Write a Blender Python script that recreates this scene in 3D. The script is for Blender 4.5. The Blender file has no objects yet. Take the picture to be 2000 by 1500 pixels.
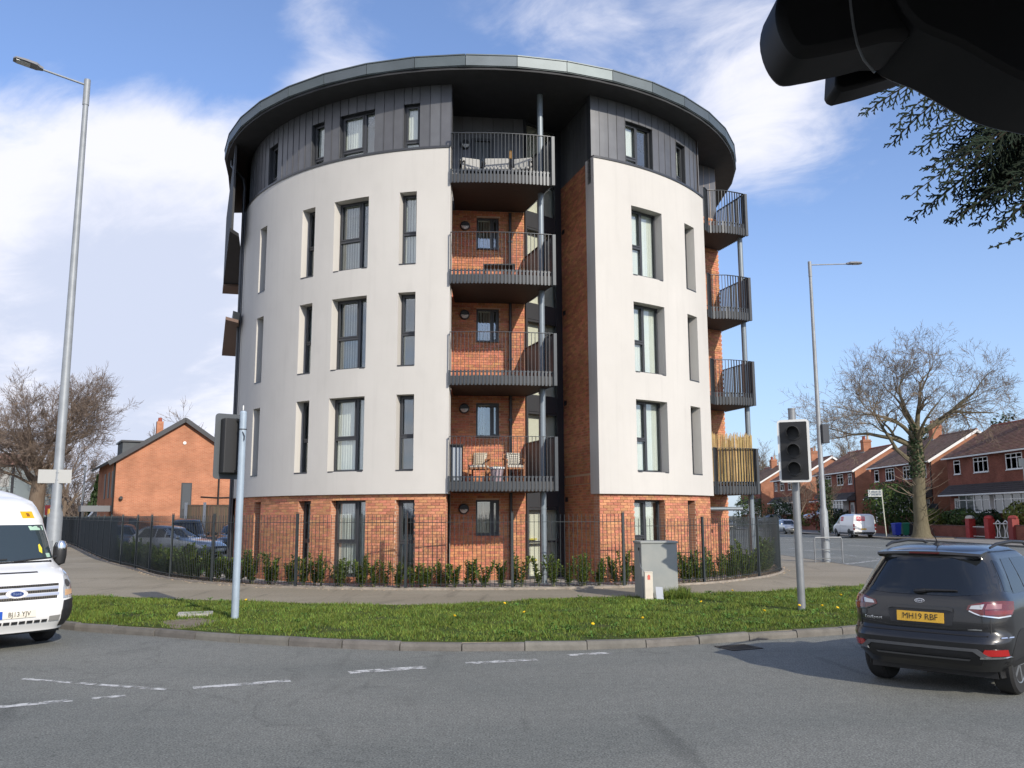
import bpy, bmesh, math, random
import numpy as np
from mathutils import Vector, Matrix
R_ = math.radians
sc = bpy.context.scene
COL = sc.collection
random.seed(7)
# ------------------------------------------------------------------ camera, light, exposure
cam_d = bpy.data.cameras.new('camera'); cam = bpy.data.objects.new('camera', cam_d); COL.objects.link(cam)
cam_d.sensor_width = 36.0; cam_d.lens = 36.0 * 1700 / 2000.0
cam_d.clip_start = 0.05; cam_d.clip_end = 3000
cam.matrix_world = Matrix.Translation((0, 0, 1.83)) @ Matrix.Rotation(R_(90 + 8.597), 4, 'X') @ Matrix.Rotation(R_(-0.2), 4, 'Z')
sc.camera = cam
SUN_AZ, SUN_EL = 34.0, 29.0          # to the right of straight behind the camera
sd = Vector((math.sin(R_(SUN_AZ)) * math.cos(R_(SUN_EL)), -math.cos(R_(SUN_AZ)) * math.cos(R_(SUN_EL)), math.sin(R_(SUN_EL))))
sun_d = bpy.data.lights.new('sun', 'SUN'); sun = bpy.data.objects.new('sun', sun_d); COL.objects.link(sun)
sun_d.energy = 3.5; sun_d.angle = R_(0.5); sun_d.color = (1.0, 0.92, 0.79)
sun.rotation_euler = sd.to_track_quat('Z', 'Y').to_euler()
sun.location = (20, -20, 30)
sc.view_settings.view_transform = 'Standard'; sc.view_settings.look = 'None'
sc.view_settings.exposure = 0.34; sc.view_settings.gamma = 1.0
sc.view_settings.use_curve_mapping = False
sc.cycles.max_bounces = 8; sc.cycles.transparent_max_bounces = 24; sc.cycles.caustics_reflective = False; sc.cycles.caustics_refractive = False
sc.cycles.use_denoising = True

world = bpy.data.worlds.new('World'); sc.world = world; world.use_nodes = True
def sky_nodes():
    nt = world.node_tree; N = nt.nodes; L = nt.links; N.clear()
    def nd(t, **k):
        n = N.new(t)
        for a, b in k.items(): setattr(n, a, b)
        return n
    def math_(op, a, b=None, c=None, clamp=False):
        n = nd('ShaderNodeMath', operation=op, use_clamp=clamp)
        for i, v in enumerate((a, b, c)):
            if v is None: continue
            if hasattr(v, 'links'): L.new(v, n.inputs[i])
            else: n.inputs[i].default_value = v
        return n.outputs[0]
    out = nd('ShaderNodeOutputWorld'); bg = nd('ShaderNodeBackground'); bg.inputs['Strength'].default_value = 0.125
    L.new(bg.outputs[0], out.inputs[0])
    sky = nd('ShaderNodeTexSky', sky_type='NISHITA'); sky.sun_disc = False
    sky.sun_elevation = R_(SUN_EL); sky.sun_rotation = R_(180 - SUN_AZ)
    sky.air_density = 1.0; sky.dust_density = 0.6; sky.ozone_density = 2.2
    tc = nd('ShaderNodeTexCoord')
    sep = nd('ShaderNodeSeparateXYZ'); L.new(tc.outputs['Generated'], sep.inputs[0])
    zc = math_('MAXIMUM', sep.outputs[2], 0.0)
    den = math_('ADD', zc, 0.22)
    px = math_('DIVIDE', sep.outputs[0], den); py = math_('DIVIDE', sep.outputs[1], den)
    # streaked layers: stretch the cloud plane a little along its diagonal
    a = math_('ADD', math_('MULTIPLY', px, 0.8), math_('MULTIPLY', py, -0.5))
    b = math_('ADD', math_('MULTIPLY', px, 0.75), math_('MULTIPLY', py, 1.15))
    cmb = nd('ShaderNodeCombineXYZ'); L.new(a, cmb.inputs[0]); L.new(b, cmb.inputs[1]); cmb.inputs[2].default_value = 3.7
    def noise(scale, detail, rough, dist=0.0, off=0.0):
        n = nd('ShaderNodeTexNoise'); n.inputs['Scale'].default_value = scale; n.inputs['Detail'].default_value = detail
        n.inputs['Roughness'].default_value = rough; n.inputs['Distortion'].default_value = dist
        if off:
            v = nd('ShaderNodeVectorMath', operation='ADD'); L.new(cmb.outputs[0], v.inputs[0]); v.inputs[1].default_value = (off, off * .7, off * 1.3)
            L.new(v.outputs[0], n.inputs['Vector'])
        else: L.new(cmb.outputs[0], n.inputs['Vector'])
        return n.outputs['Fac']
    n1 = noise(1.5, 9, 0.57, 0.25); n2 = noise(4.2, 8, 0.62, 0.5, 5.0); n3 = noise(0.8, 4, 0.5, 0.0, 11.0)
    base = math_('ADD', math_('MULTIPLY', n1, 0.55), math_('MULTIPLY', n2, 0.45))
    # cloud banks: (direction, cosine inside, cosine outside, weight)
    def nrm(v): return Vector(v).normalized()
    C = lambda d: math.cos(R_(d))
    banks = [((-0.453, 0.841, 0.262), C(4), C(16), 0.30), ((-0.336, 0.887, 0.285), C(3), C(12), 0.22), ((-0.483, 0.853, 0.198), C(5), C(18), 0.20), ((-0.266, 0.848, 0.440), C(2), C(10), 0.17),
             ((0.301, 0.887, 0.349), C(2), C(10), 0.18), ((0.19, 0.862, 0.46), C(3), C(12), 0.14), ((0.346, 0.853, 0.40), C(2), C(9), 0.10), ((-0.45, 0.779, 0.48), C(3), C(15), -0.26), ((-0.33, 0.84, 0.50), C(2), C(8), -0.10), ((0.403, 0.892, 0.180), C(7), C(19), -0.34),
             ((-0.357, 0.926, 0.110), C(2), C(9), 0.14), ((-0.08, 0.849, 0.522), C(3), C(12), 0.08), ((0.05, 0.97, 0.25), C(6), C(18), -0.1),
             ((0.9, -0.3, 0.3), C(12), C(40), 0.18), ((-0.7, -0.7, 0.35), C(12), C(40), 0.28), ((0.1, -1, 0.45), C(12), C(38), 0.12), ((-1, 0.1, 0.3), C(10), C(35), 0.26)]  # unseen banks; the left and rear left ones thickened to add fill light
    bias = None
    for d, c1, c0, w in banks:
        dp = nd('ShaderNodeVectorMath', operation='DOT_PRODUCT'); L.new(tc.outputs['Generated'], dp.inputs[0]); dp.inputs[1].default_value = nrm(d)
        mr = nd('ShaderNodeMapRange', interpolation_type='SMOOTHSTEP'); L.new(dp.outputs['Value'], mr.inputs[0])
        mr.inputs[1].default_value = c0; mr.inputs[2].default_value = c1; mr.inputs[3].default_value = 0; mr.inputs[4].default_value = w
        bias = mr.outputs[0] if bias is None else math_('ADD', bias, mr.outputs[0])
    cov = math_('ADD', base, bias)
    dens = nd('ShaderNodeMapRange', interpolation_type='SMOOTHSTEP'); L.new(cov, dens.inputs[0])
    dens.inputs[1].default_value = 0.53; dens.inputs[2].default_value = 0.84; dens.inputs[3].default_value = 0.02; dens.inputs[4].default_value = 0.95
    # thick cloud undersides go grey
    thick = nd('ShaderNodeMapRange', interpolation_type='SMOOTHSTEP'); L.new(math_('ADD', math_('ADD', cov, math_('MULTIPLY', n3, 0.35)), math_('MULTIPLY', zc, -0.75)), thick.inputs[0])
    thick.inputs[1].default_value = 0.90; thick.inputs[2].default_value = 1.18
    cc = nd('ShaderNodeMix', data_type='RGBA'); L.new(thick.outputs[0], cc.inputs[0])
    cc.inputs[6].default_value = (6.35, 6.35, 6.9, 1); cc.inputs[7].default_value = (4.4, 4.75, 5.8, 1)
    # pale air near the horizon
    hz = nd('ShaderNodeMapRange', interpolation_type='SMOOTHSTEP'); L.new(zc, hz.inputs[0])
    hz.inputs[1].default_value = 0.0; hz.inputs[2].default_value = 0.42; hz.inputs[3].default_value = 0.55; hz.inputs[4].default_value = 0.06
    hm = nd('ShaderNodeMix', data_type='RGBA'); L.new(hz.outputs[0], hm.inputs[0])
    gain = nd('ShaderNodeMix', data_type='RGBA', blend_type='MULTIPLY'); gain.inputs[0].default_value = 1.0
    L.new(sky.outputs[0], gain.inputs[6]); gain.inputs[7].default_value = (1.00, 1.08, 1.31, 1)
    L.new(gain.outputs[2], hm.inputs[6]); hm.inputs[7].default_value = (3.05, 4.1, 5.75, 1)
    fm = nd('ShaderNodeMix', data_type='RGBA'); L.new(dens.outputs[0], fm.inputs[0]); L.new(hm.outputs[2], fm.inputs[6]); L.new(cc.outputs[2], fm.inputs[7])
    L.new(fm.outputs[2], bg.inputs['Color'])
sky_nodes()

# ------------------------------------------------------------------ materials
MATS = {}
def M(name, col, rough=0.6, metal=0.0, var=0.0, vs=6.0, bump=0.0, bs=40.0, coat=0.0, island=0.0, spec=0.5, col2=None, detail=4, stretch=None, sheen=0):
    if name in MATS: return MATS[name]
    m = bpy.data.materials.new(name); m.use_nodes = True
    nt = m.node_tree; N = nt.nodes; L = nt.links
    b = N['Principled BSDF']
    b.inputs['Roughness'].default_value = rough; b.inputs['Metallic'].default_value = metal
    b.inputs['Specular IOR Level'].default_value = spec
    b.inputs['Coat Weight'].default_value = coat; b.inputs['Coat Roughness'].default_value = 0.05
    c = tuple(col) + (1,)
    b.inputs['Base Color'].default_value = c
    m.diffuse_color = c
    if var or bump or island or col2:
        tc = N.new('ShaderNodeTexCoord'); vec = tc.outputs['Object']
        if stretch:
            mp = N.new('ShaderNodeMapping'); mp.inputs['Scale'].default_value = stretch; L.new(vec, mp.inputs[0]); vec = mp.outputs[0]
    src = None
    if var or col2:
        n = N.new('ShaderNodeTexNoise'); n.inputs['Scale'].default_value = vs; n.inputs['Detail'].default_value = detail; n.inputs['Roughness'].default_value = 0.6
        L.new(vec, n.inputs['Vector'])
        mx = N.new('ShaderNodeMix'); mx.data_type = 'RGBA'
        mr = N.new('ShaderNodeMapRange'); mr.inputs[1].default_value = 0.3; mr.inputs[2].default_value = 0.7; L.new(n.outputs['Fac'], mr.inputs[0])
        L.new(mr.outputs[0], mx.inputs[0])
        if col2: mx.inputs[6].default_value = c; mx.inputs[7].default_value = tuple(col2) + (1,)
        else:
            mx.inputs[6].default_value = tuple(x * (1 - var) for x in col) + (1,); mx.inputs[7].default_value = tuple(min(1, x * (1 + var)) for x in col) + (1,)
        src = mx.outputs[2]
    if island:
        g = N.new('ShaderNodeNewGeometry'); oi = N.new('ShaderNodeObjectInfo')
        ad = N.new('ShaderNodeMath'); ad.operation = 'ADD'; L.new(g.outputs['Random Per Island'], ad.inputs[0]); L.new(oi.outputs['Random'], ad.inputs[1])
        fr = N.new('ShaderNodeMath'); fr.operation = 'FRACT'; L.new(ad.outputs[0], fr.inputs[0])
        mr2 = N.new('ShaderNodeMapRange'); mr2.inputs[3].default_value = 1 - island; mr2.inputs[4].default_value = 1 + island; L.new(fr.outputs[0], mr2.inputs[0])
        hs = N.new('ShaderNodeHueSaturation'); L.new(mr2.outputs[0], hs.inputs['Value'])
        mr3 = N.new('ShaderNodeMapRange'); mr3.inputs[3].default_value = 0.485; mr3.inputs[4].default_value = 0.515
        f2 = N.new('ShaderNodeMath'); f2.operation = 'FRACT'; m2 = N.new('ShaderNodeMath'); m2.operation = 'MULTIPLY'; m2.inputs[1].default_value = 7.31
        L.new(fr.outputs[0], m2.inputs[0]); L.new(m2.outputs[0], f2.inputs[0]); L.new(f2.outputs[0], mr3.inputs[0]); L.new(mr3.outputs[0], hs.inputs['Hue'])
        if src: L.new(src, hs.inputs['Color'])
        else: hs.inputs['Color'].default_value = c
        src = hs.outputs[0]
    if src: L.new(src, b.inputs['Base Color'])
    if bump:
        n2 = N.new('ShaderNodeTexNoise'); n2.inputs['Scale'].default_value = bs; n2.inputs['Detail'].default_value = 3; L.new(vec, n2.inputs['Vector'])
        bp = N.new('ShaderNodeBump'); bp.inputs['Strength'].default_value = bump; bp.inputs['Distance'].default_value = 0.02
        L.new(n2.outputs['Fac'], bp.inputs['Height']); L.new(bp.outputs[0], b.inputs['Normal'])
    MATS[name] = m
    return m

def glass_mat(name, tint, refl, rough=0.02):
    m = bpy.data.materials.new(name); m.use_nodes = True; nt = m.node_tree; N = nt.nodes; L = nt.links; N.clear()
    o = N.new('ShaderNodeOutputMaterial'); mx = N.new('ShaderNodeMixShader'); t = N.new('ShaderNodeBsdfTransparent'); g = N.new('ShaderNodeBsdfGlossy')
    t.inputs[0].default_value = tuple(tint) + (1,); g.inputs[0].default_value = (0.95, 0.97, 1, 1); g.inputs['Roughness'].default_value = rough
    fr = N.new('ShaderNodeFresnel'); fr.inputs[0].default_value = 1.5
    mr = N.new('ShaderNodeMapRange'); mr.inputs[1].default_value = 0.04; mr.inputs[2].default_value = 1.0; mr.inputs[3].default_value = refl; mr.inputs[4].default_value = 1.0
    ge = N.new('ShaderNodeNewGeometry'); iv = N.new('ShaderNodeMath'); iv.operation = 'SUBTRACT'; iv.inputs[0].default_value = 1.0; L.new(ge.outputs['Backfacing'], iv.inputs[1])
    mu = N.new('ShaderNodeMath'); mu.operation = 'MULTIPLY'; L.new(mr.outputs[0], mu.inputs[0]); L.new(iv.outputs[0], mu.inputs[1])
    L.new(fr.outputs[0], mr.inputs[0]); L.new(mu.outputs[0], mx.inputs[0]); L.new(t.outputs[0], mx.inputs[1]); L.new(g.outputs[0], mx.inputs[2]); L.new(mx.outputs[0], o.inputs[0])
    MATS[name] = m; return m

def brick_tex_mat(name, c1, c2, mortar, var=0.25, scale=1.0):
    """brick courses for walls too far away to tell the bricks apart"""
    m = bpy.data.materials.new(name); m.use_nodes = True; nt = m.node_tree; N = nt.nodes; L = nt.links; b = N['Principled BSDF']
    b.inputs['Roughness'].default_value = 0.9; b.inputs['Specular IOR Level'].default_value = 0.2
    tc = N.new('ShaderNodeTexCoord'); sp = N.new('ShaderNodeSeparateXYZ'); L.new(tc.outputs['Object'], sp.inputs[0])
    ad = N.new('ShaderNodeMath'); L.new(sp.outputs[0], ad.inputs[0]); L.new(sp.outputs[1], ad.inputs[1])
    cb = N.new('ShaderNodeCombineXYZ'); L.new(ad.outputs[0], cb.inputs[0]); L.new(sp.outputs[2], cb.inputs[1])
    br = N.new('ShaderNodeTexBrick'); L.new(cb.outputs[0], br.inputs['Vector'])
    br.inputs['Scale'].default_value = scale; br.inputs['Brick Width'].default_value = 0.225; br.inputs['Row Height'].default_value = 0.075; br.inputs['Mortar Size'].default_value = 0.006
    br.inputs['Color1'].default_value = tuple(c1) + (1,); br.inputs['Color2'].default_value = tuple(c2) + (1,); br.inputs['Mortar'].default_value = tuple(mortar) + (1,)
    n = N.new('ShaderNodeTexNoise'); n.inputs['Scale'].default_value = 0.9; n.inputs['Detail'].default_value = 5; L.new(tc.outputs['Object'], n.inputs['Vector'])
    mr = N.new('ShaderNodeMapRange'); mr.inputs[1].default_value = 0.3; mr.inputs[2].default_value = 0.7; mr.inputs[3].default_value = 1 - var; mr.inputs[4].default_value = 1 + var; L.new(n.outputs['Fac'], mr.inputs[0])
    hs = N.new('ShaderNodeHueSaturation'); L.new(br.outputs['Color'], hs.inputs['Color']); L.new(mr.outputs[0], hs.inputs['Value']); L.new(hs.outputs[0], b.inputs['Base Color'])
    MATS[name] = m; return m

m_render = M('white_render', (0.56, 0.540, 0.508), 0.9, var=0.03, vs=0.7, bump=0.08, bs=120, spec=0.2, detail=6)
def wall_streaks(m):
    nt = m.node_tree; N = nt.nodes; L = nt.links; b = N['Principled BSDF']; src = b.inputs['Base Color'].links[0].from_socket
    tc = N.new('ShaderNodeTexCoord'); col = src
    for sc_, a, c, lo, hi in (((7, 7, .35), .52, .75, 1.0, .955), ((.5, .5, .25), .35, .7, .97, 1.03), ((2.2, 2.2, 1.2), .55, .72, 1.0, .97)):
        mp = N.new('ShaderNodeMapping'); mp.inputs['Scale'].default_value = sc_; L.new(tc.outputs['Object'], mp.inputs[0]); n = N.new('ShaderNodeTexNoise'); n.inputs['Scale'].default_value = 1.0; n.inputs['Detail'].default_value = 6; L.new(mp.outputs[0], n.inputs['Vector'])
        r = N.new('ShaderNodeMapRange'); r.inputs[1].default_value = a; r.inputs[2].default_value = c; r.inputs[3].default_value = lo; r.inputs[4].default_value = hi; L.new(n.outputs['Fac'], r.inputs[0]); h = N.new('ShaderNodeHueSaturation'); L.new(col, h.inputs['Color']); L.new(r.outputs[0], h.inputs['Value']); col = h.outputs[0]
    L.new(col, b.inputs['Base Color'])
wall_streaks(m_render)
m_clad = M('grey_zinc_cladding', (0.125, 0.128, 0.138), 0.42, metal=0.25, var=0.10, vs=2.5, island=0.10)
m_zinc = M('roof_edge_zinc', (0.12, 0.142, 0.150), 0.50, metal=0.5, var=0.12, vs=1.2, island=0.08)
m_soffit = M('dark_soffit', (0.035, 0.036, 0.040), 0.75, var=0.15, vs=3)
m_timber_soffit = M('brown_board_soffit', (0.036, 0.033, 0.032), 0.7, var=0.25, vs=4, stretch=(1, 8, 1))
m_frame = M('anthracite_frame', (0.045, 0.048, 0.055), 0.38, spec=0.5)
m_rail = M('anthracite_steel', (0.052, 0.059, 0.067), 0.40, metal=0.25, var=0.08, vs=9)
m_fence = M('dark_green_grey_steel', (0.032, 0.040, 0.044), 0.42, metal=0.1, var=0.15, vs=5)
m_pole = M('grey_painted_column', (0.20, 0.235, 0.265), 0.42, metal=0.2, var=0.06, vs=5)
m_brick = M('orange_red_brick', (0.53, 0.235, 0.132), 0.9, var=0.17, vs=22, island=0.21, bump=0.35, bs=90, spec=0.2)
m_mortar = M('pale_mortar', (0.58, 0.43, 0.32), 0.95, var=0.10, vs=4, spec=0.1)
m_blind = M('cream_blind_fabric', (0.90, 0.92, 0.84), 0.85, var=0.03, vs=3, island=0.06, spec=0.2)
m_inner = M('dim_room_plaster', (0.45, 0.44, 0.41), 0.9)
m_glass = glass_mat('window_glass', (0.96, 0.98, 0.97), 0.32)
m_glass_dk = glass_mat('stair_glass', (0.90, 0.92, 0.90), 0.06)
m_lamp = M('opal_lens', (0.72, 0.72, 0.70), 0.3)
m_black = M('black_plastic', (0.012, 0.012, 0.014), 0.45)
m_conc = M('pale_concrete', (0.42, 0.40, 0.37), 0.92, var=0.16, vs=3, bump=0.2, bs=60, spec=0.2)
m_kerb = M('kerb_concrete', (0.165, 0.155, 0.140), 0.95, var=0.22, vs=3.5, bump=0.4, bs=45, island=0.14, spec=0.2)
m_white = M('white_paint', (0.78, 0.77, 0.75), 0.5, var=0.04, vs=2)
m_galv = M('galvanised_steel', (0.27, 0.29, 0.31), 0.55, metal=0.2, var=0.13, vs=4, detail=6)
m_galv_dull = M('dull_galvanised_steel', (0.24, 0.25, 0.26), 0.5, metal=0.35, var=0.13, vs=4, detail=6)

# ------------------------------------------------------------------ mesh helpers
class MB:
    def __init__(s): s.v = []; s.f = []; s.m = []; s.mi = 0
    def add(s, vs, fs):
        o = len(s.v); s.v.extend([tuple(p) for p in vs]); s.f.extend([tuple(i + o for i in f) for f in fs]); s.m.extend([s.mi] * len(fs))
    def quad(s, a, b, c, d): s.add([a, b, c, d], [(0, 1, 2, 3)])
    def obox(s, c, t, n, u, st, sn, su):
        """box centred at c; t,n,u unit axes; full sizes"""
        c = Vector(c); t = Vector(t) * st / 2; n = Vector(n) * sn / 2; u = Vector(u) * su / 2
        P = [c - t - n - u, c + t - n - u, c + t + n - u, c - t + n - u, c - t - n + u, c + t - n + u, c + t + n + u, c - t + n + u]
        s.add(P, [(0, 3, 2, 1), (4, 5, 6, 7), (0, 1, 5, 4), (1, 2, 6, 5), (2, 3, 7, 6), (3, 0, 4, 7)])
    def box(s, x0, x1, y0, y1, z0, z1):
        s.obox(((x0 + x1) / 2, (y0 + y1) / 2, (z0 + z1) / 2), (1, 0, 0), (0, 1, 0), (0, 0, 1), x1 - x0, y1 - y0, z1 - z0)
    def rbox(s, c, sx, sy, sz, rz=0.0):
        s.obox(c, (math.cos(rz), math.sin(rz), 0), (-math.sin(rz), math.cos(rz), 0), (0, 0, 1), sx, sy, sz)
    def prism(s, poly, z0, z1, top=True, bottom=True):
        n = len(poly); P = [(x, y, z0) for x, y in poly] + [(x, y, z1) for x, y in poly]
        F = [(i, (i + 1) % n, n + (i + 1) % n, n + i) for i in range(n)]
        if top: F.append(tuple(range(n, 2 * n)))
        if bottom: F.append(tuple(range(n - 1, -1, -1)))
        s.add(P, F)
    def tube(s, p0, p1, r0, r1=None, n=10, caps=True):
        r1 = r0 if r1 is None else r1
        p0 = Vector(p0); p1 = Vector(p1); d = (p1 - p0).normalized()
        a = d.orthogonal().normalized(); b = d.cross(a)
        P = []
        for p, r in ((p0, r0), (p1, r1)):
            for i in range(n):
                t = 2 * math.pi * i / n; P.append(p + a * (r * math.cos(t)) + b * (r * math.sin(t)))
        F = [(i, (i + 1) % n, n + (i + 1) % n, n + i) for i in range(n)]
        if caps: F += [tuple(range(n - 1, -1, -1)), tuple(range(n, 2 * n))]
        s.add(P, F)
    def path(s, pts, radii, n=10, caps=True):
        """tube through points with shared rings"""
        pts = [Vector(p) for p in pts]; k = len(pts); P = []; ref = None
        for i, p in enumerate(pts):
            d = (pts[min(i + 1, k - 1)] - pts[max(i - 1, 0)]).normalized()
            if ref is None: ref = d.orthogonal().normalized()
            a = (ref - d * ref.dot(d)).normalized(); ref = a; b = d.cross(a); r = radii[i] if hasattr(radii, '__len__') else radii
            for j in range(n):
                t = 2 * math.pi * j / n; P.append(p + a * (r * math.cos(t)) + b * (r * math.sin(t)))
        F = []
        for i in range(k - 1):
            for j in range(n): F.append((i * n + j, i * n + (j + 1) % n, (i + 1) * n + (j + 1) % n, (i + 1) * n + j))
        if caps: F += [tuple(range(n - 1, -1, -1)), tuple(range((k - 1) * n, k * n))]
        s.add(P, F)
    def lathe(s, c, prof, n=20, axis=(0, 0, 1)):
        ax = Vector(axis).normalized(); a = ax.orthogonal().normalized(); b = ax.cross(a); c = Vector(c); P = []
        for r, h in prof:
            for j in range(n):
                t = 2 * math.pi * j / n; P.append(c + ax * h + a * (r * math.cos(t)) + b * (r * math.sin(t)))
        F = []
        for i in range(len(prof) - 1):
            for j in range(n): F.append((i * n + j, i * n + (j + 1) % n, (i + 1) * n + (j + 1) % n, (i + 1) * n + j))
        if prof[0][0] > 1e-5: F.append(tuple(range(n - 1, -1, -1)))
        if prof[-1][0] > 1e-5: F.append(tuple(range((len(prof) - 1) * n, len(prof) * n)))
        s.add(P, F)
    def mesh(s, name, mats, smooth=False, angle=35):
        me = bpy.data.meshes.new(name); me.from_pydata(s.v, [], s.f)
        for m in (mats if isinstance(mats, (list, tuple)) else [mats]): me.materials.append(m)
        if isinstance(mats, (list, tuple)) and len(mats) > 1: me.polygons.foreach_set('material_index', s.m)
        if smooth:
            me.polygons.foreach_set('use_smooth', [True] * len(me.polygons)); me.update(); me.set_sharp_from_angle(angle=R_(angle))
        me.update(); return me
    def build(s, name, mats, parent=None, smooth=False, angle=35, bevel=0.0, wn=True):
        me = s.mesh(name, mats, smooth, angle)
        o = bpy.data.objects.new(name, me); COL.objects.link(o)
        if bevel:
            md = o.modifiers.new('bevel', 'BEVEL'); md.width = bevel; md.segments = 2; md.limit_method = 'ANGLE'; md.angle_limit = R_(40)
        if parent is not None: setpar(o, parent, wn)
        return o
def setpar(o, parent, wn=True):
    o.parent = parent
    if wn: o.matrix_parent_inverse = WORLD(parent).inverted()
def WORLD(o):
    m = o.matrix_basis.copy()
    if o.parent is not None: m = WORLD(o.parent) @ o.matrix_parent_inverse @ m
    return m
def tag(o, label, cat=None, group=None, kind=None):
    if label: o['label'] = label
    if cat: o['category'] = cat
    if group: o['group'] = group
    if kind: o['kind'] = kind
    return o
def thing(name, label, cat, loc=(0, 0, 0), rz=0.0, group=None):
    o = bpy.data.objects.new(name, None); COL.objects.link(o); o.location = loc; o.rotation_euler = (0, 0, rz); o.empty_display_size = 0.3
    return tag(o, label, cat, group)
def struct(mb, name, mat, label=None, smooth=False):
    o = mb.build(name, mat, None, smooth); o['kind'] = 'structure'
    if label: o['label'] = label
    return o
def copy_tree(o, parent=None):
    c = o.copy(); COL.objects.link(c)
    if parent is not None:
        c.parent = parent
    for ch in list(o.children): copy_tree(ch, c)
    return c
def text_geo(txt, size, align='CENTER'):
    cu = bpy.data.curves.new('lettering', 'FONT'); cu.body = txt; cu.size = size; cu.align_x = align; cu.align_y = 'CENTER'; cu.resolution_u = 2
    o = bpy.data.objects.new('lettering', cu); COL.objects.link(o)
    dg = bpy.context.evaluated_depsgraph_get(); me = bpy.data.meshes.new_from_object(o.evaluated_get(dg))
    V = [tuple(v.co) for v in me.vertices]; F = [tuple(p.vertices) for p in me.polygons]
    bpy.data.objects.remove(o); bpy.data.curves.remove(cu); bpy.data.meshes.remove(me)
    return V, F
def add_text(mb, txt, size, c, t, u, sx=1.0, align='CENTER', fn=None):
    V, F = text_geo(txt, size, align); c = Vector(c); t = Vector(t); u = Vector(u)
    mb.add([fn(x * sx, y) if fn else c + t * (x * sx) + u * y for x, y, z in V], F)
# ------------------------------------------------------------------ ground, roads, kerbs, verge
def catmull(pts, per=6):
    P = [Vector((p[0], p[1], 0)) for p in pts]; out = []
    for i in range(len(P) - 1):
        p0 = P[max(i - 1, 0)]; p1 = P[i]; p2 = P[i + 1]; p3 = P[min(i + 2, len(P) - 1)]
        for k in range(per):
            t = k / per
            q = 0.5 * ((2 * p1) + (-p0 + p2) * t + (2 * p0 - 5 * p1 + 4 * p2 - p3) * t * t + (-p0 + 3 * p1 - 3 * p2 + p3) * t ** 3)
            out.append((q.x, q.y))
    out.append((P[-1].x, P[-1].y)); return out
def resample(pts, step):
    out = [pts[0]]; acc = 0.0
    for a, b in zip(pts, pts[1:]):
        L = math.hypot(b[0] - a[0], b[1] - a[1]); pos = 0.0
        while acc + (L - pos) >= step:
            pos += step - acc; acc = 0.0; out.append((a[0] + (b[0] - a[0]) * pos / L, a[1] + (b[1] - a[1]) * pos / L))
        acc += L - pos
    return out
def offset(pts, d):
    out = []
    for i, p in enumerate(pts):
        a = pts[max(i - 1, 0)]; b = pts[min(i + 1, len(pts) - 1)]; tx, ty = b[0] - a[0], b[1] - a[1]; l = math.hypot(tx, ty) or 1
        out.append((p[0] - ty / l * d, p[1] + tx / l * d))
    return out
def inside(p, poly):
    x, y = p; c = False; n = len(poly)
    for i in range(n):
        x1, y1 = poly[i]; x2, y2 = poly[i - 1]
        if (y1 > y) != (y2 > y) and x < (x2 - x1) * (y - y1) / (y2 - y1) + x1: c = not c
    return c

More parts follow.
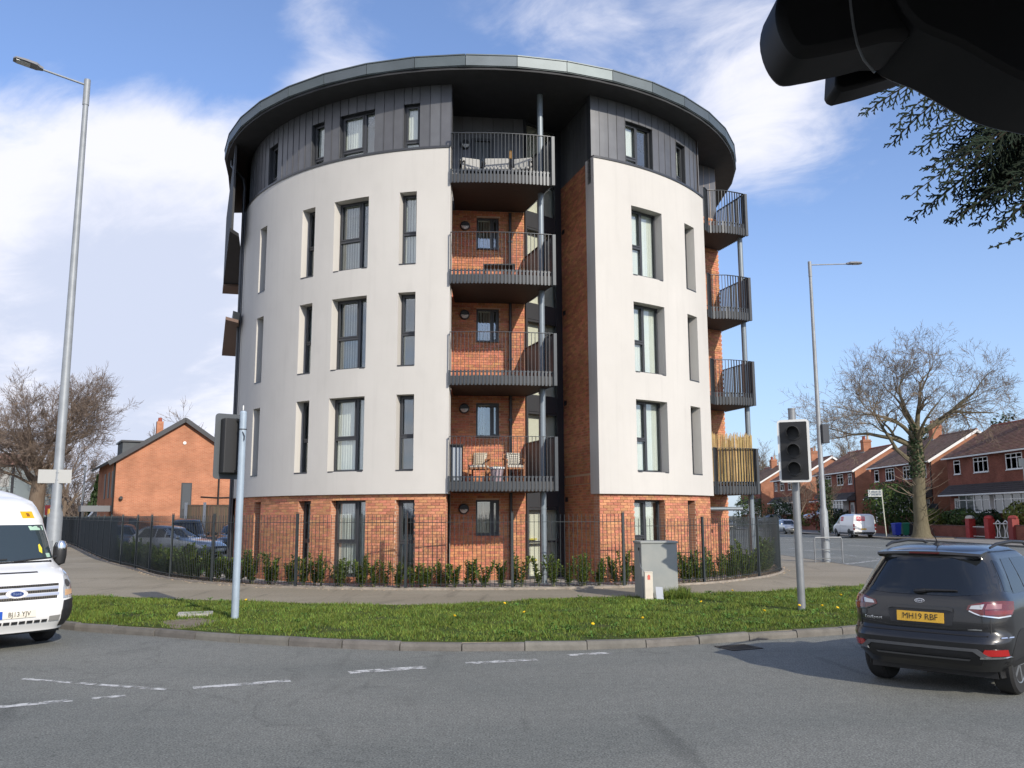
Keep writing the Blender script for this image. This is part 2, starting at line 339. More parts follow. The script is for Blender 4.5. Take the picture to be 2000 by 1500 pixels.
def asphalt(name, c1, c2, speck, big):
    m = bpy.data.materials.new(name); m.use_nodes = True; nt = m.node_tree; N = nt.nodes; L = nt.links; b = N['Principled BSDF']
    b.inputs['Roughness'].default_value = 0.82; b.inputs['Specular IOR Level'].default_value = 0.35
    tc = N.new('ShaderNodeTexCoord'); V = tc.outputs['Object']
    def nz(s, d, r=0.6, dist=0.0, st=None):
        n = N.new('ShaderNodeTexNoise'); n.inputs['Scale'].default_value = s; n.inputs['Detail'].default_value = d; n.inputs['Roughness'].default_value = r; n.inputs['Distortion'].default_value = dist
        if st:
            mp = N.new('ShaderNodeMapping'); mp.inputs['Scale'].default_value = st; mp.inputs['Rotation'].default_value = (0, 0, 0.35); L.new(V, mp.inputs[0]); L.new(mp.outputs[0], n.inputs['Vector'])
        else: L.new(V, n.inputs['Vector'])
        return n.outputs['Fac']
    def mr(x, a, c, lo, hi):
        n = N.new('ShaderNodeMapRange'); n.interpolation_type = 'SMOOTHSTEP'; L.new(x, n.inputs[0]); n.inputs[1].default_value = a; n.inputs[2].default_value = c; n.inputs[3].default_value = lo; n.inputs[4].default_value = hi; return n.outputs[0]
    mx = N.new('ShaderNodeMix'); mx.data_type = 'RGBA'; L.new(mr(nz(big, 5, 0.55, 0.6, (0.35, 1.0, 1)), 0.35, 0.65, 0, 1), mx.inputs[0])
    mx.inputs[6].default_value = tuple(c1) + (1,); mx.inputs[7].default_value = tuple(c2) + (1,)
    def mul(col, fac):
        h = N.new('ShaderNodeHueSaturation'); L.new(col, h.inputs['Color']); L.new(fac, h.inputs['Value']); return h.outputs[0]
    c = mul(mx.outputs[2], mr(nz(55, 3, 0.7), 0.35, 0.68, 1 - speck, 1 + speck))
    c = mul(c, mr(nz(14, 4, 0.6), 0.3, 0.7, 0.90, 1.10))
    c = mul(c, mr(nz(1.7, 6, 0.7, 1.2, (0.25, 1.3, 1)), 0.60, 0.72, 1.0, 0.80))       # tyre-polished streaks and old seams
    c = mul(c, mr(nz(0.55, 6, 0.65, 2.0, (1.6, 0.22, 1)), 0.56, 0.70, 1.0, 0.74))       # darker sweeping wear
    c = mul(c, mr(nz(0.9, 6, 0.7, 1.5, (0.3, 1.6, 1)), 0.60, 0.74, 1.0, 1.20))          # pale dusty bands
    cr = N.new('ShaderNodeTexVoronoi'); cr.feature = 'DISTANCE_TO_EDGE'; cr.inputs['Scale'].default_value = 0.13
    wv = N.new('ShaderNodeTexNoise'); wv.inputs['Scale'].default_value = 1.5; wv.inputs['Detail'].default_value = 6; L.new(V, wv.inputs['Vector'])
    wa = N.new('ShaderNodeVectorMath'); wa.operation = 'ADD'; ws_ = N.new('ShaderNodeVectorMath'); ws_.operation = 'SCALE'; ws_.inputs['Scale'].default_value = 1.1; L.new(wv.outputs['Color'], ws_.inputs[0]); L.new(V, wa.inputs[0]); L.new(ws_.outputs[0], wa.inputs[1]); L.new(wa.outputs[0], cr.inputs['Vector'])
    c = mul(c, mr(cr.outputs['Distance'], 0.001, 0.006, 0.86, 1.0))                       # fine cracks
    vo = N.new('ShaderNodeTexVoronoi'); vo.inputs['Scale'].default_value = 1.6; L.new(V, vo.inputs['Vector'])
    c = mul(c, mr(vo.outputs['Distance'], 0.02, 0.05, 0.62, 1.0))                       # small tar spots
    L.new(c, b.inputs['Base Color'])
    bp = N.new('ShaderNodeBump'); bp.inputs['Strength'].default_value = 0.5; bp.inputs['Distance'].default_value = 0.01; L.new(nz(120, 2), bp.inputs['Height']); L.new(bp.outputs[0], b.inputs['Normal'])
    MATS[name] = m; return m
m_road = asphalt('worn_asphalt', (0.160, 0.166, 0.150), (0.197, 0.199, 0.178), 0.46, 0.28)
m_path = asphalt('path_tarmac', (0.255, 0.222, 0.165), (0.305, 0.268, 0.205), 0.16, 0.5)
m_pave = asphalt('pavement_tarmac', (0.21, 0.195, 0.175), (0.25, 0.235, 0.21), 0.14, 0.6)
m_land = M('rough_land', (0.09, 0.10, 0.05), 0.95, col2=(0.14, 0.12, 0.08), vs=0.15)
m_soil = M('verge_soil', (0.040, 0.075, 0.016), 0.95, col2=(0.075, 0.075, 0.03), vs=2.2, bump=0.6, bs=30, spec=0.1, detail=7)
m_bark_mulch = M('bark_mulch', (0.13, 0.085, 0.055), 0.95, col2=(0.26, 0.21, 0.16), vs=14, bump=0.8, bs=50, spec=0.1)
m_lawn = M('mown_lawn', (0.035, 0.085, 0.014), 0.95, col2=(0.06, 0.115, 0.02), vs=3, bump=0.6, bs=40, spec=0.1)
m_dirt = M('bare_earth', (0.17, 0.135, 0.10), 0.95, col2=(0.24, 0.21, 0.165), vs=6, bump=0.6, bs=40, spec=0.1)

def paint_mat():
    m = bpy.data.materials.new('worn_road_paint'); m.use_nodes = True; nt = m.node_tree; N = nt.nodes; L = nt.links; b = N['Principled BSDF']; o = N['Material Output']
    b.inputs['Base Color'].default_value = (0.55, 0.55, 0.53, 1); b.inputs['Roughness'].default_value = 0.8
    t = N.new('ShaderNodeBsdfTransparent'); mx = N.new('ShaderNodeMixShader'); tc = N.new('ShaderNodeTexCoord')
    n = N.new('ShaderNodeTexNoise'); n.inputs['Scale'].default_value = 7; n.inputs['Detail'].default_value = 8; n.inputs['Roughness'].default_value = 0.75; L.new(tc.outputs['Object'], n.inputs['Vector'])
    r = N.new('ShaderNodeMapRange'); r.inputs[1].default_value = 0.42; r.inputs[2].default_value = 0.56; L.new(n.outputs['Fac'], r.inputs[0])
    L.new(r.outputs[0], mx.inputs[0]); L.new(t.outputs[0], mx.inputs[1]); L.new(b.outputs[0], mx.inputs[2]); L.new(mx.outputs[0], o.inputs[0]); return m
m_paint = paint_mat()

ZR = -0.11
mb = MB(); mb.quad((-1200, -600, -0.32), (1200, -600, -0.32), (1200, 1600, -0.32), (-1200, 1600, -0.32)); struct(mb, 'ground', m_land)
mb = MB(); mb.prism([(-95, -14), (29.6, -14), (29.6, 150), (-95, 150)], -0.30, ZR); road = struct(mb, 'road', m_road, 'worn grey asphalt junction with faded white markings')
KERB = [(-70, 118), (-35.1, 59), (-14.8, 24.9), (-11.8, 20.2), (-9.8, 17.4), (-7.77, 15.62), (-5.9, 14.76), (-4.4, 14.02), (-3.08, 13.5), (-1.9, 13.15), (-1.05, 13.04), (0, 13.03), (0.74, 13.08),
        (1.49, 13.2), (2.28, 13.42), (3.1, 13.76), (4.0, 14.1), (4.94, 14.48), (5.73, 14.82), (7.6, 15.9), (9.4, 17.7), (10.9, 20.2), (11.9, 23.5), (12.35, 27.5), (12.4, 33), (12.4, 60), (12.4, 130)]
kl = catmull(KERB, 8); kin = offset(kl, 0.128)
isl = kin + [(-60, 140)]
mb = MB(); mb.prism(isl, -0.29, 0.0); struct(mb, 'footpath', m_path, 'brownish tarmac footpath curving round the corner')
# kerb: a bed with single stones along the near curve, running lengths beyond
near = [p for p in kl if p[1] < 27 and -12.5 < p[0] < 12.36]
mb = MB()
for part in ([p for p in kl if p[0] <= near[0][0] and p[1] > 19], [p for p in kl if p[1] >= near[-1][1] and p[0] > 5]):
    A = part; B = offset(part, 0.125)
    for i in range(len(A) - 1):
        a0, a1, b0, b1 = A[i], A[i + 1], B[i], B[i + 1]
        mb.add([(a0[0], a0[1], -0.2), (a1[0], a1[1], -0.2), (a1[0], a1[1], 0.004), (a0[0], a0[1], 0.004), (b0[0], b0[1], 0.004), (b1[0], b1[1], 0.004)], [(0, 1, 2, 3), (3, 2, 5, 4)])
kerb = struct(mb, 'kerb', m_kerb, 'pale concrete kerb round the corner')
ks = resample(near, 0.915); ko = offset(ks, 0.122); rk = random.Random(3)
for i in range(len(ks) - 1):
    a0, a1, b0, b1 = Vector(ks[i] + (0,)), Vector(ks[i + 1] + (0,)), Vector(ko[i] + (0,)), Vector(ko[i + 1] + (0,))
    g = 0.006 + 0.005 * rk.random(); t = (a1 - a0).normalized(); a0 = a0 + t * g; a1 = a1 - t * g; b0 = b0 + t * g; b1 = b1 - t * g
    dz = rk.uniform(-0.008, 0.010); n = (b0 - a0).normalized(); sh = n * rk.uniform(-0.008, 0.008); c = 0.022; tl = rk.uniform(-0.006, 0.006)
    P = []
    for p, q, e in ((a0, b0, -tl), (a1, b1, tl)):
        p = p + sh; q = q + sh; z = 0.004 + dz + e
        P += [p + Vector((0, 0, -0.2)), p + Vector((0, 0, z - 0.05)) + n * 0.004, p + n * 0.018 + Vector((0, 0, z - 0.008)), p + n * 0.05 + Vector((0, 0, z)), q + Vector((0, 0, z)), q + Vector((0, 0, -0.2))]
    mb = MB(); mb.add(P, [(k, k + 6, k + 7, k + 1) for k in range(5)] + [(5, 11, 6, 0), (0, 1, 2, 3, 4, 5), (11, 10, 9, 8, 7, 6)])
    mb.build('kerb_stone', m_kerb, kerb)
# verge
PATHEDGE = [(-12.2, 23.0), (-10.29, 20.9), (-8.09, 20.1), (-6.03, 19.43), (-4.33, 18.8), (-2.12, 18.4), (-1.29, 18.55), (-0.02, 19.2), (1.71, 20.0), (2.73, 20.1), (4.18, 20.8), (6.12, 21.4), (7.8, 22.3), (9.1, 23.1), (10.4, 23.4)]
vin = [p for p in offset(kl, 0.14) if (p[1] < 23.0 and -12.6 < p[0] < 11.6)]
VERGE = vin + PATHEDGE[::-1]
mb = MB(); mb.prism(VERGE, -0.02, 0.012); struct(mb, 'verge_ground', m_soil, 'soil under the grass verge')
def worn(x, y):   # a trodden gap by the concrete cover
    return max(0.0, 1 - math.hypot((x + 5.62) / 0.62, (y - 15.45) / 0.95))
mb = MB(); th = [2 * math.pi * i / 22 for i in range(22)]
mb.prism([(-5.62 + 0.42 * (1 + .25 * math.sin(3 * t)) * math.cos(t) - 0.10 * math.sin(t), 15.50 + 0.66 * (1 + .15 * math.cos(4 * t)) * math.sin(t)) for t in th], 0.0, 0.019); struct(mb, 'dirt_patch', m_dirt, 'bare trodden earth between concrete cover and kerb')
def thin(x, y):
    q = math.sin(x * 1.7 + 2 * math.sin(y * .9)) * math.sin(y * 1.9 + 1.5 * math.sin(x * .7)) + .5 * math.sin(x * 4.3 + y * 3.1)
    kd = min((math.hypot(x - p[0], y - p[1]) for p in vin[::6]), default=9)
    return max(worn(x, y), .50 if q > 1.02 else .22 if q > .75 else 0.0, .35 if kd < .42 and math.sin(x * 5) > .1 else 0.0)
def grass_mesh(name, poly, n, hmin, hmax, seed, m, wid=0.011, skip=None, clump=0.5, parent=None):
    rg = np.random.default_rng(seed); xs = [p[0] for p in poly]; ys = [p[1] for p in poly]
    P = []
    pts = np.stack([rg.uniform(min(xs), max(xs), n * 3), rg.uniform(min(ys), max(ys), n * 3)], 1)
    x, y = pts[:, 0], pts[:, 1]; c = np.zeros(len(pts), bool)
    for i in range(len(poly)):
        x1, y1 = poly[i]; x2, y2 = poly[i - 1]
        if y1 == y2: continue
        c ^= ((y1 > y) != (y2 > y)) & (x < (x2 - x1) * (y - y1) / (y2 - y1) + x1)
    pts = pts[c]
    if skip is not None:
        keep = np.array([rg.random() > skip(a, b) * 1.6 for a, b in pts]); pts = pts[keep]
    pts = pts[:n]; k = len(pts); x, y = pts[:, 0], pts[:, 1]
    tuft = 0.5 + 0.25 * np.sin(x * 3.1 + 1.3 * np.sin(y * 2.3)) + 0.25 * np.sin(y * 4.7 + 1.7 * np.sin(x * 1.9 + 2))
    h = (hmin + (hmax - hmin) * rg.random(k) ** 1.6) * (1 - clump + 2 * clump * tuft)
    a = rg.uniform(0, 2 * np.pi, k); ln = rg.uniform(0.15, 0.75, k) * h; la = rg.uniform(0, 2 * np.pi, k); w = wid * rg.uniform(0.6, 1.5, k)
    V = np.zeros((k, 3, 3)); V[:, 0] = np.stack([x - w * np.cos(a), y - w * np.sin(a), np.full(k, 0.01)], 1); V[:, 1] = np.stack([x + w * np.cos(a), y + w * np.sin(a), np.full(k, 0.01)], 1)
    V[:, 2] = np.stack([x + ln * np.cos(la), y + ln * np.sin(la), h], 1)
    me = bpy.data.meshes.new(name); me.vertices.add(3 * k); me.vertices.foreach_set('co', V.reshape(-1)); me.loops.add(3 * k); me.loops.foreach_set('vertex_index', np.arange(3 * k)); me.polygons.add(k)
    me.polygons.foreach_set('loop_start', np.arange(0, 3 * k, 3)); me.polygons.foreach_set('loop_total', np.full(k, 3)); me.materials.append(m); me.update(calc_edges=True)
    o = bpy.data.objects.new(name, me); COL.objects.link(o); o['kind'] = 'stuff'; return o
def leaf_mat(name, col, val=0.35, hue=0.03, rough=0.6, trans=0.25):
    m = bpy.data.materials.new(name); m.use_nodes = True; nt = m.node_tree; N = nt.nodes; L = nt.links; b = N['Principled BSDF']; o = N['Material Output']
    b.inputs['Roughness'].default_value = rough; b.inputs['Specular IOR Level'].default_value = 0.3
    g = N.new('ShaderNodeNewGeometry'); hs = N.new('ShaderNodeHueSaturation'); hs.inputs['Color'].default_value = tuple(col) + (1,)
    a = N.new('ShaderNodeMapRange'); a.inputs[3].default_value = 1 - val; a.inputs[4].default_value = 1 + val; L.new(g.outputs['Random Per Island'], a.inputs[0])
    tc = N.new('ShaderNodeTexCoord'); nz = N.new('ShaderNodeTexNoise'); nz.inputs['Scale'].default_value = 1.1; nz.inputs['Detail'].default_value = 4; L.new(tc.outputs['Object'], nz.inputs['Vector'])
    q = N.new('ShaderNodeMapRange'); q.inputs[1].default_value = 0.3; q.inputs[2].default_value = 0.7; q.inputs[3].default_value = 0.75; q.inputs[4].default_value = 1.25; L.new(nz.outputs['Fac'], q.inputs[0])
    mu = N.new('ShaderNodeMath'); mu.operation = 'MULTIPLY'; L.new(a.outputs[0], mu.inputs[0]); L.new(q.outputs[0], mu.inputs[1]); L.new(mu.outputs[0], hs.inputs['Value'])
    f = N.new('ShaderNodeMath'); f.operation = 'MULTIPLY'; f.inputs[1].default_value = 5.77; L.new(g.outputs['Random Per Island'], f.inputs[0]); f2 = N.new('ShaderNodeMath'); f2.operation = 'FRACT'; L.new(f.outputs[0], f2.inputs[0])
    h = N.new('ShaderNodeMapRange'); h.inputs[3].default_value = 0.5 - hue; h.inputs[4].default_value = 0.5 + hue * 0.6; L.new(f2.outputs[0], h.inputs[0]); L.new(h.outputs[0], hs.inputs['Hue'])
    L.new(hs.outputs[0], b.inputs['Base Color'])
    if trans:
        t = N.new('ShaderNodeBsdfTranslucent'); L.new(hs.outputs[0], t.inputs[0]); mx = N.new('ShaderNodeMixShader'); mx.inputs[0].default_value = trans; L.new(b.outputs[0], mx.inputs[1]); L.new(t.outputs[0], mx.inputs[2]); L.new(mx.outputs[0], o.inputs[0])
    MATS[name] = m; return m
m_grass = leaf_mat('spring_grass', (0.128, 0.192, 0.033), 0.55, 0.05)
g = grass_mesh('grass', VERGE, 215000, 0.018, 0.078, 11, m_grass, 0.0075, skip=thin); tag(g, 'short uneven green grass of the verge beside the kerb')
# longer blades along the kerb, the cabinet and scattered tufts
rk = random.Random(5)
tp = []
g2 = grass_mesh('grass', [(3.35, 19.35), (3.9, 19.4), (3.85, 19.95), (3.3, 19.75)], 1400, 0.12, 0.34, 12, m_grass, 0.010, clump=0.2); tag(g2, 'tuft of longer grass at the foot of the grey cabinet')
# broad-leaved weeds
m_weed = leaf_mat('weed_leaf', (0.10, 0.19, 0.035), 0.35, 0.03)
mb = MB()
for _ in range(260):
    while True:
        x = rk.uniform(-11, 10.5); y = rk.uniform(13.2, 23)
        if inside((x, y), VERGE) and (x > -1 or rk.random() < .35): break
    nl = rk.randint(5, 9); a0 = rk.random() * 6.28
    for k in range(nl):
        a = a0 + 6.28 * k / nl + rk.uniform(-.3, .3); l = rk.uniform(.07, .17); w = rk.uniform(.012, .022); up = rk.uniform(.03, .09); ca, sa = math.cos(a), math.sin(a)
        mb.add([(x, y, .015), (x + ca * l * .55 - sa * w, y + sa * l * .55 + ca * w, up), (x + ca * l, y + sa * l, up * .8), (x + ca * l * .55 + sa * w, y + sa * l * .55 - ca * w, up)], [(0, 1, 2, 3)])
o = mb.build('weeds', m_weed); tag(o, 'broad leaved weeds scattered through the verge grass', kind='stuff')
# dandelions
m_dand = M('dandelion_yellow', (0.80, 0.50, 0.02), 0.7, spec=0.2); m_stem = M('green_stem', (0.10, 0.18, 0.04), 0.7)
def dandelion(x, y, h, w):
    t = thing('dandelion', 'small yellow dandelion ' + w, 'flower', (x, y, 0.0), random.random() * 6, 'dandelions in the verge grass')
    mb = MB(); mb.path([(0, 0, 0), (0.006, 0, h * .5), (0.0, 0.004, h)], 0.003, 5); mb.build('stem', m_stem, t, wn=False)
    mb = MB(); mb.lathe((0, 0.004, h), [(0.006, -0.008), (0.020, 0.0), (0.029, 0.012), (0.022, 0.020), (0.0, 0.023)], 10, (0.0, -0.5, 1)); mb.build('flower_head', m_dand, t, wn=False, smooth=True)
for x, y, w in [(-0.16, 17.7, 'alone in the middle of the verge'), (5.42, 16.9, 'touching the foot of the grey signal pole'), (5.0, 20.3, 'at the path edge behind the grey signal pole'), (5.95, 17.2, 'right beside the grey signal pole'), (7.2, 17.3, 'close to the dark SUV'), (6.1, 16.8, 'just in front of the pair right of the signal pole'),
               (3.75, 17.8, 'in front of the grey cabinet towards the signal pole'), (7.55, 17.6, 'nearest the tail lamp of the dark SUV'), (-5.5, 18.4, 'behind the pale blue signal pole'), (-1.0, 15.4, 'left of centre near the kerb'), (1.25, 14.0, 'at the kerb edge below the cream pillar'), (6.95, 18.9, 'far back behind the dark SUV'),
               (6.35, 16.1, 'low between kerb and signal pole'), (0.2, 16.1, 'in the middle nearer the kerb'), (2.2, 15.2, 'in front of the cream pillar near the kerb'), (4.5, 16.0, 'left of the grey signal pole near the kerb')]:
    dandelion(x, y, random.uniform(.09, .15), w)
# site surfaces inside the railings
mb = MB()
# road markings
def mark(a, b, w, par=road):
    mb = MB(); a = Vector(a + (0,)); b = Vector(b + (0,)); t = (b - a).normalized(); n = Vector((-t.y, t.x, 0)) * w / 2; z = Vector((0, 0, ZR + 0.004))
    mb.quad(a - n + z, b - n + z, b + n + z, a + n + z); mb.build('lane_marking', m_paint, par)
for a, b, w in [((-5.95, 10.98), (-4.9, 10.60), .09), ((-4.85, 10.585), (-3.93, 10.28), .10), ((-3.66, 10.36), (-2.66, 10.80), .15), ((-2.06, 11.33), (-1.12, 11.70), .21), ((-0.62, 11.98), (0.32, 12.28), .17), ((0.78, 12.63), (1.41, 12.85), .15),
                ((-5.5, 9.28), (-4.72, 9.72), .15), ((-4.55, 9.80), (-4.25, 9.95), .12), ((13.1, 35.0), (15.6, 37.8), .22), ((13.4, 31.6), (14.8, 32.6), .2)]: mark(a, b, w)
for k in range(9): mark((21.6, 43.0 + 8.2 * k), (21.6, 49.0 + 8.2 * k), .14)
for k in range(12): mark((16.1, 38.6 + 2.9 * k), (16.1, 40.2 + 2.9 * k), .11)
for k in range(6): mark((25.6, 50 + 8.0 * k), (25.6, 52.0 + 8.0 * k), .10)
mark((29.2, 60), (29.2, 69), .08)
# far pavement, gardens, left pavement, near pavement
mb = MB(); mb.prism([(29.75, -10), (36, -10), (36, 150), (29.75, 150)], -0.29, 0.0); struct(mb, 'pavement', m_pave, 'far pavement along the terraced houses')
mb = MB(); mb.box(29.6, 29.745, -10, 150, -0.29, 0.004); struct(mb, 'far_kerb', m_kerb)
mb = MB(); mb.add([(36, 40, -.01), (36, 150, -.01), (37.2, 150, 1.0), (37.2, 40, 1.0), (90, 150, 1.3), (90, 40, 1.3), (36, 40, -.3), (90, 40, -.3)], [(0, 3, 2, 1), (3, 5, 4, 2), (0, 6, 7, 5, 3)]); struct(mb, 'garden_ground', M('garden_earth', (0.17, 0.15, 0.12), 0.95, col2=(0.09, 0.12, 0.05), vs=.5), 'raised front gardens of the terraced houses')
mb = MB(); mb.prism([(-23.0, 20.4), (-42.8, 54.4), (-80, 118), (-94, 118), (-94, 20.4)], -0.29, 0.0); struct(mb, 'left_pavement', m_pave)
mb = MB(); mb.prism([(1.6, -12), (28, -12), (28, 3.6), (1.6, 3.6)], -0.29, 0.0); struct(mb, 'near_pavement', m_pave)
mb = MB(); mb.prism([(-95, 118.5), (-10, 118.5), (29.6, 150.5), (90, 150.5), (200, 500), (-300, 500)], -0.31, -0.02); struct(mb, 'far_field', m_land)
# gully grate
t = thing('drain_grate', 'dark slotted iron drain grate in the road beside the kerb', 'drain', (3.33, 13.28, ZR), math.atan2(.35, .8))
mb = MB(); mb.box(-.26, .26, -.2, .2, -.02, .004); mb.build('sump', m_black, t, wn=False)
m_iron = M('cast_iron', (0.05, 0.045, 0.04), 0.6, metal=.5)
mb = MB()
for a in ((-.27, .27, -.22, -.19), (-.27, .27, .19, .22), (-.27, -.24, -.19, .19), (.24, .27, -.19, .19)): mb.box(*a, -.02, .012)
mb.build('frame', m_iron, t, wn=False)
for k in range(9):
    mb = MB(); x = -.21 + k * .0525; mb.box(x - .012, x + .012, -.188, .188, -.01, .011); mb.build('bar', m_iron, t, wn=False)
mb = MB(); mb.rbox((-5.92, 16.68, .03), .62, .5, .06, .3); o = mb.build('access_cover', m_conc, None, bevel=.008); tag(o, 'pale concrete access cover slab set in the verge by the grey column', 'cover slab')
# ------------------------------------------------------------------ the round apartment block
OX, OY = -1.08, 31.64
RW, RB, RC = 8.60, 8.49, 8.46          # white render, brick plinth, zinc cladding
Z1, ZT, ZS, ZF = 2.41, 12.05, 13.97, 14.34
blk = thing('apartment_block', 'round five storey apartment block with white render, brick base and dark oversailing roof', 'apartment block', (OX, OY, 0))
UP = Vector((0, 0, 1))
def cyl(R, a, z): a = R_(a); return Vector((OX + R * math.sin(a), OY - R * math.cos(a), z))
def tn(a): a = R_(a); return Vector((math.cos(a), math.sin(a), 0)), Vector((math.sin(a), -math.cos(a), 0))
def brk(a0, a1, ops, step):
    s = {a0, a1}
    for o in ops: s.add(o[0]); s.add(o[1])
    s = sorted(s); out = []
    for p, q in zip(s, s[1:]):
        k = max(1, round((q - p) / step)); out += [p + (q - p) * i / k for i in range(k)]
    return out + [a1]
def curved_wall(mb, R, a0, a1, z0, z1, ops, depth, step=1.5, ends=None, top=0.0, bottom=0.0, rm=0):
    A = brk(a0, a1, ops, step); Z = sorted({z0, z1} | {o[2] for o in ops} | {o[3] for o in ops})
    Z = [z for z in Z if z0 <= z <= z1]
    idx = {}
    V = []; F = []
    def vid(i, j):
        if (i, j) not in idx: idx[(i, j)] = len(V); V.append(cyl(R, A[i], Z[j]))
        return idx[(i, j)]
    for i in range(len(A) - 1):
        am = (A[i] + A[i + 1]) / 2
        for j in range(len(Z) - 1):
            zm = (Z[j] + Z[j + 1]) / 2
            if any(o[0] < am < o[1] and o[2] < zm < o[3] for o in ops): continue
            F.append((vid(i, j), vid(i + 1, j), vid(i + 1, j + 1), vid(i, j + 1)))
    mb.add(V, F); mb.mi = rm
    for o in ops:
        o = (o[0], o[1], max(o[2], z0), min(o[3], z1)); r = R - depth
        mb.quad(cyl(R, o[0], o[2]), cyl(R, o[0], o[3]), cyl(r, o[0], o[3]), cyl(r, o[0], o[2]))
        mb.quad(cyl(R, o[1], o[3]), cyl(R, o[1], o[2]), cyl(r, o[1], o[2]), cyl(r, o[1], o[3]))
        B = [a for a in A if o[0] - 1e-6 <= a <= o[1] + 1e-6]
        for p, q in zip(B, B[1:]):
            mb.quad(cyl(R, p, o[3]), cyl(R, q, o[3]), cyl(r, q, o[3]), cyl(r, p, o[3])); mb.quad(cyl(R, q, o[2]), cyl(R, p, o[2]), cyl(r, p, o[2]), cyl(r, q, o[2]))
    if ends:
        for a in (a0, a1): mb.quad(cyl(R, a, z0), cyl(R, a, z1), cyl(R - ends, a, z1), cyl(R - ends, a, z0))
    for z, dd in ((z1, top), (z0, bottom)):
        if dd:
            for p, q in zip(A, A[1:]): mb.quad(cyl(R, p, z), cyl(R, q, z), cyl(R - dd, q, z), cyl(R - dd, p, z))
# ---- windows: (angle0, angle1, style); rows of storeys
COLS_L = [(-52.6, -49.2, 'n'), (-36.35, -32.75, 'n'), (-27.85, -20.05, 'w'), (-13.75, -10.4, 'n')]
COLS_R = [(32.15, 40.55, 'v'), (48.45, 52.6, 'n')]
ROWS = [(3.03, 5.07), (5.86, 7.90), (8.70, 10.78)]
aL0, aL1, aR0, aR1 = -70.95, -4.05, 23.6, 58.1
opsW_L = [(a, b, z0, z1) for a, b, k in COLS_L for z0, z1 in ROWS]; opsW_R = [(a, b, z0, z1) for a, b, k in COLS_R for z0, z1 in ROWS]
mb = MB(); curved_wall(mb, RW, aL0, aL1, Z1, ZT, opsW_L, .40, ends=.33, top=.3, bottom=.2); mb.build('wall', m_render, blk, smooth=True, angle=25)['label'] = 'smooth white rendered wall of the left drum'
mb = MB(); curved_wall(mb, RW, aR0, aR1, Z1, ZT, opsW_R, .40, ends=.50, top=.3, bottom=.2); mb.build('wall', m_render, blk, smooth=True, angle=25)['label'] = 'smooth white rendered wall of the right drum'
# parapet flashing
for a0, a1 in ((aL0, aL1), (aR0, aR1)):
    mb = MB(); A = brk(a0, a1, [], 1.5)
    for p, q in zip(A, A[1:]):
        r0, r1 = RW + .025, RC - .02
        mb.add([cyl(r0, p, ZT - .045), cyl(r0, q, ZT - .045), cyl(r0, q, ZT + .02), cyl(r0, p, ZT + .02), cyl(r1, q, ZT + .05), cyl(r1, p, ZT + .05)], [(0, 1, 2, 3), (3, 2, 4, 5)])
    mb.build('flashing', m_frame, blk)
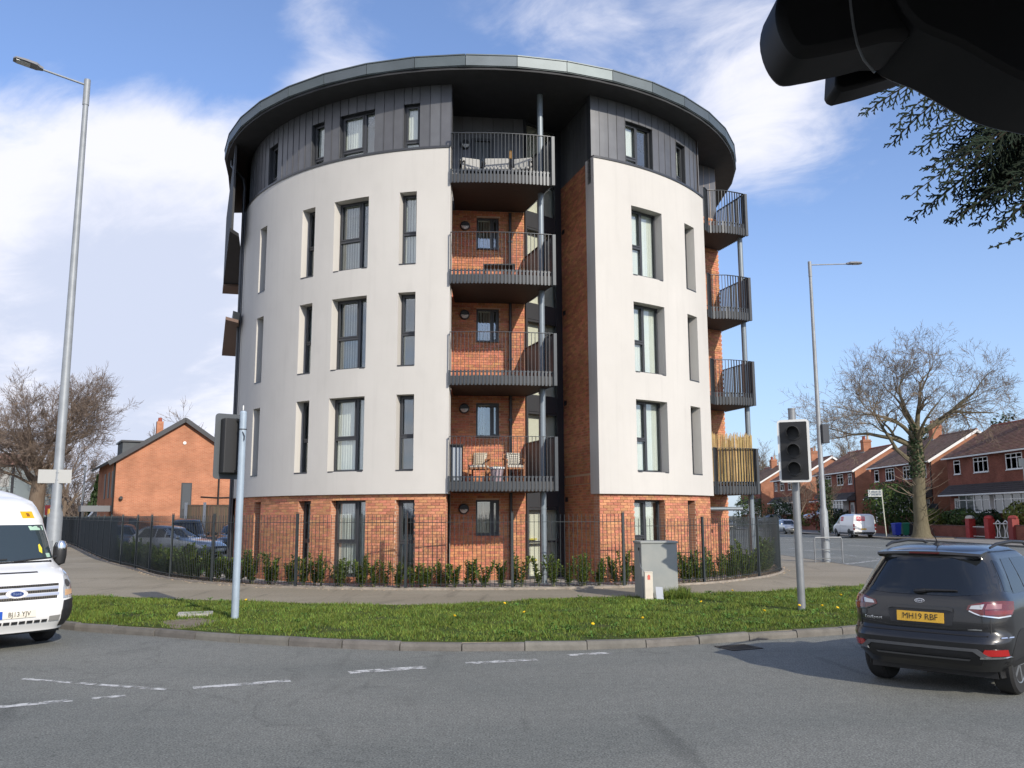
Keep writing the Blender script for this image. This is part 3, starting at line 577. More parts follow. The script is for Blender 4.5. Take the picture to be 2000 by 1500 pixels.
# ---- window units
def frame_bar(mb, c, t, n, u0, u1, v0, v1, dep=.07, off=0.0):
    mb.obox(c + t * ((u0 + u1) / 2) + UP * ((v0 + v1) / 2) + n * off, t, n, UP, u1 - u0, dep, v1 - v0)
def pane_quad(c, t, n, u0, u1, v0, v1, par, mat=None):
    mb = MB(); mb.obox(c + t * ((u0 + u1) / 2) + UP * ((v0 + v1) / 2) - n * .012, t, n, UP, u1 - u0, .012, v1 - v0); mb.build('pane', mat or m_glass, par)
rw = random.Random(21)
def window(par, c, t, n, w, h, style, blind=0.9, sill=True, glass=None, brickhead=False, twist=None, name='window', dark=False):
    """c = bottom centre of the opening at the frame plane; t along the wall, n outwards"""
    f = .052; mb = MB(); W = w / 2
    frame_bar(mb, c, t, n, -W, -W + f, 0, h); frame_bar(mb, c, t, n, W - f, W, 0, h); frame_bar(mb, c, t, n, -W + f, W - f, h - f, h); frame_bar(mb, c, t, n, -W + f, W - f, 0, f)
    cells = []
    if style == 'w': m = -W + w * .66; tr = h * .45; cells = [(-W + f, m - .04, f, tr - .035), (-W + f, m - .04, tr + .035, h - f), (m + .04, W - f, f, h - f)]
    elif style == 'v': m = -W + w * .50; tr = h * .45; cells = [(-W + f, m - .04, f, tr - .035), (-W + f, m - .04, tr + .035, h - f), (m + .04, W - f, f, h - f)]
    elif style == 'n': m = None; tr = h * .45; cells = [(-W + f, W - f, f, tr - .035), (-W + f, W - f, tr + .035, h - f)]
    elif style == 'c': m = -W + w * .68; tr = None; cells = [(-W + f, m - .03, f, h - f), (m + .03, W - f, f, h - f)]
    else: m = None; tr = None; cells = [(-W + f, W - f, f, h - f)]
    if m is not None: frame_bar(mb, c, t, n, m - .04, m + .04, f, h - f)
    if tr is not None: frame_bar(mb, c, t, n, -W + f, (m - .04) if m is not None else (W - f), tr - .035, tr + .035, .075)
    # the opening sash stands a little proud of the fixed frame
    u0, u1, v0, v1 = cells[1] if len(cells) > 1 else cells[0]; s = .038
    for q in ((u0, u0 + s, v0, v1), (u1 - s, u1, v0, v1), (u0 + s, u1 - s, v0, v0 + s), (u0 + s, u1 - s, v1 - s, v1)): frame_bar(mb, c, t, n, *q, .05, .03)
    fo = mb.build(name, m_frame, par)
    for q in cells: pane_quad(c, t, n, *q, fo, glass)
    if sill:
        mb = MB(); mb.obox(c + n * (.165 if sill is True else sill) + UP * .0, t, n, UP, w - .004, .31 if sill is True else sill * 2 + .06, .035); mb.build('sill', m_frame, fo)
    if blind > 0:
        mb = MB(); x = -W + .07; tw = twist if twist is not None else rw.uniform(.25, .9)
        lim = -W + w * blind
        while x < lim:
            a = tw + rw.uniform(-.06, .06); tt = t * math.cos(a) + n * math.sin(a); nn = n * math.cos(a) - t * math.sin(a)
            p = c + t * x - n * .085; d = .044
            mb.add([p - tt * d + UP * .08, p + tt * d + UP * .08, p + tt * d + UP * (h - .07), p - tt * d + UP * (h - .07), p - UP * -.08 + nn * .008, p + UP * (h - .07) + nn * .008], [(0, 4, 5, 3), (4, 1, 2, 5)])
            x += .083
        mb.obox(c - n * .085 + UP * (h - .05), t, n, UP, w - .1, .05, .05)
        mb.build('blind', m_blind, fo)
    return fo
def cyl_window(a0, a1, z0, z1, R, style, blind, **k):
    am = (a0 + a1) / 2; t, n = tn(am); w = 2 * R * math.sin(R_((a1 - a0) / 2)); d = R * math.cos(R_((a1 - a0) / 2))
    c = Vector((OX, OY, 0)) + n * d + UP * z0
    return window(blk, c, t, n, w, z1 - z0, style, blind, **k)
BL = {('w', 0): 1.0, ('w', 1): 0.72, ('w', 2): 0.72}
for ci, (a, b, k) in enumerate(COLS_L):
    for ri, (z0, z1) in enumerate(ROWS):
        bl = {0: .9, 1: .5, 2: [1.0, .70, .70][ri], 3: [0.0, .30, 1.0][ri]}[ci]
        cyl_window(a, b, z0, z1, RW - .31, k, bl, twist=(.15 if (ci == 2 and ri == 0) else None))
for ci, (a, b, k) in enumerate(COLS_R):
    for ri, (z0, z1) in enumerate(ROWS): cyl_window(a, b, z0, z1, RW - .31, k, [.98, .9][ci], twist=.25)
# ---- top storey: zinc cladding panels, each its own
TOPZ0, TOPZ1 = 11.45, 13.46
top_L = [(-51.7, -47.5, 'n'), (-35.4, -31.9, 'n'), (-27.8, -19.7, 'w'), (-13.5, -10.3, 'n')]; top_R = [(31.9, 39.5, 'v'), (47.6, 51.5, 'n')]
rc = random.Random(8)
def clad_panel(a0, a1, z0, z1):
    g = .035; a0 += g; a1 -= g; mb = MB(); V = []; k = 3; d = .022; j = rc.uniform(-.003, .003)
    for i in range(k):
        a = a0 + (a1 - a0) * i / (k - 1)
        V += [cyl(RC + j, a, z0), cyl(RC + j, a, z1), cyl(RC - d, a, z0), cyl(RC - d, a, z1)]
    F = []
    for i in range(k - 1): o = 4 * i; F += [(o, o + 4, o + 5, o + 1), (o, o + 2, o + 6, o + 4), (o + 1, o + 5, o + 7, o + 3)]
    F += [(0, 1, 3, 2), (4 * k - 4, 4 * k - 2, 4 * k - 1, 4 * k - 3)]
    mb.add(V, F)
    # standing seam along one edge
    t, n = tn(a1); mb.obox(cyl(RC + .008, a1 - .04, (z0 + z1) / 2), t, n, UP, .012, .016, z1 - z0 - .004)
    mb.build('cladding_panel', m_clad, blk)
for a0, a1, tops in ((aL0, aL1, top_L), (aR0, aR1, top_R)):
    mb = MB(); curved_wall(mb, RC - .03, a0, a1, 11.3, ZS, [(p, q, TOPZ0, TOPZ1) for p, q, k in tops], .20, ends=.2); mb.build('wall', m_frame, blk)
    E = sorted({a0, a1} | {x for p, q, k in tops for x in (p, q)})
    for p, q in zip(E, E[1:]):
        k = max(1, round((q - p) / 2.05)); isop = any(abs(p - o[0]) < 1e-6 for o in tops)
        for i in range(k):
            b0 = p + (q - p) * i / k; b1 = p + (q - p) * (i + 1) / k
            clad_panel(b0, b1, (TOPZ1 if isop else ZT + .03), ZS - .004)
    for ti, (p, q, k) in enumerate(tops): cyl_window(p, q, TOPZ0, TOPZ1, RC - .17, k, [.6, .9, .62, .95][ti], sill=False, twist=.2)
# ---- brickwork
m_revbrick = brick_tex_mat('reveal_brick', (.40, .17, .10), (.50, .24, .145), (.52, .39, .29), .15)
BRICKS = []
def lay(path, s0, s1, z0, z1, ops, off=0.0):
    """path(s) -> (point, t, n); ops are (s0, s1, z0, z1) holes"""
    nz = int(round((z1 - z0) / .075)); pitch = .225
    for k in range(nz):
        zb = z0 + k * .075; zm = zb + .0375
        iv = [(s0, s1)]
        for o in ops:
            if o[2] - .02 < zm < o[3] + .02:
                nv = []
                for a, b in iv:
                    if o[1] <= a or o[0] >= b: nv.append((a, b)); continue
                    if o[0] > a: nv.append((a, o[0]))
                    if o[1] < b: nv.append((o[1], b))
                iv = nv
        for a, b in iv:
            i0 = math.floor((a - s0) / pitch) - 1; x = s0 + i0 * pitch + (pitch / 2 if k % 2 else 0)
            while x < b:
                l = max(a, x + .005); r = min(b, x + pitch - .005)
                if r - l > .03: P, t, n = path((l + r) / 2); BRICKS.append((P, t, n, r - l, zb + .0375, (r - l) > .213))
                x += pitch
def arc(R):
    def f(s): a = math.degrees(s / R); t, n = tn(a); return cyl(R, a, 0), t, n
    return f
def line(p, q):
    p = Vector(p + (0,)); q = Vector(q + (0,)); t = (q - p).normalized(); n = Vector((t.y, -t.x, 0))
    return (lambda s: (p + t * s, t, n)), (q - p).length, t, n
ground_L = [(-51.6, -48.6, 'n'), (-35.6, -32.3, 'n'), (-27.3, -19.75, 'w'), (-13.8, -10.3, 'n')]; ground_R = [(31.75, 39.85, 'v'), (47.3, 50.4, 'n')]
for a0, a1, tops in ((aL0, aL1 - .5, ground_L), (aR0 + .35, aR1 - .4, ground_R)):
    ops = [(p, q, .21 if k != 'v' else .35, 2.26) for p, q, k in tops]
    mb = MB(); curved_wall(mb, RB - .012, a0, a1, -.05, Z1 + .02, ops, .34, ends=.3, rm=1); mb.build('mortar_backing', [m_mortar, m_revbrick], blk)
    lay(arc(RB), R_(a0) * RB, R_(a1) * RB, 0.0, Z1 + .02, [(R_(o[0]) * RB, R_(o[1]) * RB, o[2], o[3]) for o in ops])
    # brick reveals beside each opening
    for p, q, k in tops:
        for a, sg in ((p, 1), (q, -1)):
            t, n = tn(a); P = cyl(RB, a, 0)
            for j in range(int((2.26 - .21) / .075)):
                zz = .2625 + j * .075
                BRICKS.append((P - n * (.075 if j % 2 else .12) + t * (-.03 * sg), -n, t * sg, .10 if j % 2 else .2, zz, False)) if False else None
    for ti, (p, q, k) in enumerate(tops): cyl_window(p, q, .21 if k != 'v' else .35, 2.26, RB - .25, k, [.9, .95, .95, .35][ti], sill=.12, twist=[.2, .2, .2, .9][ti])
# recess: brick back wall, return wall, stair glazing
BKA, BKB, GLB = (-1.80, 25.20), (0.38, 25.45), (1.56, 26.50)
RTB = (2.36, 23.95)
f, L1, tb, nb = line(BKA, BKB)
WIN_B = [(0.75, 1.43, z, z + 1.0) for z in (1.28, 4.10, 6.93, 9.76)]
SLABS = [2.48, 5.30, 8.09, 10.96]
mb = MB()
def flat_wall(mb, p, q, z0, z1, ops, depth, n):
    p = Vector(p + (0,)); q = Vector(q + (0,)); t = (q - p).normalized(); Lw = (q - p).length
    S = sorted({0, Lw} | {x for o in ops for x in o[:2]}); Z = sorted({z0, z1} | {x for o in ops for x in o[2:4]})
    for a, b in zip(S, S[1:]):
        for c, d in zip(Z, Z[1:]):
            if any(o[0] < (a + b) / 2 < o[1] and o[2] < (c + d) / 2 < o[3] for o in ops): continue
            mb.quad(p + t * a + UP * c, p + t * b + UP * c, p + t * b + UP * d, p + t * a + UP * d)
    for a, b, c, d in ops:
        v = [p + t * x + UP * z for x, z in ((a, c), (b, c), (b, d), (a, d))]
        for i in range(4): mb.quad(v[i], v[(i + 1) % 4], v[(i + 1) % 4] - n * depth, v[i] - n * depth)
flat_wall(mb, BKA, BKB, -.05, 10.96, WIN_B, .2, nb); mb.build('mortar_backing', m_mortar, blk)
lay(lambda s: (f(s)[0] + nb * .010, tb, nb), 0, L1, 0, 10.96, WIN_B)
for o in WIN_B: window(blk, Vector(BKA + (0,)) + tb * ((o[0] + o[1]) / 2) + UP * o[2] - nb * .11, tb, nb, o[1] - o[0], o[3] - o[2], 'c', .75 if o[2] > 5 else 0.35, sill=.08, twist=1.1)
fr_, L2, tr_, nr_ = line(GLB, RTB)
nr_ = -nr_ if nr_.x > 0 else nr_
mb = MB(); flat_wall(mb, GLB, RTB, -.05, ZT, [], .2, nr_); mb.build('mortar_backing', m_mortar, blk)
SOLD = 2.72
lay(lambda s: (fr_(s)[0] + nr_ * .010, tr_, nr_), 0, L2 + .03, 0, ZT, [(-1, 9, SOLD, SOLD + .225)])
for i in range(int(L2 / .075)):
    P, _, _ = fr_(i * .075 + .0375); BRICKS.append((P + nr_ * .010 + UP * 0, UP, nr_, .215, SOLD + .1125, 'soldier'))
# air bricks on the return wall
for z in (2.3, 5.2, 8.0, 10.6):
    mb = MB(); mb.obox(fr_(L2 * .10)[0] + nr_ * .016 + UP * z, tr_, nr_, UP, .2, .02, .14); mb.build('air_brick', m_black, blk)
# right recess piers
PRA, PRB, PRC = (5.55, 28.35), (7.22, 29.42), (7.28, 33.3)
f3, L3, t3, n3 = line(PRA, PRB)
mb = MB(); flat_wall(mb, PRA, PRB, -.05, ZS, [], .2, n3); flat_wall(mb, PRB, PRC, -.05, ZS, [], .2, n3); mb.build('mortar_backing', m_mortar, blk)
lay(lambda s: (f3(s)[0] + n3 * .010, t3, n3), .6, L3, 0, 12.1, [])
E1 = cyl(RB - .02, aR1 - .4, 0)
mb = MB(); flat_wall(mb, (E1.x, E1.y), PRA, -.05, ZS, [], .1, n3); mb.build('wall', m_brick, blk)['label'] = 'plain brick return beside the right balconies'
# bricks: the 300 that show largest as parts, the rest joined
bm_base = MB(); bm_base.obox((0, 0, 0), (1, 0, 0), (0, 1, 0), (0, 0, 1), .214, .03, .0645); brick_me = bm_base.mesh('brick', m_brick)
CP = Vector((0, 0, 1.83))
def vis(b):
    P, t, n, l, z, full = b
    if full is not True: return -1
    p = P + UP * z; d = CP - p
    if (z < .75): return -1                      # behind the laurels
    if n.dot(d.normalized()) < .55: return -1
    return n.dot(d.normalized()) / d.length_squared
order = sorted(range(len(BRICKS)), key=lambda i: -vis(BRICKS[i]))
single = set(order[:300])
mb = MB(); rb = random.Random(2)
for i, (P, t, n, l, z, full) in enumerate(BRICKS):
    c = Vector((P.x, P.y, z)) - n * .007 + n * rb.uniform(-.002, .003)
    if i in single:
        o = bpy.data.objects.new('brick', brick_me); COL.objects.link(o)
        o.matrix_basis = Matrix(((t.x, -n.x, 0, c.x - OX), (t.y, -n.y, 0, c.y - OY), (0, 0, 1, c.z), (0, 0, 0, 1))); o.parent = blk
    else:
        u = UP if full != 'soldier' else n.cross(t)
        mb.obox(c, t, n, u, l - (.001), .03, .0645)
o = mb.build('brickwork', m_brick, blk); o['kind'] = 'stuff'
# inner lining, floors and hidden rear so that the rooms are real and dark
mb = MB()
for a0, a1 in ((aL0, -6.0), (32.0 - 2.5, aR1)):
    A = brk(a0, a1, [], 4)
    for p, q in zip(A, A[1:]): mb.quad(cyl(6.6, p, 0), cyl(6.6, q, 0), cyl(6.6, q, ZS), cyl(6.6, p, ZS))
    pass
    for z in (0.05, 2.62, 5.45, 8.24, 11.1):
        for p, q in zip(A, A[1:]): mb.quad(cyl(RB - .38, p, z), cyl(RB - .38, q, z), cyl(6.6, q, z), cyl(6.6, p, z))
mb.build('inner_wall', m_inner, blk)
LB = (-10.6, 33.3); LA = cyl(RW - .02, aL0, 0)
mb = MB(); flat_wall(mb, LB, (LA.x, LA.y), 0, ZS, [], .1, Vector((-.9, -.3, 0))); mb.build('wall', m_render, blk)['label'] = 'long flank wall facing the left road'
mb = MB(); flat_wall(mb, PRC, LB, 0, ZS, [], .1, Vector((0, 1, 0))); mb.build('wall', m_mortar, blk)
# recess return on the left (hidden edge), and dark cladding of the top recess
Ca = cyl(RW - .3, aL1, 0)
mb = MB(); mb.quad((Ca.x, Ca.y, -.05), (BKA[0], BKA[1], -.05), (BKA[0], BKA[1], 10.9), (Ca.x, Ca.y, 10.9)); mb.build('wall', m_brick, blk)
def straight_clad(p, q, z0, z1, n, w=.30, ops=()):
    p = Vector(p + (0,)); q = Vector(q + (0,)); t = (q - p).normalized(); Lw = (q - p).length; k = round(Lw / w)
    for i in range(k):
        for a, b in ((z0, z1),):
            mb = MB(); mb.obox(p + t * (Lw * (i + .5) / k) + UP * ((a + b) / 2) - n * .01, t, n, UP, Lw / k - .012, .025, b - a); mb.build('cladding_panel', m_clad, blk)
    mb = MB(); mb.quad(*(x - n * .03 for x in (p + UP * z0, q + UP * z0, q + UP * z1, p + UP * z1))); mb.build('wall', m_frame, blk)
straight_clad((Ca.x, Ca.y), BKA, 10.97, ZS, Vector((1, 0, 0)))
straight_clad((BKA[0], BKA[1]), BKB, 10.97, ZS, nb)
straight_clad(GLB, RTB, ZT + .02, ZS, nr_)
straight_clad((E1.x + .05, E1.y), PRA, 12.1, ZS, Vector((.93, .38, 0))); straight_clad(PRA, PRB, 12.1, ZS, n3)
# dark doorways of the top recess
window(blk, Vector(BKA + (0,)) + tb * .92 + UP * 11.36 + nb * .02, tb, nb, .66, 1.9, 'p', 0, sill=False, glass=m_glass_dk)
# stair glazing between the brick walls
pg = Vector(BKB + (0,)); qg = Vector(GLB + (0,)); tg = (qg - pg).normalized(); ng = Vector((tg.y, -tg.x, 0)); Lg = (qg - pg).length
mb = MB()
lev = [0.0] + [s - .12 for s in SLABS] + [ZS]
for s in SLABS: frame_bar(mb, pg, tg, ng, 0, Lg, s - .42, s + .42 if False else s + .06, .10)
for u in (0.0, Lg * .44, Lg - .30): frame_bar(mb, pg, tg, ng, u, u + (.07 if u < 1 else .30), 0, ZS, .12, .01)
for z0, z1 in zip([.1, 2.55, 5.37, 8.16, 11.03], [2.05, 4.87, 7.66, 10.53, 13.9]):
    frame_bar(mb, pg, tg, ng, .07, Lg - .3, z0 - .05, z0 + .01, .08, .005); frame_bar(mb, pg, tg, ng, .07, Lg - .3, z0 + .95, z0 + 1.0, .08, .005); frame_bar(mb, pg, tg, ng, .07, Lg - .3, z1 - .06, z1, .08, .005)
sf = mb.build('stair_window', m_frame, blk)
for z0, z1 in zip([.11, 2.56, 5.38, 8.17, 11.04], [1.99, 4.81, 7.6, 10.47, 13.84]):
    for u0, u1 in ((.07, Lg * .44), (Lg * .44 + .07, Lg - .30)):
        for a, b in ((z0, z0 + .94), (z0 + .99, z1)): pane_quad(pg, tg, ng, u0, u1, a, b, sf, m_glass_dk)
# stairwell inside: pale landings and side walls
m_land_ = M('pale_stair_plaster', (0.78, 0.75, 0.68), 0.85)
mb = MB(); ig = pg - ng * 2.2
for s in [0.02] + SLABS: mb.obox(pg + tg * (Lg * .5 - .1) - ng * .12 + UP * (s + .02), tg, ng, UP, Lg - .1, .14, .22)
mb.quad(*(x - ng * .17 for x in (pg - tg * .1, qg + tg * .1, qg + tg * .1 + UP * ZS, pg - tg * .1 + UP * ZS)))  # pale sheet added close behind the glass, standing in for the lit interior
for x in (pg + tg * .03, qg - tg * .03): mb.quad(x - ng * .1, x - ng * 1.9, x - ng * 1.9 + UP * ZS, x - ng * .1 + UP * ZS)
for s0, s1 in zip([.1] + SLABS, SLABS): mb.obox(pg + tg * (Lg * .5) - ng * .42 + UP * ((s0 + s1) / 2), (tg + UP * 1.7).normalized(), ng, (UP - tg * 1.7).normalized(), 2.9, .3, .16)
mb.build('staircase_and_sheet', m_land_, blk)
m_yel = M('yellow_step_edge', (0.75, 0.62, 0.12), 0.6)
mb = MB()
for z in (.55, 1.15): mb.obox(pg + tg * (.30) - ng * .12 + UP * z, tg, ng, UP, .46, .06, .04)
mb.build('step_edge', m_yel, blk)
# ---- roof
def roof_poly(R, fl=0.0):
    P = [(OX + R * math.sin(R_(a)), OY - R * math.cos(R_(a))) for a in np.linspace(-70.95, 90, 44)]
    dl = R - 9.3
    return P + [(8.22 + dl, 33.8), (-11.35 - dl * .95, 33.8 + dl)]
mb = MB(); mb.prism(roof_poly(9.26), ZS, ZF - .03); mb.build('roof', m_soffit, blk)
rp = roof_poly(9.31); pts = resample(rp[:44], 1.42); pts += [(8.22, 33.8)]
pts = [(-11.35, 33.8), (-10.5, 31.2)] + pts
for p, q in zip(pts, pts[1:]):
    a = Vector(p + (0,)); b = Vector(q + (0,)); t = (b - a).normalized(); n = Vector((t.y, -t.x, 0)); mb = MB(); l = (b - a).length
    c = (a + b) / 2
    mb.obox(c + UP * (ZS + .235) + n * .01, t, n, UP, l - .012, .05, .29)
    mb.obox(c + UP * (ZF + .028) - n * .03, t, n, UP, l - .008, .17, .03)
    mb.obox(c + UP * (ZS + .085) - n * .04, t, n, UP, l - .01, .10, .03)
    mb.build('fascia_panel', m_zinc, blk)
# ---- balconies
m_deck = M('balcony_deck', (0.06, 0.06, 0.062), 0.8)
def balcony(z, nfront, front, wallback, stuff_side=False):
    """pts: outline; first front points (curved), then side to the wall; fins along them"""
    bal = bpy.data.objects.new('balcony', None); COL.objects.link(bal); bal.parent = blk; bal.matrix_parent_inverse = WORLD(blk).inverted()
    outline = front + wallback
    mb = MB(); mb.prism([(p[0], p[1]) for p in offset(front, .06)] + wallback[-1:] if False else outline, z + .03, z + .24); mb.build('deck', m_deck, bal)
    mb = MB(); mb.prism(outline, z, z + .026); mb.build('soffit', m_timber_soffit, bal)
    run = resample(front, .1005); rs = len(run)
    # soffit board joints
    dv = Vector((front[-1][0] - front[0][0], front[-1][1] - front[0][1], 0)).normalized()
    base = MB(); base.box(-.005, .005, -.022, .022, .37, 1.43); me_b = base.mesh('baluster', m_rail)
    base = MB(); base.box(-.025, .025, -.016, .016, -.02, .385); me_s = base.mesh('fascia_slat', m_rail); base = MB(); base.box(-.041, .041, -.005, .005, .37, 1.43); me_w = base.mesh('baluster', m_rail)
    tip = front[nfront - 1]; itip = min(range(rs), key=lambda i: math.hypot(run[i][0] - tip[0], run[i][1] - tip[1]))
    for i, p in enumerate(run):
        q = run[min(i + 1, rs - 1)]; r = run[max(i - 1, 0)]; t = Vector((q[0] - r[0], q[1] - r[1], 0)).normalized(); n = Vector((t.y, -t.x, 0))
        for me, nm in (((me_b if (i <= itip or nfront == 5) else me_w), 'baluster'), (me_s, 'fascia_slat')):
            o = bpy.data.objects.new(nm, me); COL.objects.link(o); o.parent = bal
            o.matrix_basis = Matrix(((t.x, -n.x, 0, p[0]), (t.y, -n.y, 0, p[1]), (0, 0, 1, z), (0, 0, 0, 1)))
    mb = MB(); rr = resample(front, .28) + [front[-1]]
    for zz, h in ((1.43, .012), (.36, .03), (.07, .03)):
        for a, b in zip(rr, rr[1:]):
            a = Vector(a + (0,)); b = Vector(b + (0,))
            if (b - a).length < .02: continue
            t = (b - a).normalized(); n = Vector((t.y, -t.x, 0)); mb.obox((a + b) / 2 + UP * (z + zz) - n * (.045 if zz < 1 else 0), t, n, UP, (b - a).length + .004, .012 if zz < 1 else .062, h)
    mb.build('rail', m_rail, bal)
    # corner plate where the front meets the side
    return bal
BALS = []
def arcpts(R, a0, a1, k): return [(OX + R * math.sin(R_(a)), OY - R * math.cos(R_(a))) for a in np.linspace(a0, a1, k)]
front_curve = arcpts(8.68, -3.9, 14.9, 9)
tipF = front_curve[-1]; endF = (0.40, 25.40)
for z in SLABS:
    b = balcony(z, 9, front_curve + [(tipF[0] + (endF[0] - tipF[0]) * k / 4, tipF[1] + (endF[1] - tipF[1]) * k / 4) for k in range(1, 5)], [(-1.70, 25.18)]); BALS.append(b)
    mb = MB(); mb.rbox((tipF[0] + .02, tipF[1] - .005, z + .71), .085, .085, 1.44, R_(10)); mb.build('corner_post', m_rail, b)
fr2 = [tuple(cyl(8.64, a, 0)[:2]) for a in (58.3, 60.5)] + [(6.95, 27.38), (7.40, 27.55), (7.75, 27.74)]
tipR = fr2[-1]; endR = (7.24, 29.36)
for z in SLABS:
    b = balcony(z, 5, fr2 + [(tipR[0] + (endR[0] - tipR[0]) * k / 3, tipR[1] + (endR[1] - tipR[1]) * k / 3) for k in range(1, 4)], [(5.6, 28.3)]); BALS.append(b)
    mb = MB(); mb.rbox((tipR[0] + .03, tipR[1] + .005, z + .71), .09, .09, 1.44, R_(20)); mb.build('corner_post', m_rail, b)
# columns
mb = MB(); mb.tube((0.84, 23.88, -.05), (0.84, 23.88, ZS), .085, .085, 16, False); mb.tube((0.84, 23.88, 2.0), (0.84, 23.88, 2.03), .093, .093, 16)
for z in SLABS: mb.tube((0.84, 23.88, z + 1.15), (0.84, 23.88, z + 1.18), .092, .092, 16)
mb.build('column', m_pole, blk, smooth=True)
mb = MB(); mb.tube((7.62, 28.02, -.05), (7.62, 28.02, 10.96), .085, .085, 16, False); mb.build('column', m_pole, blk, smooth=True)
# rainwater pipes
def pipe(pts, r=.04, m=None): mb = MB(); mb.path(pts, r, 10); mb.build('drainpipe', m or m_frame, blk, smooth=True)
pb = Vector(BKA + (0,)) + tb * 1.76 + nb * .07
pipe([pb + UP * -.02, pb + UP * 10.9], .045)
mb = MB()
for z in np.arange(1, 10.9, 1.8): mb.obox(pb + UP * float(z), tb, nb, UP, .12, .09, .05)
mb.build('pipe_bracket', m_frame, blk)
pl = cyl(RW + .07, -67.5, 0); pipe([pl, pl + UP * 12.9, cyl(RW + .12, -67.5, 13.2), cyl(9.1, -69.5, 13.75), cyl(9.1, -69.5, ZS)], .05)
pl2 = cyl(RW + .06, -64.5, 0); pipe([pl2, pl2 + UP * 11.9], .022)
pipe([(6.0, 27.9, 2.02), (7.3, 27.9, 2.02)], .06, m_pole)
# round bulkhead lights on the back wall
for z in (2.02, 4.90, 7.70, 10.55 if False else 10.60, 12.55):
    if z == 10.60: zz = 10.42
    else: zz = z
for zz in (2.02, 4.92, 7.72, 10.46, 13.05):
    c = Vector(BKA + (0,)) + tb * .40 + nb * .012 + UP * zz
    mb = MB(); mb.lathe(c, [(.145, 0), (.150, .05), (.135, .085), (.118, .09), (.115, .07), (0, .07)], 24, nb); wl = mb.build('wall_light', m_frame, blk, smooth=True)
    mb = MB(); k = 14; V = [c + nb * .075]; 
    for j in range(k + 1): a = math.pi + math.pi * j / k; V.append(c + nb * .08 + tb * (.112 * math.cos(a)) + UP * (.112 * math.sin(a)))
    W = [c + nb * .125 + UP * -.03]
    for j in range(1, k + 1): mb.add([V[j], V[j + 1], W[0]], [(0, 1, 2)])
    mb.add([V[1], V[k + 1], W[0]], [(0, 2, 1)]); mb.build('lens', m_lamp, wl)
    mb = MB(); V = []
    for j in range(k + 1): a = math.pi * j / k; V += [c + nb * .10 + tb * (.118 * math.cos(a)) + UP * (.118 * math.sin(a) - .004)]
    mb.add(V, [tuple(range(k + 1))]); mb.build('eyelid', m_black, wl)
# flank balcony on the left side seen edge on
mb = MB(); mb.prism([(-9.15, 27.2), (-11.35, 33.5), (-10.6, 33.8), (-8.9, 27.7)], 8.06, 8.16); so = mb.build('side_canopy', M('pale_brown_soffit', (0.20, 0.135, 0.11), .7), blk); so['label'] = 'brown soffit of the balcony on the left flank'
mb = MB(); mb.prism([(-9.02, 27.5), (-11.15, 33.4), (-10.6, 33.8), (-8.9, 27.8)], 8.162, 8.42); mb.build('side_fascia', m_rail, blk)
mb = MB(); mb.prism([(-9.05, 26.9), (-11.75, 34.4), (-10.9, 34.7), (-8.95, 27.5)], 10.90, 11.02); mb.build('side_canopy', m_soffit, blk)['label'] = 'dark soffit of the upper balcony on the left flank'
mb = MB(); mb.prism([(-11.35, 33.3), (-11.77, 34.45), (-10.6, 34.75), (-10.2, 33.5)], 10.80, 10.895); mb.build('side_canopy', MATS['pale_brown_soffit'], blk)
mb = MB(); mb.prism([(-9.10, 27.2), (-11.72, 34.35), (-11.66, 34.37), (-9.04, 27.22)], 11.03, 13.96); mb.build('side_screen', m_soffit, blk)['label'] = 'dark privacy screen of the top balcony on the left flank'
# planting bed, slabs, lawn
mb = MB(); P = arcpts(9.40, -75, 60, 40) + arcpts(8.40, 60, -75, 40); mb.prism(P, -.02, .03); struct(mb, 'paving', m_conc, 'pale paving strip at the foot of the brick wall')
mb = MB(); mb.prism([(-1.7, 23.3), (1.3, 23.2), (2.3, 24.2), (1.4, 26.4), (.4, 25.3), (-1.7, 25.1)], -.02, .026); struct(mb, 'paving', m_conc, 'pale paving in the recess below the balconies')
# ------------------------------------------------------------------ railings round the site
FP = [(-58.0, 106.0), (-31.0, 61.5), (-23.9, 49.2), (-16.9, 36.9), (-13.3, 31.34), (-10.75, 27.33), (-8.35, 24.72), (-5.66, 23.05), (-2.72, 22.33), (0.01, 22.36), (2.81, 22.82), (5.2, 24.0), (7.22, 26.1), (8.6, 28.6), (9.35, 31.4), (9.8, 35.0), (10.0, 45.0), (10.0, 70.0)]
fence = thing('railings', 'dark vertical bar railings curving round the front of the apartment block', 'railings', (0.0, 22.4, 0))
fl = resample(catmull(FP, 10), .112)
i0 = min(range(len(fl)), key=lambda i: abs(fl[i][0] - 2.81) + abs(fl[i][1] - 22.82)); ZF1, ZF2 = 1.86, 1.74
fence_top = lambda i: ZF1 if i <= i0 else ZF2
POSTS = [(-8.35, 24.72), (-5.66, 23.05), (-2.72, 22.33), (0.01, 22.36), (2.81, 22.82), (5.2, 24.0), (7.22, 26.1), (8.6, 28.6)]
post_i = [min(range(len(fl)), key=lambda i: math.hypot(fl[i][0] - p[0], fl[i][1] - p[1])) for p in POSTS]
k = post_i[0] - 25
while k > 0: post_i.append(k); k -= 25
k = post_i[7] + 25
while k < len(fl): post_i.append(k); k += 25
b1 = MB(); b1.tube((0, 0, .06), (0, 0, ZF1), .0075, .0075, 6); me1 = b1.mesh('bar', m_fence); b2 = MB(); b2.tube((0, 0, .06), (0, 0, ZF2), .0075, .0075, 6); me2 = b2.mesh('bar', m_fence)
nearest = sorted((i for i in range(len(fl)) if i not in post_i), key=lambda i: math.hypot(*fl[i]))
single = set(nearest[:298]); mbr = MB()
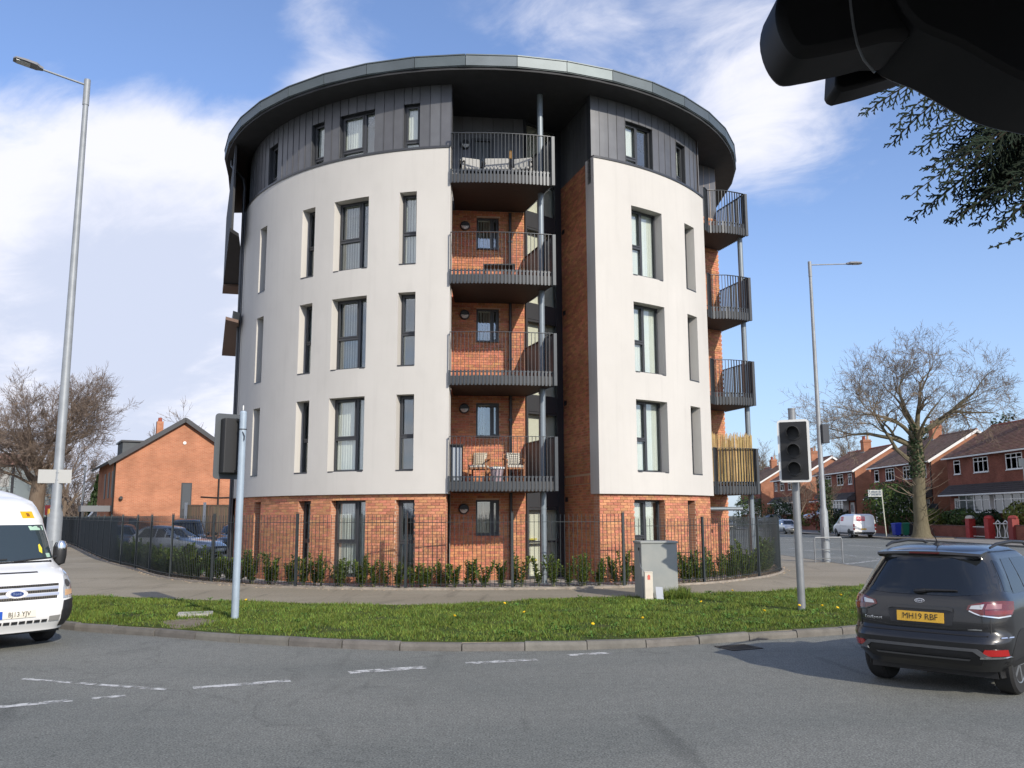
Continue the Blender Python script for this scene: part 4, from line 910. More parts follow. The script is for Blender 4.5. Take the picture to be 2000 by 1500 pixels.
for i, p in enumerate(fl):
    if i in post_i: continue
    if i in single:
        o = bpy.data.objects.new('bar', me1 if i <= i0 else me2); COL.objects.link(o); o.parent = fence; o.location = (p[0], p[1] - 22.4, 0)
    else: mbr.tube((p[0], p[1], .06), (p[0], p[1], fence_top(i)), .0085, .0085, 4)
o = mbr.build('bars', m_fence, fence); o['kind'] = 'stuff'
for i in post_i:
    p = fl[i]; q = fl[min(i + 1, len(fl) - 1)]; a = math.atan2(q[1] - fl[i - 1][1], q[0] - fl[i - 1][0])
    mb = MB(); mb.rbox((p[0], p[1], (fence_top(i) + .03) / 2), .06, .06, fence_top(i) + .06, a); mb.rbox((p[0], p[1], fence_top(i) + .065), .066, .066, .012, a); mb.build('post', m_fence, fence)
srt = sorted(post_i)
for a, b in zip(srt, srt[1:]):
    for zt in (fence_top((a + b) // 2) - .19, .14):
        mb = MB(); st = max(1, (b - a) // 5); ids = list(range(a, b, st)) + [b]
        for i, j in zip(ids, ids[1:]):
            A = Vector(fl[i] + (zt,)); B = Vector(fl[j] + (zt,)); t = (B - A).normalized(); mb.obox((A + B) / 2, t, UP.cross(t), UP, (B - A).length + .003, .035, .012)
        mb.build('rail', m_fence, fence)
# edging, mulch bed and lawn behind the railings
fvis = [p for p in fl if p[1] < 62][::3]
mb = MB(); A = offset(fvis, -.10); B = offset(fvis, -.04)
for i in range(len(A) - 1):
    mb.add([(A[i][0], A[i][1], 0), (A[i + 1][0], A[i + 1][1], 0), (A[i + 1][0], A[i + 1][1], .05), (A[i][0], A[i][1], .05), (B[i][0], B[i][1], .05), (B[i + 1][0], B[i + 1][1], .05), (B[i + 1][0], B[i + 1][1], 0), (B[i][0], B[i][1], 0)], [(0, 1, 2, 3), (3, 2, 5, 4), (4, 5, 6, 7)])
struct(mb, 'edging', M('earthy_edging', (0.27, 0.235, 0.195), .95, var=.3, vs=5, bump=.3, bs=40), 'thin pale concrete edging along the foot of the railings')
mb = MB(); mb.prism(offset(fvis, -.04) + offset(fvis, 1.25)[::-1], -.02, .022); struct(mb, 'planting_bed', m_bark_mulch, 'bark mulch planting bed behind the railings')
rl = random.Random(31)
mb = MB()
for _ in range(2600):
    i = rl.randrange(len(fvis) - 1); 
    if fvis[i][1] > 32: continue
    p = fvis[i]; q = fvis[i + 1]; s = rl.random(); n = Vector((-(q[1] - p[1]), q[0] - p[0], 0)).normalized(); d = rl.gauss(.05, .16)
    mb.rbox((p[0] + (q[0] - p[0]) * s + n.x * d, p[1] + (q[1] - p[1]) * s + n.y * d, .028 if d > -.04 else .006), rl.uniform(.02, .06), rl.uniform(.01, .03), .012, rl.random() * 6)
o = mb.build('bark_chips', M('bark_chip', (0.36, 0.28, 0.20), .9, island=.45), None); tag(o, 'loose bark chips spilling onto the path edge', kind='stuff')
LAWN = [(-9.9, 28.0), (-12.6, 32.2), (-16.2, 38.2), (-12.6, 38.6), (-10.9, 33.5)]
mb = MB(); mb.prism(LAWN, -.02, .028); struct(mb, 'lawn', m_lawn, 'small lawn beside the flank of the block')
g = grass_mesh('grass', LAWN, 9000, .02, .06, 17, m_grass, .012); tag(g, 'mown grass of the small lawn behind the railings')
mb = MB(); mb.prism([(-9.75, 28.2), (-10.75, 33.4), (-12.4, 38.6), (-11.3, 38.6), (-9.9, 33.0), (-8.9, 28.6)], -.02, .034); struct(mb, 'paving', m_conc, 'pale path along the flank of the block')
# ------------------------------------------------------------------ laurels
m_laurel = leaf_mat('laurel_leaf', (0.135, 0.200, 0.045), 0.55, 0.04, rough=0.32, trans=.18)
m_lstem = M('laurel_stem', (0.10, 0.11, 0.04), .8)
def laurel(x, y, h, label, seed, spread=.24, dens=1.0):
    r = random.Random(seed); t = thing('laurel_shrub', label, 'shrub', (x, y, .02), r.random() * 6.28, 'young laurels planted behind the railings')
    ms = MB(); mf = MB()
    for s in range(r.randint(4, 7)):
        a = r.random() * 6.28; hh = h * r.uniform(.6, 1.0); lean = spread * r.uniform(.3, 1.2); pts = [(0.02 * math.cos(a), .02 * math.sin(a), -.02)]
        for k in range(1, 5): f = k / 4; pts.append((math.cos(a) * lean * f + r.gauss(0, .012), math.sin(a) * lean * f + r.gauss(0, .012), hh * f))
        ms.path(pts, [.008, .007, .006, .005, .003], 5)
        nl = int(hh * 58 * dens)
        for q in range(nl):
            f = (.12 + .88 * (q + r.random()) / nl); kk = min(3, int(f * 4)); u = f * 4 - kk; p = Vector(pts[kk]).lerp(Vector(pts[kk + 1]), u)
            b = q * 2.4 + r.uniform(-.5, .5); el = r.uniform(.1, .8) + .3 * f; d = Vector((math.cos(b) * math.cos(el), math.sin(b) * math.cos(el), math.sin(el))); L_ = r.uniform(.09, .175) * (1.1 - .25 * f); w = L_ * .27
            s_ = d.cross(UP).normalized(); nn = s_.cross(d); e = p + d * L_ - UP * L_ * .18; m_ = p + d * L_ * .5
            mf.add([p, m_ + s_ * w + nn * .006, e, m_ - s_ * w + nn * .006, m_ - nn * .008], [(0, 4, 1), (4, 2, 1), (0, 3, 4), (4, 3, 2)])
    ms.build('stem', m_lstem, t, wn=False); mf.build('foliage', m_laurel, t, wn=False)
fb = [p for p in offset(fl, .42)]; idx = [i for i in range(len(fl)) if fl[i][1] < 40 and fl[i][0] > -19]
LMK = [(-20.5, 43, 'far along the left footpath'), (-17, 36.6, 'towards the far left corner of the lawn'), (-15, 33.8, 'in front of the silver hatchback'), (-13.2, 30.8, 'along the outer edge of the lawn'), (-11.8, 28.7, 'by the near edge of the lawn'),
       (-10.4, 26.7, 'at the start of the pale side path'), (-9.2, 25.4, 'left of the first post before the brick drum'), (-7.8, 24.2, 'right of the first post at the brick drum'), (-6.8, 23.6, 'just right of the pale blue signal pole'), (-5.5, 22.9, 'below the narrow left ground floor window'), (-4.2, 22.6, 'below the wide left ground floor window'),
       (-3.3, 22.5, 'between the wide and the narrow left windows'), (-2.5, 22.4, 'below the narrow window next to the recess'), (-1.6, 22.4, 'at the left edge of the recess'), (-.7, 22.4, 'below the small recess window'), (.2, 22.5, 'left of the round column'), (1.0, 22.6, 'in front of the round column'), (1.9, 22.8, 'in front of the shaded return wall'),
       (2.7, 23, 'left of the grey cabinet'), (3.6, 23.4, 'behind the grey cabinet'), (4.5, 23.8, 'right of the grey cabinet'), (5.3, 24.4, 'below the narrow right ground floor window'), (6.1, 25.3, 'at the right edge of the brick drum'), (7.0, 26.6, 'below the reed screen balcony'), (7.8, 28.2, 'inside the right hand bend'), (8.6, 30.4, 'beyond the right hand bend')]
cnt = 0; i = idx[0]
while i < idx[-1]:
    x, y = fb[i]; left = x < -7.5; right = x > 6.3
    if y > 33 and x > 0: break
    h = rl.uniform(.55, .95) if not (left or right) else rl.uniform(.6, 1.05)
    lm = min(LMK, key=lambda q: (q[0] - x) ** 2 + (q[1] - y) ** 2)
    lab = '%s laurel shrub behind the railings %s' % ('low' if h < .68 else 'middling' if h < .80 else 'tall' if h < .92 else 'tallest', lm[2])
    laurel(x + rl.uniform(-.1, .1), y + rl.uniform(-.12, .15), h, lab, 100 + cnt, .24 if not (left or right) else .30, 1.0 if not (left or right) else 1.5)
    cnt += 1; i += rl.choice([2, 2, 3, 3]) if not (left or right) else rl.choice([3, 3, 4])
# ------------------------------------------------------------------ cabinets by the path
m_cab = M('grey_green_cabinet_paint', (0.235, 0.255, 0.250), .55, col2=(0.30, 0.305, 0.285), vs=2.2, detail=7)
rz = R_(6)
cab = thing('utility_cabinet', 'large grey metal utility cabinet standing at the edge of the verge', 'cabinet', (3.24, 20.0, 0), rz)
mb = MB(); mb.box(-.42, .40, -.30, .36, 0, 1.20); mb.build('body', m_cab, cab, bevel=.012, wn=False)
mb = MB(); mb.box(-.44, .42, -.32, .38, 1.202, 1.255); mb.build('lid', m_cab, cab, bevel=.012, wn=False)
mb = MB(); mb.lathe((-.424, -.12, 1.08), [(.038, 0), (.038, .012), (.02, .014), (.02, .004), (0, .004)], 14, (-1, 0, 0)); mb.build('vent_hole', m_black, cab, wn=False)
mb = MB(); mb.box(-.30, .30, -.304, -.301, .06, 1.14) if False else mb.box(-.421, -.4205, -.2, .25, .1, 1.12); mb.build('door_seam', m_cab, cab, wn=False)
mb = MB(); mb.path([(-.43, -.12, 1.07), (-.435, -.2, .85), (-.44, -.28, .7), (-.38, -.42, .585)], .006, 6); mb.build('cable', m_galv, cab, wn=False)
pil = thing('cable_marker_pillar', 'cream concrete pillar with a red mark in front of the grey cabinet', 'marker pillar', (2.96, 19.42, 0), R_(3))
m_cream = M('cream_concrete', (0.62, 0.57, 0.48), .85, var=.08, vs=6)
mb = MB(); mb.box(-.088, .088, -.06, .06, -.02, .585); mb.build('post', m_cream, pil, bevel=.006, wn=False)
mb = MB(); mb.box(-.092, .092, -.064, .064, .587, .612); mb.build('cap', m_cream, pil, bevel=.006, wn=False)
mb = MB(); mb.prism([(-.028, .44), (.028, .44), (.030, .52), (.016, .545), (-.016, .545), (-.030, .52)], 0, .004); mb.v = [(x, -.064 + z, y) for x, y, z in mb.v]; mb.build('red_mark', M('faded_red_mark', (0.60, 0.14, 0.10), .7), pil, wn=False)
mb = MB(); mb.obox((3.20, 19.44, .135), Vector((math.cos(.12), 0, -.06)).normalized(), (0, 1, 0), Vector((-.06, .10, 1)).normalized(), .155, .03, .29); o = mb.build('loose_cover', M('pale_blue_grey_sheet', (.42, .45, .50), .5), None); tag(o, 'small pale grey slab leaning against the foot of the grey cabinet', 'loose slab')
# ------------------------------------------------------------------ street lamps
def lamp_column(x, y, h, arm, label, seed, mat, base_h=1.75, extra=None, rbase=.13):
    t = thing('street_lamp', label, 'street lamp', (x, y, 0), 0, 'tall street lamps at the corner')
    mb = MB(); mb.lathe((0, 0, 0), [(rbase, -.05), (rbase, base_h), (rbase * .68, base_h + .16), (rbase * .40, h - .9), (rbase * .40, h)], 18); mb.build('column', mat, t, smooth=True, wn=False)
    mb = MB(); mb.lathe((0, 0, 0), [(rbase * .47, h - .62), (rbase * .47, h + .02), (0, h + .03)], 14); mb.build('top_sleeve', mat, t, smooth=True, wn=False)
    a = Vector(arm); d = Vector((a.x, a.y, 0)).normalized(); al = a.length
    mb = MB(); mb.path([(0, 0, h - .12), tuple(a * .5 + UP * (h - .12)), tuple(a * .72 + UP * (h - .12))], .024, 10); mb.build('bracket_arm', mat, t, smooth=True, wn=False)
    e = a * .70 + UP * (h - .11); ax = a.normalized(); s = ax.cross(UP).normalized(); u = s.cross(ax)
    hl = .62; mb = MB(); V = []
    for f, w, th, dz in ((0, .06, .06, 0), (.12, .09, .075, .0), (.22, .15, .085, .01), (.6, .16, .075, .012), (.92, .14, .05, .012), (1.0, .09, .02, .0)):
        c = e + ax * (f * hl) + u * dz; V += [c - s * w - u * .02, c - s * w * .8 + u * th * .55, c + s * w * .8 + u * th * .55, c + s * w - u * .02]
    F = []
    for k in range(5): o_ = k * 4; F += [(o_ + j, o_ + (j + 1) % 4, o_ + 4 + (j + 1) % 4, o_ + 4 + j) for j in range(4)]
    mb.add(V, F + [(3, 2, 1, 0), (20, 21, 22, 23)]); mb.build('lantern', M('lantern_grey', (.22, .22, .225), .45), t, wn=False)
    mb = MB(); mb.obox(e + ax * hl * .66 - u * .024, ax, s, u, hl * .46, .22, .012); mb.build('lens', M('lamp_glass', (.55, .55, .52), .15), t, wn=False)
    mb = MB(); mb.obox((0, -rbase * 1.0, base_h * .5 + .1), (1, 0, 0), (0, 1, 0), (0, 0, 1), rbase * .95, .01, .55); mb.build('access_door', mat, t, wn=False)
    return t
tl = lamp_column(-10.08, 19.4, 12.1, (-1.12, -.72, .18), 'tall galvanised street lamp behind the white minibus carrying a sign plate', 1, m_galv, 1.9, rbase=.155)
mb = MB(); mb.obox((-.02, -.10, 2.72), Vector((.97, .24, 0)), Vector((-.24, .97, 0)), UP, .68, .012, .30); o = mb.build('sign_plate', M('pale_sign_back', (.44, .44, .42), .5), tl, bevel=.02, wn=False); o['label'] = 'blank pale grey back of a rectangular sign'
mb = MB()
for z in (2.64, 2.80): mb.lathe((0, 0, z), [(.105, -.012), (.105, .012)], 14)
mb.build('clamp', m_galv, tl, wn=False)
mb = MB(); mb.obox((-.09, -.115, 1.93), Vector((.8, -.6, 0)), Vector((.6, .8, 0)), UP, .07, .012, .17); mb.build('yellow_plate', M('yellow_plate', (.75, .42, .03), .5), tl, wn=False)
tr = lamp_column(12.2, 34.5, 12.05, (2.1, -.1, .02), 'tall galvanised street lamp inside a small hoop guard at the kerb', 2, m_galv, 1.95, rbase=.155)
mb = MB(); mb.rbox((.18, -.02, 5.0), .30, .28, .75, .3); mb.build('control_box', m_frame, tr, wn=False, bevel=.01)
hg = thing('hoop_guard', 'low dark tubular hoop guard round the foot of the street lamp', 'barrier', (12.2, 34.2, 0))
mb = MB()
for s_ in (-.53, .53): mb.path([(s_, 0, -.02), (s_, 0, .88), (s_ * .93, 0, .95)], .028, 8)
mb.path([(-.5, 0, .95), (.5, 0, .95)], .026, 8); mb.build('frame', m_galv_dull, hg, smooth=True, wn=False)
for z in (.16, .50):
    mb = MB(); mb.path([(-.53, 0, z), (.53, 0, z)], .016, 6); mb.build('rail', m_galv_dull, hg, wn=False)
# ------------------------------------------------------------------ traffic signals
m_sig = M('signal_black', (.014, .014, .015), .5); m_wb = M('white_border', (.72, .72, .70), .4)
def rrect(w, h, r, k=5):
    P = []
    for cx, cy, a0 in ((w / 2 - r, h / 2 - r, 0), (-w / 2 + r, h / 2 - r, 90), (-w / 2 + r, -h / 2 + r, 180), (w / 2 - r, -h / 2 + r, 270)):
        for i in range(k + 1): a = R_(a0 + 90 * i / k); P.append((cx + r * math.cos(a), cy + r * math.sin(a)))
    return P
def plate(mb, poly, c, t, u, n, d0, d1):
    k = len(poly); V = [c + t * x + u * y + n * d for d in (d0, d1) for x, y in poly]
    mb.add(V, [(i, (i + 1) % k, k + (i + 1) % k, k + i) for i in range(k)] + [tuple(range(k - 1, -1, -1)), tuple(range(k, 2 * k))])
def signal_head(t0, c, facing, border=True, back=None):
    """c: centre in the thing's frame; facing: horizontal angle of the lamps"""
    n = Vector((math.cos(facing), math.sin(facing), 0)); t = UP.cross(n); c = Vector(c)
    mb = MB(); plate(mb, rrect(.60, 1.22, .07), c, t, UP, n, -.012, .0); hb = mb.build('backing_board', m_wb if border else back, t0, wn=False)
    if border: mb = MB(); plate(mb, rrect(.505, 1.13, .012), c, t, UP, n, .001, .012); mb.build('black_face', m_sig, t0, wn=False)
    mb = MB(); mb.obox(c - n * .12, t, n, UP, .40, .21, 1.02); mb.build('housing', m_sig, t0, wn=False, bevel=.02)
    for z in (.345, 0, -.345):
        p = c + UP * z + n * .012
        mb = MB(); mb.lathe(p, [(.150, 0), (.150, .02), (.128, .022), (.128, .012), (.105, .010), (0, .022)], 24, n); le = mb.build('lamp', m_sig, t0, wn=False, smooth=True)
        # hood: tube cut away below, flared slightly
        V = []; K = 20; mb = MB()
        for r_, dd in ((.124, .02), (.122, .25)):
            for j in range(K + 1):
                a = R_(-40 + 260 * j / K); cut = 1.0 if dd < .1 else .55 + .45 * min(1, max(0, math.sin(a) + .55))
                V.append(p + t * (r_ * math.cos(a)) + UP * (r_ * math.sin(a)) + n * (dd * cut))
        W = [v + (v - p).normalized() * .0 for v in V]
        F = [(j, j + 1, K + 2 + j, K + 1 + j) for j in range(K)]; mb.add(V, F)
        o = mb.build('hood', M('hood_charcoal', (.05, .05, .052), .45), t0, wn=False, smooth=True); md = o.modifiers.new('sol', 'SOLIDIFY'); md.thickness = .006
tR = thing('traffic_signal', 'unlit traffic signal with white bordered backing board on a grey pole in the verge', 'traffic light', (5.56, 17.2, 0), 0, 'traffic signals in the verge')
mb = MB(); mb.tube((0, .0, -.05), (0.0, 0, 3.92), .072, .072, 16); mb.lathe((0, 0, 3.92), [(.076, -.03), (.076, .0), (0, .01)], 16); mb.build('pole', m_galv_dull, tR, smooth=True, wn=False)
signal_head(tR, (-.07, -.24, 3.06), R_(-112))
mb = MB()
for z in (2.70, 3.42): mb.obox((0, -.10, z), (1, 0, 0), (0, 1, 0), UP, .05, .16, .04)
mb.build('bracket', m_sig, tR, wn=False)
tL = thing('traffic_signal', 'traffic signal seen from behind on a pale blue grey pole beside the concrete cover', 'traffic light', (-5.0, 16.1, 0), 0, 'traffic signals in the verge')
m_bluepole = M('pale_blue_grey_pole', (.34, .41, .48), .42, metal=.15, var=.08, vs=4)
mb = MB(); mb.tube((0, 0, -.05), (0, 0, 3.74), .068, .064, 16); mb.lathe((0, 0, 3.74), [(.066, -.01), (.05, .03), (.0, .04)], 16); mb.build('pole', m_bluepole, tL, smooth=True, wn=False)
mb = MB(); mb.lathe((0, -.02, 3.78), [(.010, 0), (.013, .05), (.011, .09), (0, .1)], 8); mb.build('photocell', m_lamp, tL, wn=False)
mb = MB(); mb.lathe((0, 0, 3.43), [(.072, -.008), (.072, .008)], 14); mb.path([(.02, -.07, 3.38), (.06, -.08, 3.30), (.055, -.075, 3.22)], .009, 6); mb.build('cable', m_sig, tL, wn=False)
signal_head(tL, (-.30, .22, 3.13), R_(131), False, M('signal_back_grey', (.075, .085, .095), .5))
mb = MB(); mb.obox((-.14, .08, 3.60), Vector((-.8, .6, 0)), Vector((.6, .8, 0)), UP, .24, .04, .04); mb.obox((-.14, .08, 2.66), Vector((-.8, .6, 0)), Vector((.6, .8, 0)), UP, .24, .04, .04); mb.build('bracket', m_sig, tL, wn=False)
# ------------------------------------------------------------------ vehicles
class Body:
    """car body lofted from horizontal slices: x forward, y left, z up; tables are (z, value)"""
    def __init__(s, rear, front, width, cr=.30, cf=.35, br=.05, bf=.12, taper=0.0):
        s.R = np.array(rear); s.F = np.array(front); s.W = np.array(width); s.cr = cr; s.cf = cf; s.br = br; s.bf = bf
    def r(s, z): return float(np.interp(z, s.R[:, 0], s.R[:, 1]))
    def f(s, z): return float(np.interp(z, s.F[:, 0], s.F[:, 1]))
    def w(s, z): return float(np.interp(z, s.W[:, 0], s.W[:, 1]))
    def c(s, z): return min(s.cr, s.w(z) * .6, (s.f(z) - s.r(z)) * .3), min(s.cf, s.w(z) * .6, (s.f(z) - s.r(z)) * .3)
    def rear_x(s, y, z):
        w = s.w(z); cr = s.c(z)[0]; y = abs(min(max(y, -w), w)); t = max(0.0, (y - (w - cr)) / cr)
        return s.r(z) + s.br * (y / w) ** 2 + cr * (1 - math.sqrt(max(0, 1 - t * t)))
    def front_x(s, y, z):
        w = s.w(z); cf = s.c(z)[1]; y = abs(min(max(y, -w), w)); t = max(0.0, (y - (w - cf)) / cf)
        return s.f(z) - s.bf * (y / w) ** 2 - cf * (1 - math.sqrt(max(0, 1 - t * t)))
    def side_y(s, x, z):
        w = s.w(z); cr, cf = s.c(z); xr = s.r(z) + s.br + cr; xf = s.f(z) - s.bf - cf
        if x < xr: t = min(1, (xr - x) / cr); return w - cr * (1 - math.sqrt(max(0, 1 - t * t)))
        if x > xf: t = min(1, (x - xf) / cf); return w - cf * (1 - math.sqrt(max(0, 1 - t * t)))
        return w
    def outline(s, z):
        w = s.w(z); cr, cf = s.c(z); P = []
        for i in range(6): y = (w - cr) * i / 5; P.append((s.rear_x(y, z), y))
        for k in range(1, 9): a = R_(90 * k / 8); y = w - cr + cr * math.sin(a); P.append((s.r(z) + s.br * (y / w) ** 2 + cr * (1 - math.cos(a)), y))
        xr, xf = s.r(z) + s.br + cr, s.f(z) - s.bf - cf
        for i in range(1, 12): P.append((xr + (xf - xr) * i / 12, w))
        for k in range(8, 0, -1): a = R_(90 * k / 8); y = w - cf + cf * math.sin(a); P.append((s.f(z) - s.bf * (y / w) ** 2 - cf * (1 - math.cos(a)), y))
        for i in range(5, -1, -1): y = (w - cf) * i / 5; P.append((s.front_x(y, z), y))
        return P + [(x, -y) for x, y in P[-2:0:-1]]
    def mesh(s, zs):
        mb = MB(); n = None; V = []
        for z in zs:
            o = s.outline(z); n = len(o); V += [(x, y, z) for x, y in o]
        F = [(k * n + i, (k + 1) * n + i, (k + 1) * n + (i + 1) % n, k * n + (i + 1) % n) for k in range(len(zs) - 1) for i in range(n)]
        mb.add(V, F + [tuple(range(n)), tuple(range((len(zs) - 1) * n + n - 1, (len(zs) - 1) * n - 1, -1))]); return mb
def patch(poly, fn, off, mat, name, par, cut=.07, skirt=.012, smooth=True):
    """flat polygon (a,b) subdivided and laid on a surface: fn(a, b, off) -> point"""
    bm = bmesh.new(); vs = [bm.verts.new((a, b, 0)) for a, b in poly]; bm.faces.new(vs); bmesh.ops.triangulate(bm, faces=bm.faces[:])
    for _ in range(5):
        E = [e for e in bm.edges if e.calc_length() > cut]
        if not E: break
        bmesh.ops.subdivide_edges(bm, edges=E, cuts=1, use_grid_fill=False); bmesh.ops.triangulate(bm, faces=bm.faces[:])
    bd = [e for e in bm.edges if e.is_boundary]
    P = {v: (v.co.x, v.co.y) for v in bm.verts}; mb = MB(); ix = {v: i for i, v in enumerate(bm.verts)}
    V = [fn(P[v][0], P[v][1], off) for v in bm.verts]; F = [tuple(ix[v] for v in f.verts) for f in bm.faces]
    k = len(V); bi = {}
    for e in bd:
        for v in e.verts:
            if v not in bi: bi[v] = len(V); V.append(fn(P[v][0], P[v][1], off - skirt))
        a, b = e.verts; F.append((ix[a], ix[b], bi[b], bi[a]))
    bm.free(); mb.add(V, F); return mb.build(name, mat, par, smooth=smooth, angle=40, wn=False)
def car_paint(name, col, metal=.0, rough=.35):
    m = M(name, col, rough, metal=metal, coat=1.0); return m
m_tyre = M('tyre_rubber', (.018, .018, .018), .85); m_rim = M('alloy_rim', (.35, .36, .37), .35, metal=.8); m_trim = M('black_trim', (.016, .016, .017), .55)
m_cglass = M('dark_car_glass', (.012, .014, .016), .04, coat=0.0, spec=.8); m_chrome = M('chrome_trim', (.75, .76, .77), .12, metal=1.0)
m_redl = M('red_lamp_lens', (.17, .008, .008), .12, coat=1); m_redl2 = M('dark_red_lamp_lens', (.10, .006, .006), .12, coat=1); m_clear = M('clear_lamp_lens', (.50, .52, .54), .10, metal=.4, coat=1); m_amber = M('amber_lamp', (.75, .33, .05), .2, coat=1)
m_plate_y = M('yellow_number_plate', (.70, .40, .035), .4); m_plate_w = M('white_number_plate', (.72, .68, .58), .4); m_ink = M('black_lettering', (.01, .01, .01), .5); m_badge = M('blue_badge', (.012, .03, .13), .2, coat=1)
def wheel(par, x, y, r, w, side, n=28):
    mb = MB(); s = side; mb.lathe((x, y, r), [(r * .62, -w / 2), (r * .93, -w / 2), (r, -w / 2 + .03), (r, w / 2 - .03), (r * .93, w / 2), (r * .62, w / 2 - .012)], n, (0, s, 0)); wh = mb.build('wheel', m_tyre, par, smooth=True, wn=False)
    mb = MB(); mb.lathe((x, y, r), [(r * .63, w / 2 - .05), (r * .63, w / 2 - .008), (r * .57, w / 2 - .014), (r * .55, w / 2 - .045), (0, w / 2 - .05)], n, (0, s, 0))
    for k in range(5):
        a = 2 * math.pi * k / 5; d = Vector((math.cos(a), 0, math.sin(a))); mb.obox(Vector((x, y, r)) + d * r * .3 + Vector((0, s * (w / 2 - .02), 0)), d, Vector((0, 1, 0)), d.cross(Vector((0, 1, 0))), r * .56, .02, r * .13)
    mb.build('rim', m_rim, wh, smooth=False, wn=False); return wh
def wheels(par, B, xr, xf, r, w, arch=True):
    for x in (xr, xf):
        for s in (1, -1):
            yy = B.side_y(x, r) 
            if arch:
                A = [(x + (r + .065) * math.cos(R_(a)), r + (r + .065) * math.sin(R_(a))) for a in range(-18, 199, 12)]
                patch(A, lambda a, b, off, s=s: Vector((a, s * (B.side_y(a, b) + off), b)), .004, m_trim, 'wheel_arch', par, .12)
            wheel(par, x, s * (yy - w / 2 + .012), r, w, s)
def sidefn(B, s): return lambda a, b, off: Vector((a, s * (B.side_y(a, b) + off), b))
def rearfn(B): return lambda a, b, off: Vector((B.rear_x(a, b) - off, a, b))
def frontfn(B): return lambda a, b, off: Vector((B.front_x(a, b) + off, a, b))
def oval(cx, cy, rx, ry, n=24): return [(cx + rx * math.cos(2 * math.pi * i / n), cy + ry * math.sin(2 * math.pi * i / n)) for i in range(n)]
def badge(par, fn, cy, cz, rx, ry, flip, off=.006, mat=None):
    patch(oval(cy, cz, rx, ry), fn, off, m_chrome, 'badge_rim', par, .2, .006)
    b = patch(oval(cy, cz, rx * .90, ry * .84), fn, off + .003, mat or m_badge, 'badge', par, .2, .003)
    mb = MB(); add_text(mb, 'Ford', ry * 1.25, (0, 0, 0), (1, 0, 0), (0, 0, 1), sx=1.15, fn=lambda x, y: fn(cy + flip * x, cz + y, off + .005)); mb.build('lettering', m_chrome, b, wn=False)
def numplate(par, fn, cy, cz, w, h, txt, mat, flip, band=False, off=.010):
    p = patch([(cy - w / 2, cz - h / 2), (cy + w / 2, cz - h / 2), (cy + w / 2, cz + h / 2), (cy - w / 2, cz + h / 2)], fn, off, mat, 'number_plate', par, .5, .010, smooth=False)
    mb = MB(); add_text(mb, txt, h * .86, (0, 0, 0), (1, 0, 0), (0, 0, 1), sx=.93, fn=lambda x, y: fn(cy + flip * (x + (.02 if band else 0)), cz + y, off + .002)); mb.build('lettering', m_ink, p, wn=False)
    if band: patch([(cy - flip * w / 2, cz - h / 2), (cy - flip * (w / 2 - .05), cz - h / 2), (cy - flip * (w / 2 - .05), cz + h / 2), (cy - flip * w / 2, cz + h / 2)], fn, off + .002, M('plate_blue', (.01, .08, .42), .4), 'blue_band', p, .5, .002)
def side_windows(par, B, x0, x1, z0, z1, rs, fs, pillars):
    """glass strip on both sides; rs/fs: how far the upper edge leans in at the rear / front"""
    for s in (1, -1):
        fn = sidefn(B, s); xs = [x0] + pillars + [x1]
        for a, b in zip(xs, xs[1:]):
            fa = (a - x0) / (x1 - x0); fb = (b - x0) / (x1 - x0)
            la = a + (rs if a == x0 else 0) + .03; lb = b - (fs if b == x1 else 0) - .03
            patch([(a + .03, z0), (b - .03, z0), (lb, z1), (la, z1)], fn, .004, m_cglass, 'side_window', par, .15, .008)

# --- dark SUV seen from behind
p_dark = M('graphite_metallic_paint', (.020, .0205, .022), .28, metal=.3, coat=.6)
SB = Body(rear=[(.30, .16), (.36, .10), (.46, .02), (.60, .0), (.66, .03), (.70, .085), (.80, .080), (1.02, .105), (1.08, .13), (1.16, .17), (1.50, .40), (1.56, .36), (1.60, .46), (1.635, .68)],
          front=[(.30, 3.85), (.45, 3.98), (.75, 4.02), (.98, 3.90), (1.08, 3.0), (1.12, 2.85), (1.50, 2.25), (1.56, 2.12), (1.60, 1.95), (1.635, 1.7)],
          width=[(.28, .78), (.40, .845), (.60, .875), (.80, .880), (.95, .872), (1.06, .842), (1.12, .80), (1.30, .735), (1.50, .645), (1.56, .61), (1.60, .56), (1.635, .44)], cr=.33, cf=.45, br=.055, bf=.10)
suv = thing('suv_car', 'dark graphite grey SUV seen from behind waiting at the junction beside the verge', 'car', (4.47, 9.90, ZR), R_(45)); suv.scale = (.965, .965, .965)
SB.mesh([.28, .31, .36, .42, .48, .54, .60, .64, .68, .72, .78, .84, .90, .96, 1.02, 1.06, 1.10, 1.16, 1.24, 1.32, 1.40, 1.48, 1.52, 1.56, 1.58, 1.60, 1.62, 1.635]).build('body', p_dark, suv, smooth=True, angle=28, wn=False)
rf_ = rearfn(SB)
patch([(-.775, 1.145), (-.70, 1.122), (-.35, 1.092), (.35, 1.092), (.70, 1.122), (.775, 1.145), (.735, 1.26), (.635, 1.48), (.30, 1.51), (-.30, 1.51), (-.635, 1.48), (-.735, 1.26)], rf_, .006, m_cglass, 'rear_window', suv, .09)
mb = MB()   # roof spoiler over the rear window
for s in (0,):
    V = []
    for y in np.linspace(-.59, .59, 13):
        e = abs(y) / .59; x0 = .345 + .09 * e ** 2.5; V += [(x0, y, 1.548 - .02 * e ** 2), (x0 + .01, y, 1.578 - .025 * e ** 2), (.72, y, 1.638 - .055 * e ** 2), (.50, y, 1.515 - .02 * e)]
    F = []
    for k in range(12): o_ = 4 * k; F += [(o_ + j, o_ + 4 + j, o_ + 4 + (j + 1) % 4, o_ + (j + 1) % 4) for j in range(4)]
    mb.add(V, F + [(0, 1, 2, 3), (51, 50, 49, 48)])
mb.build('roof_spoiler', p_dark, suv, smooth=True, angle=35, wn=False)
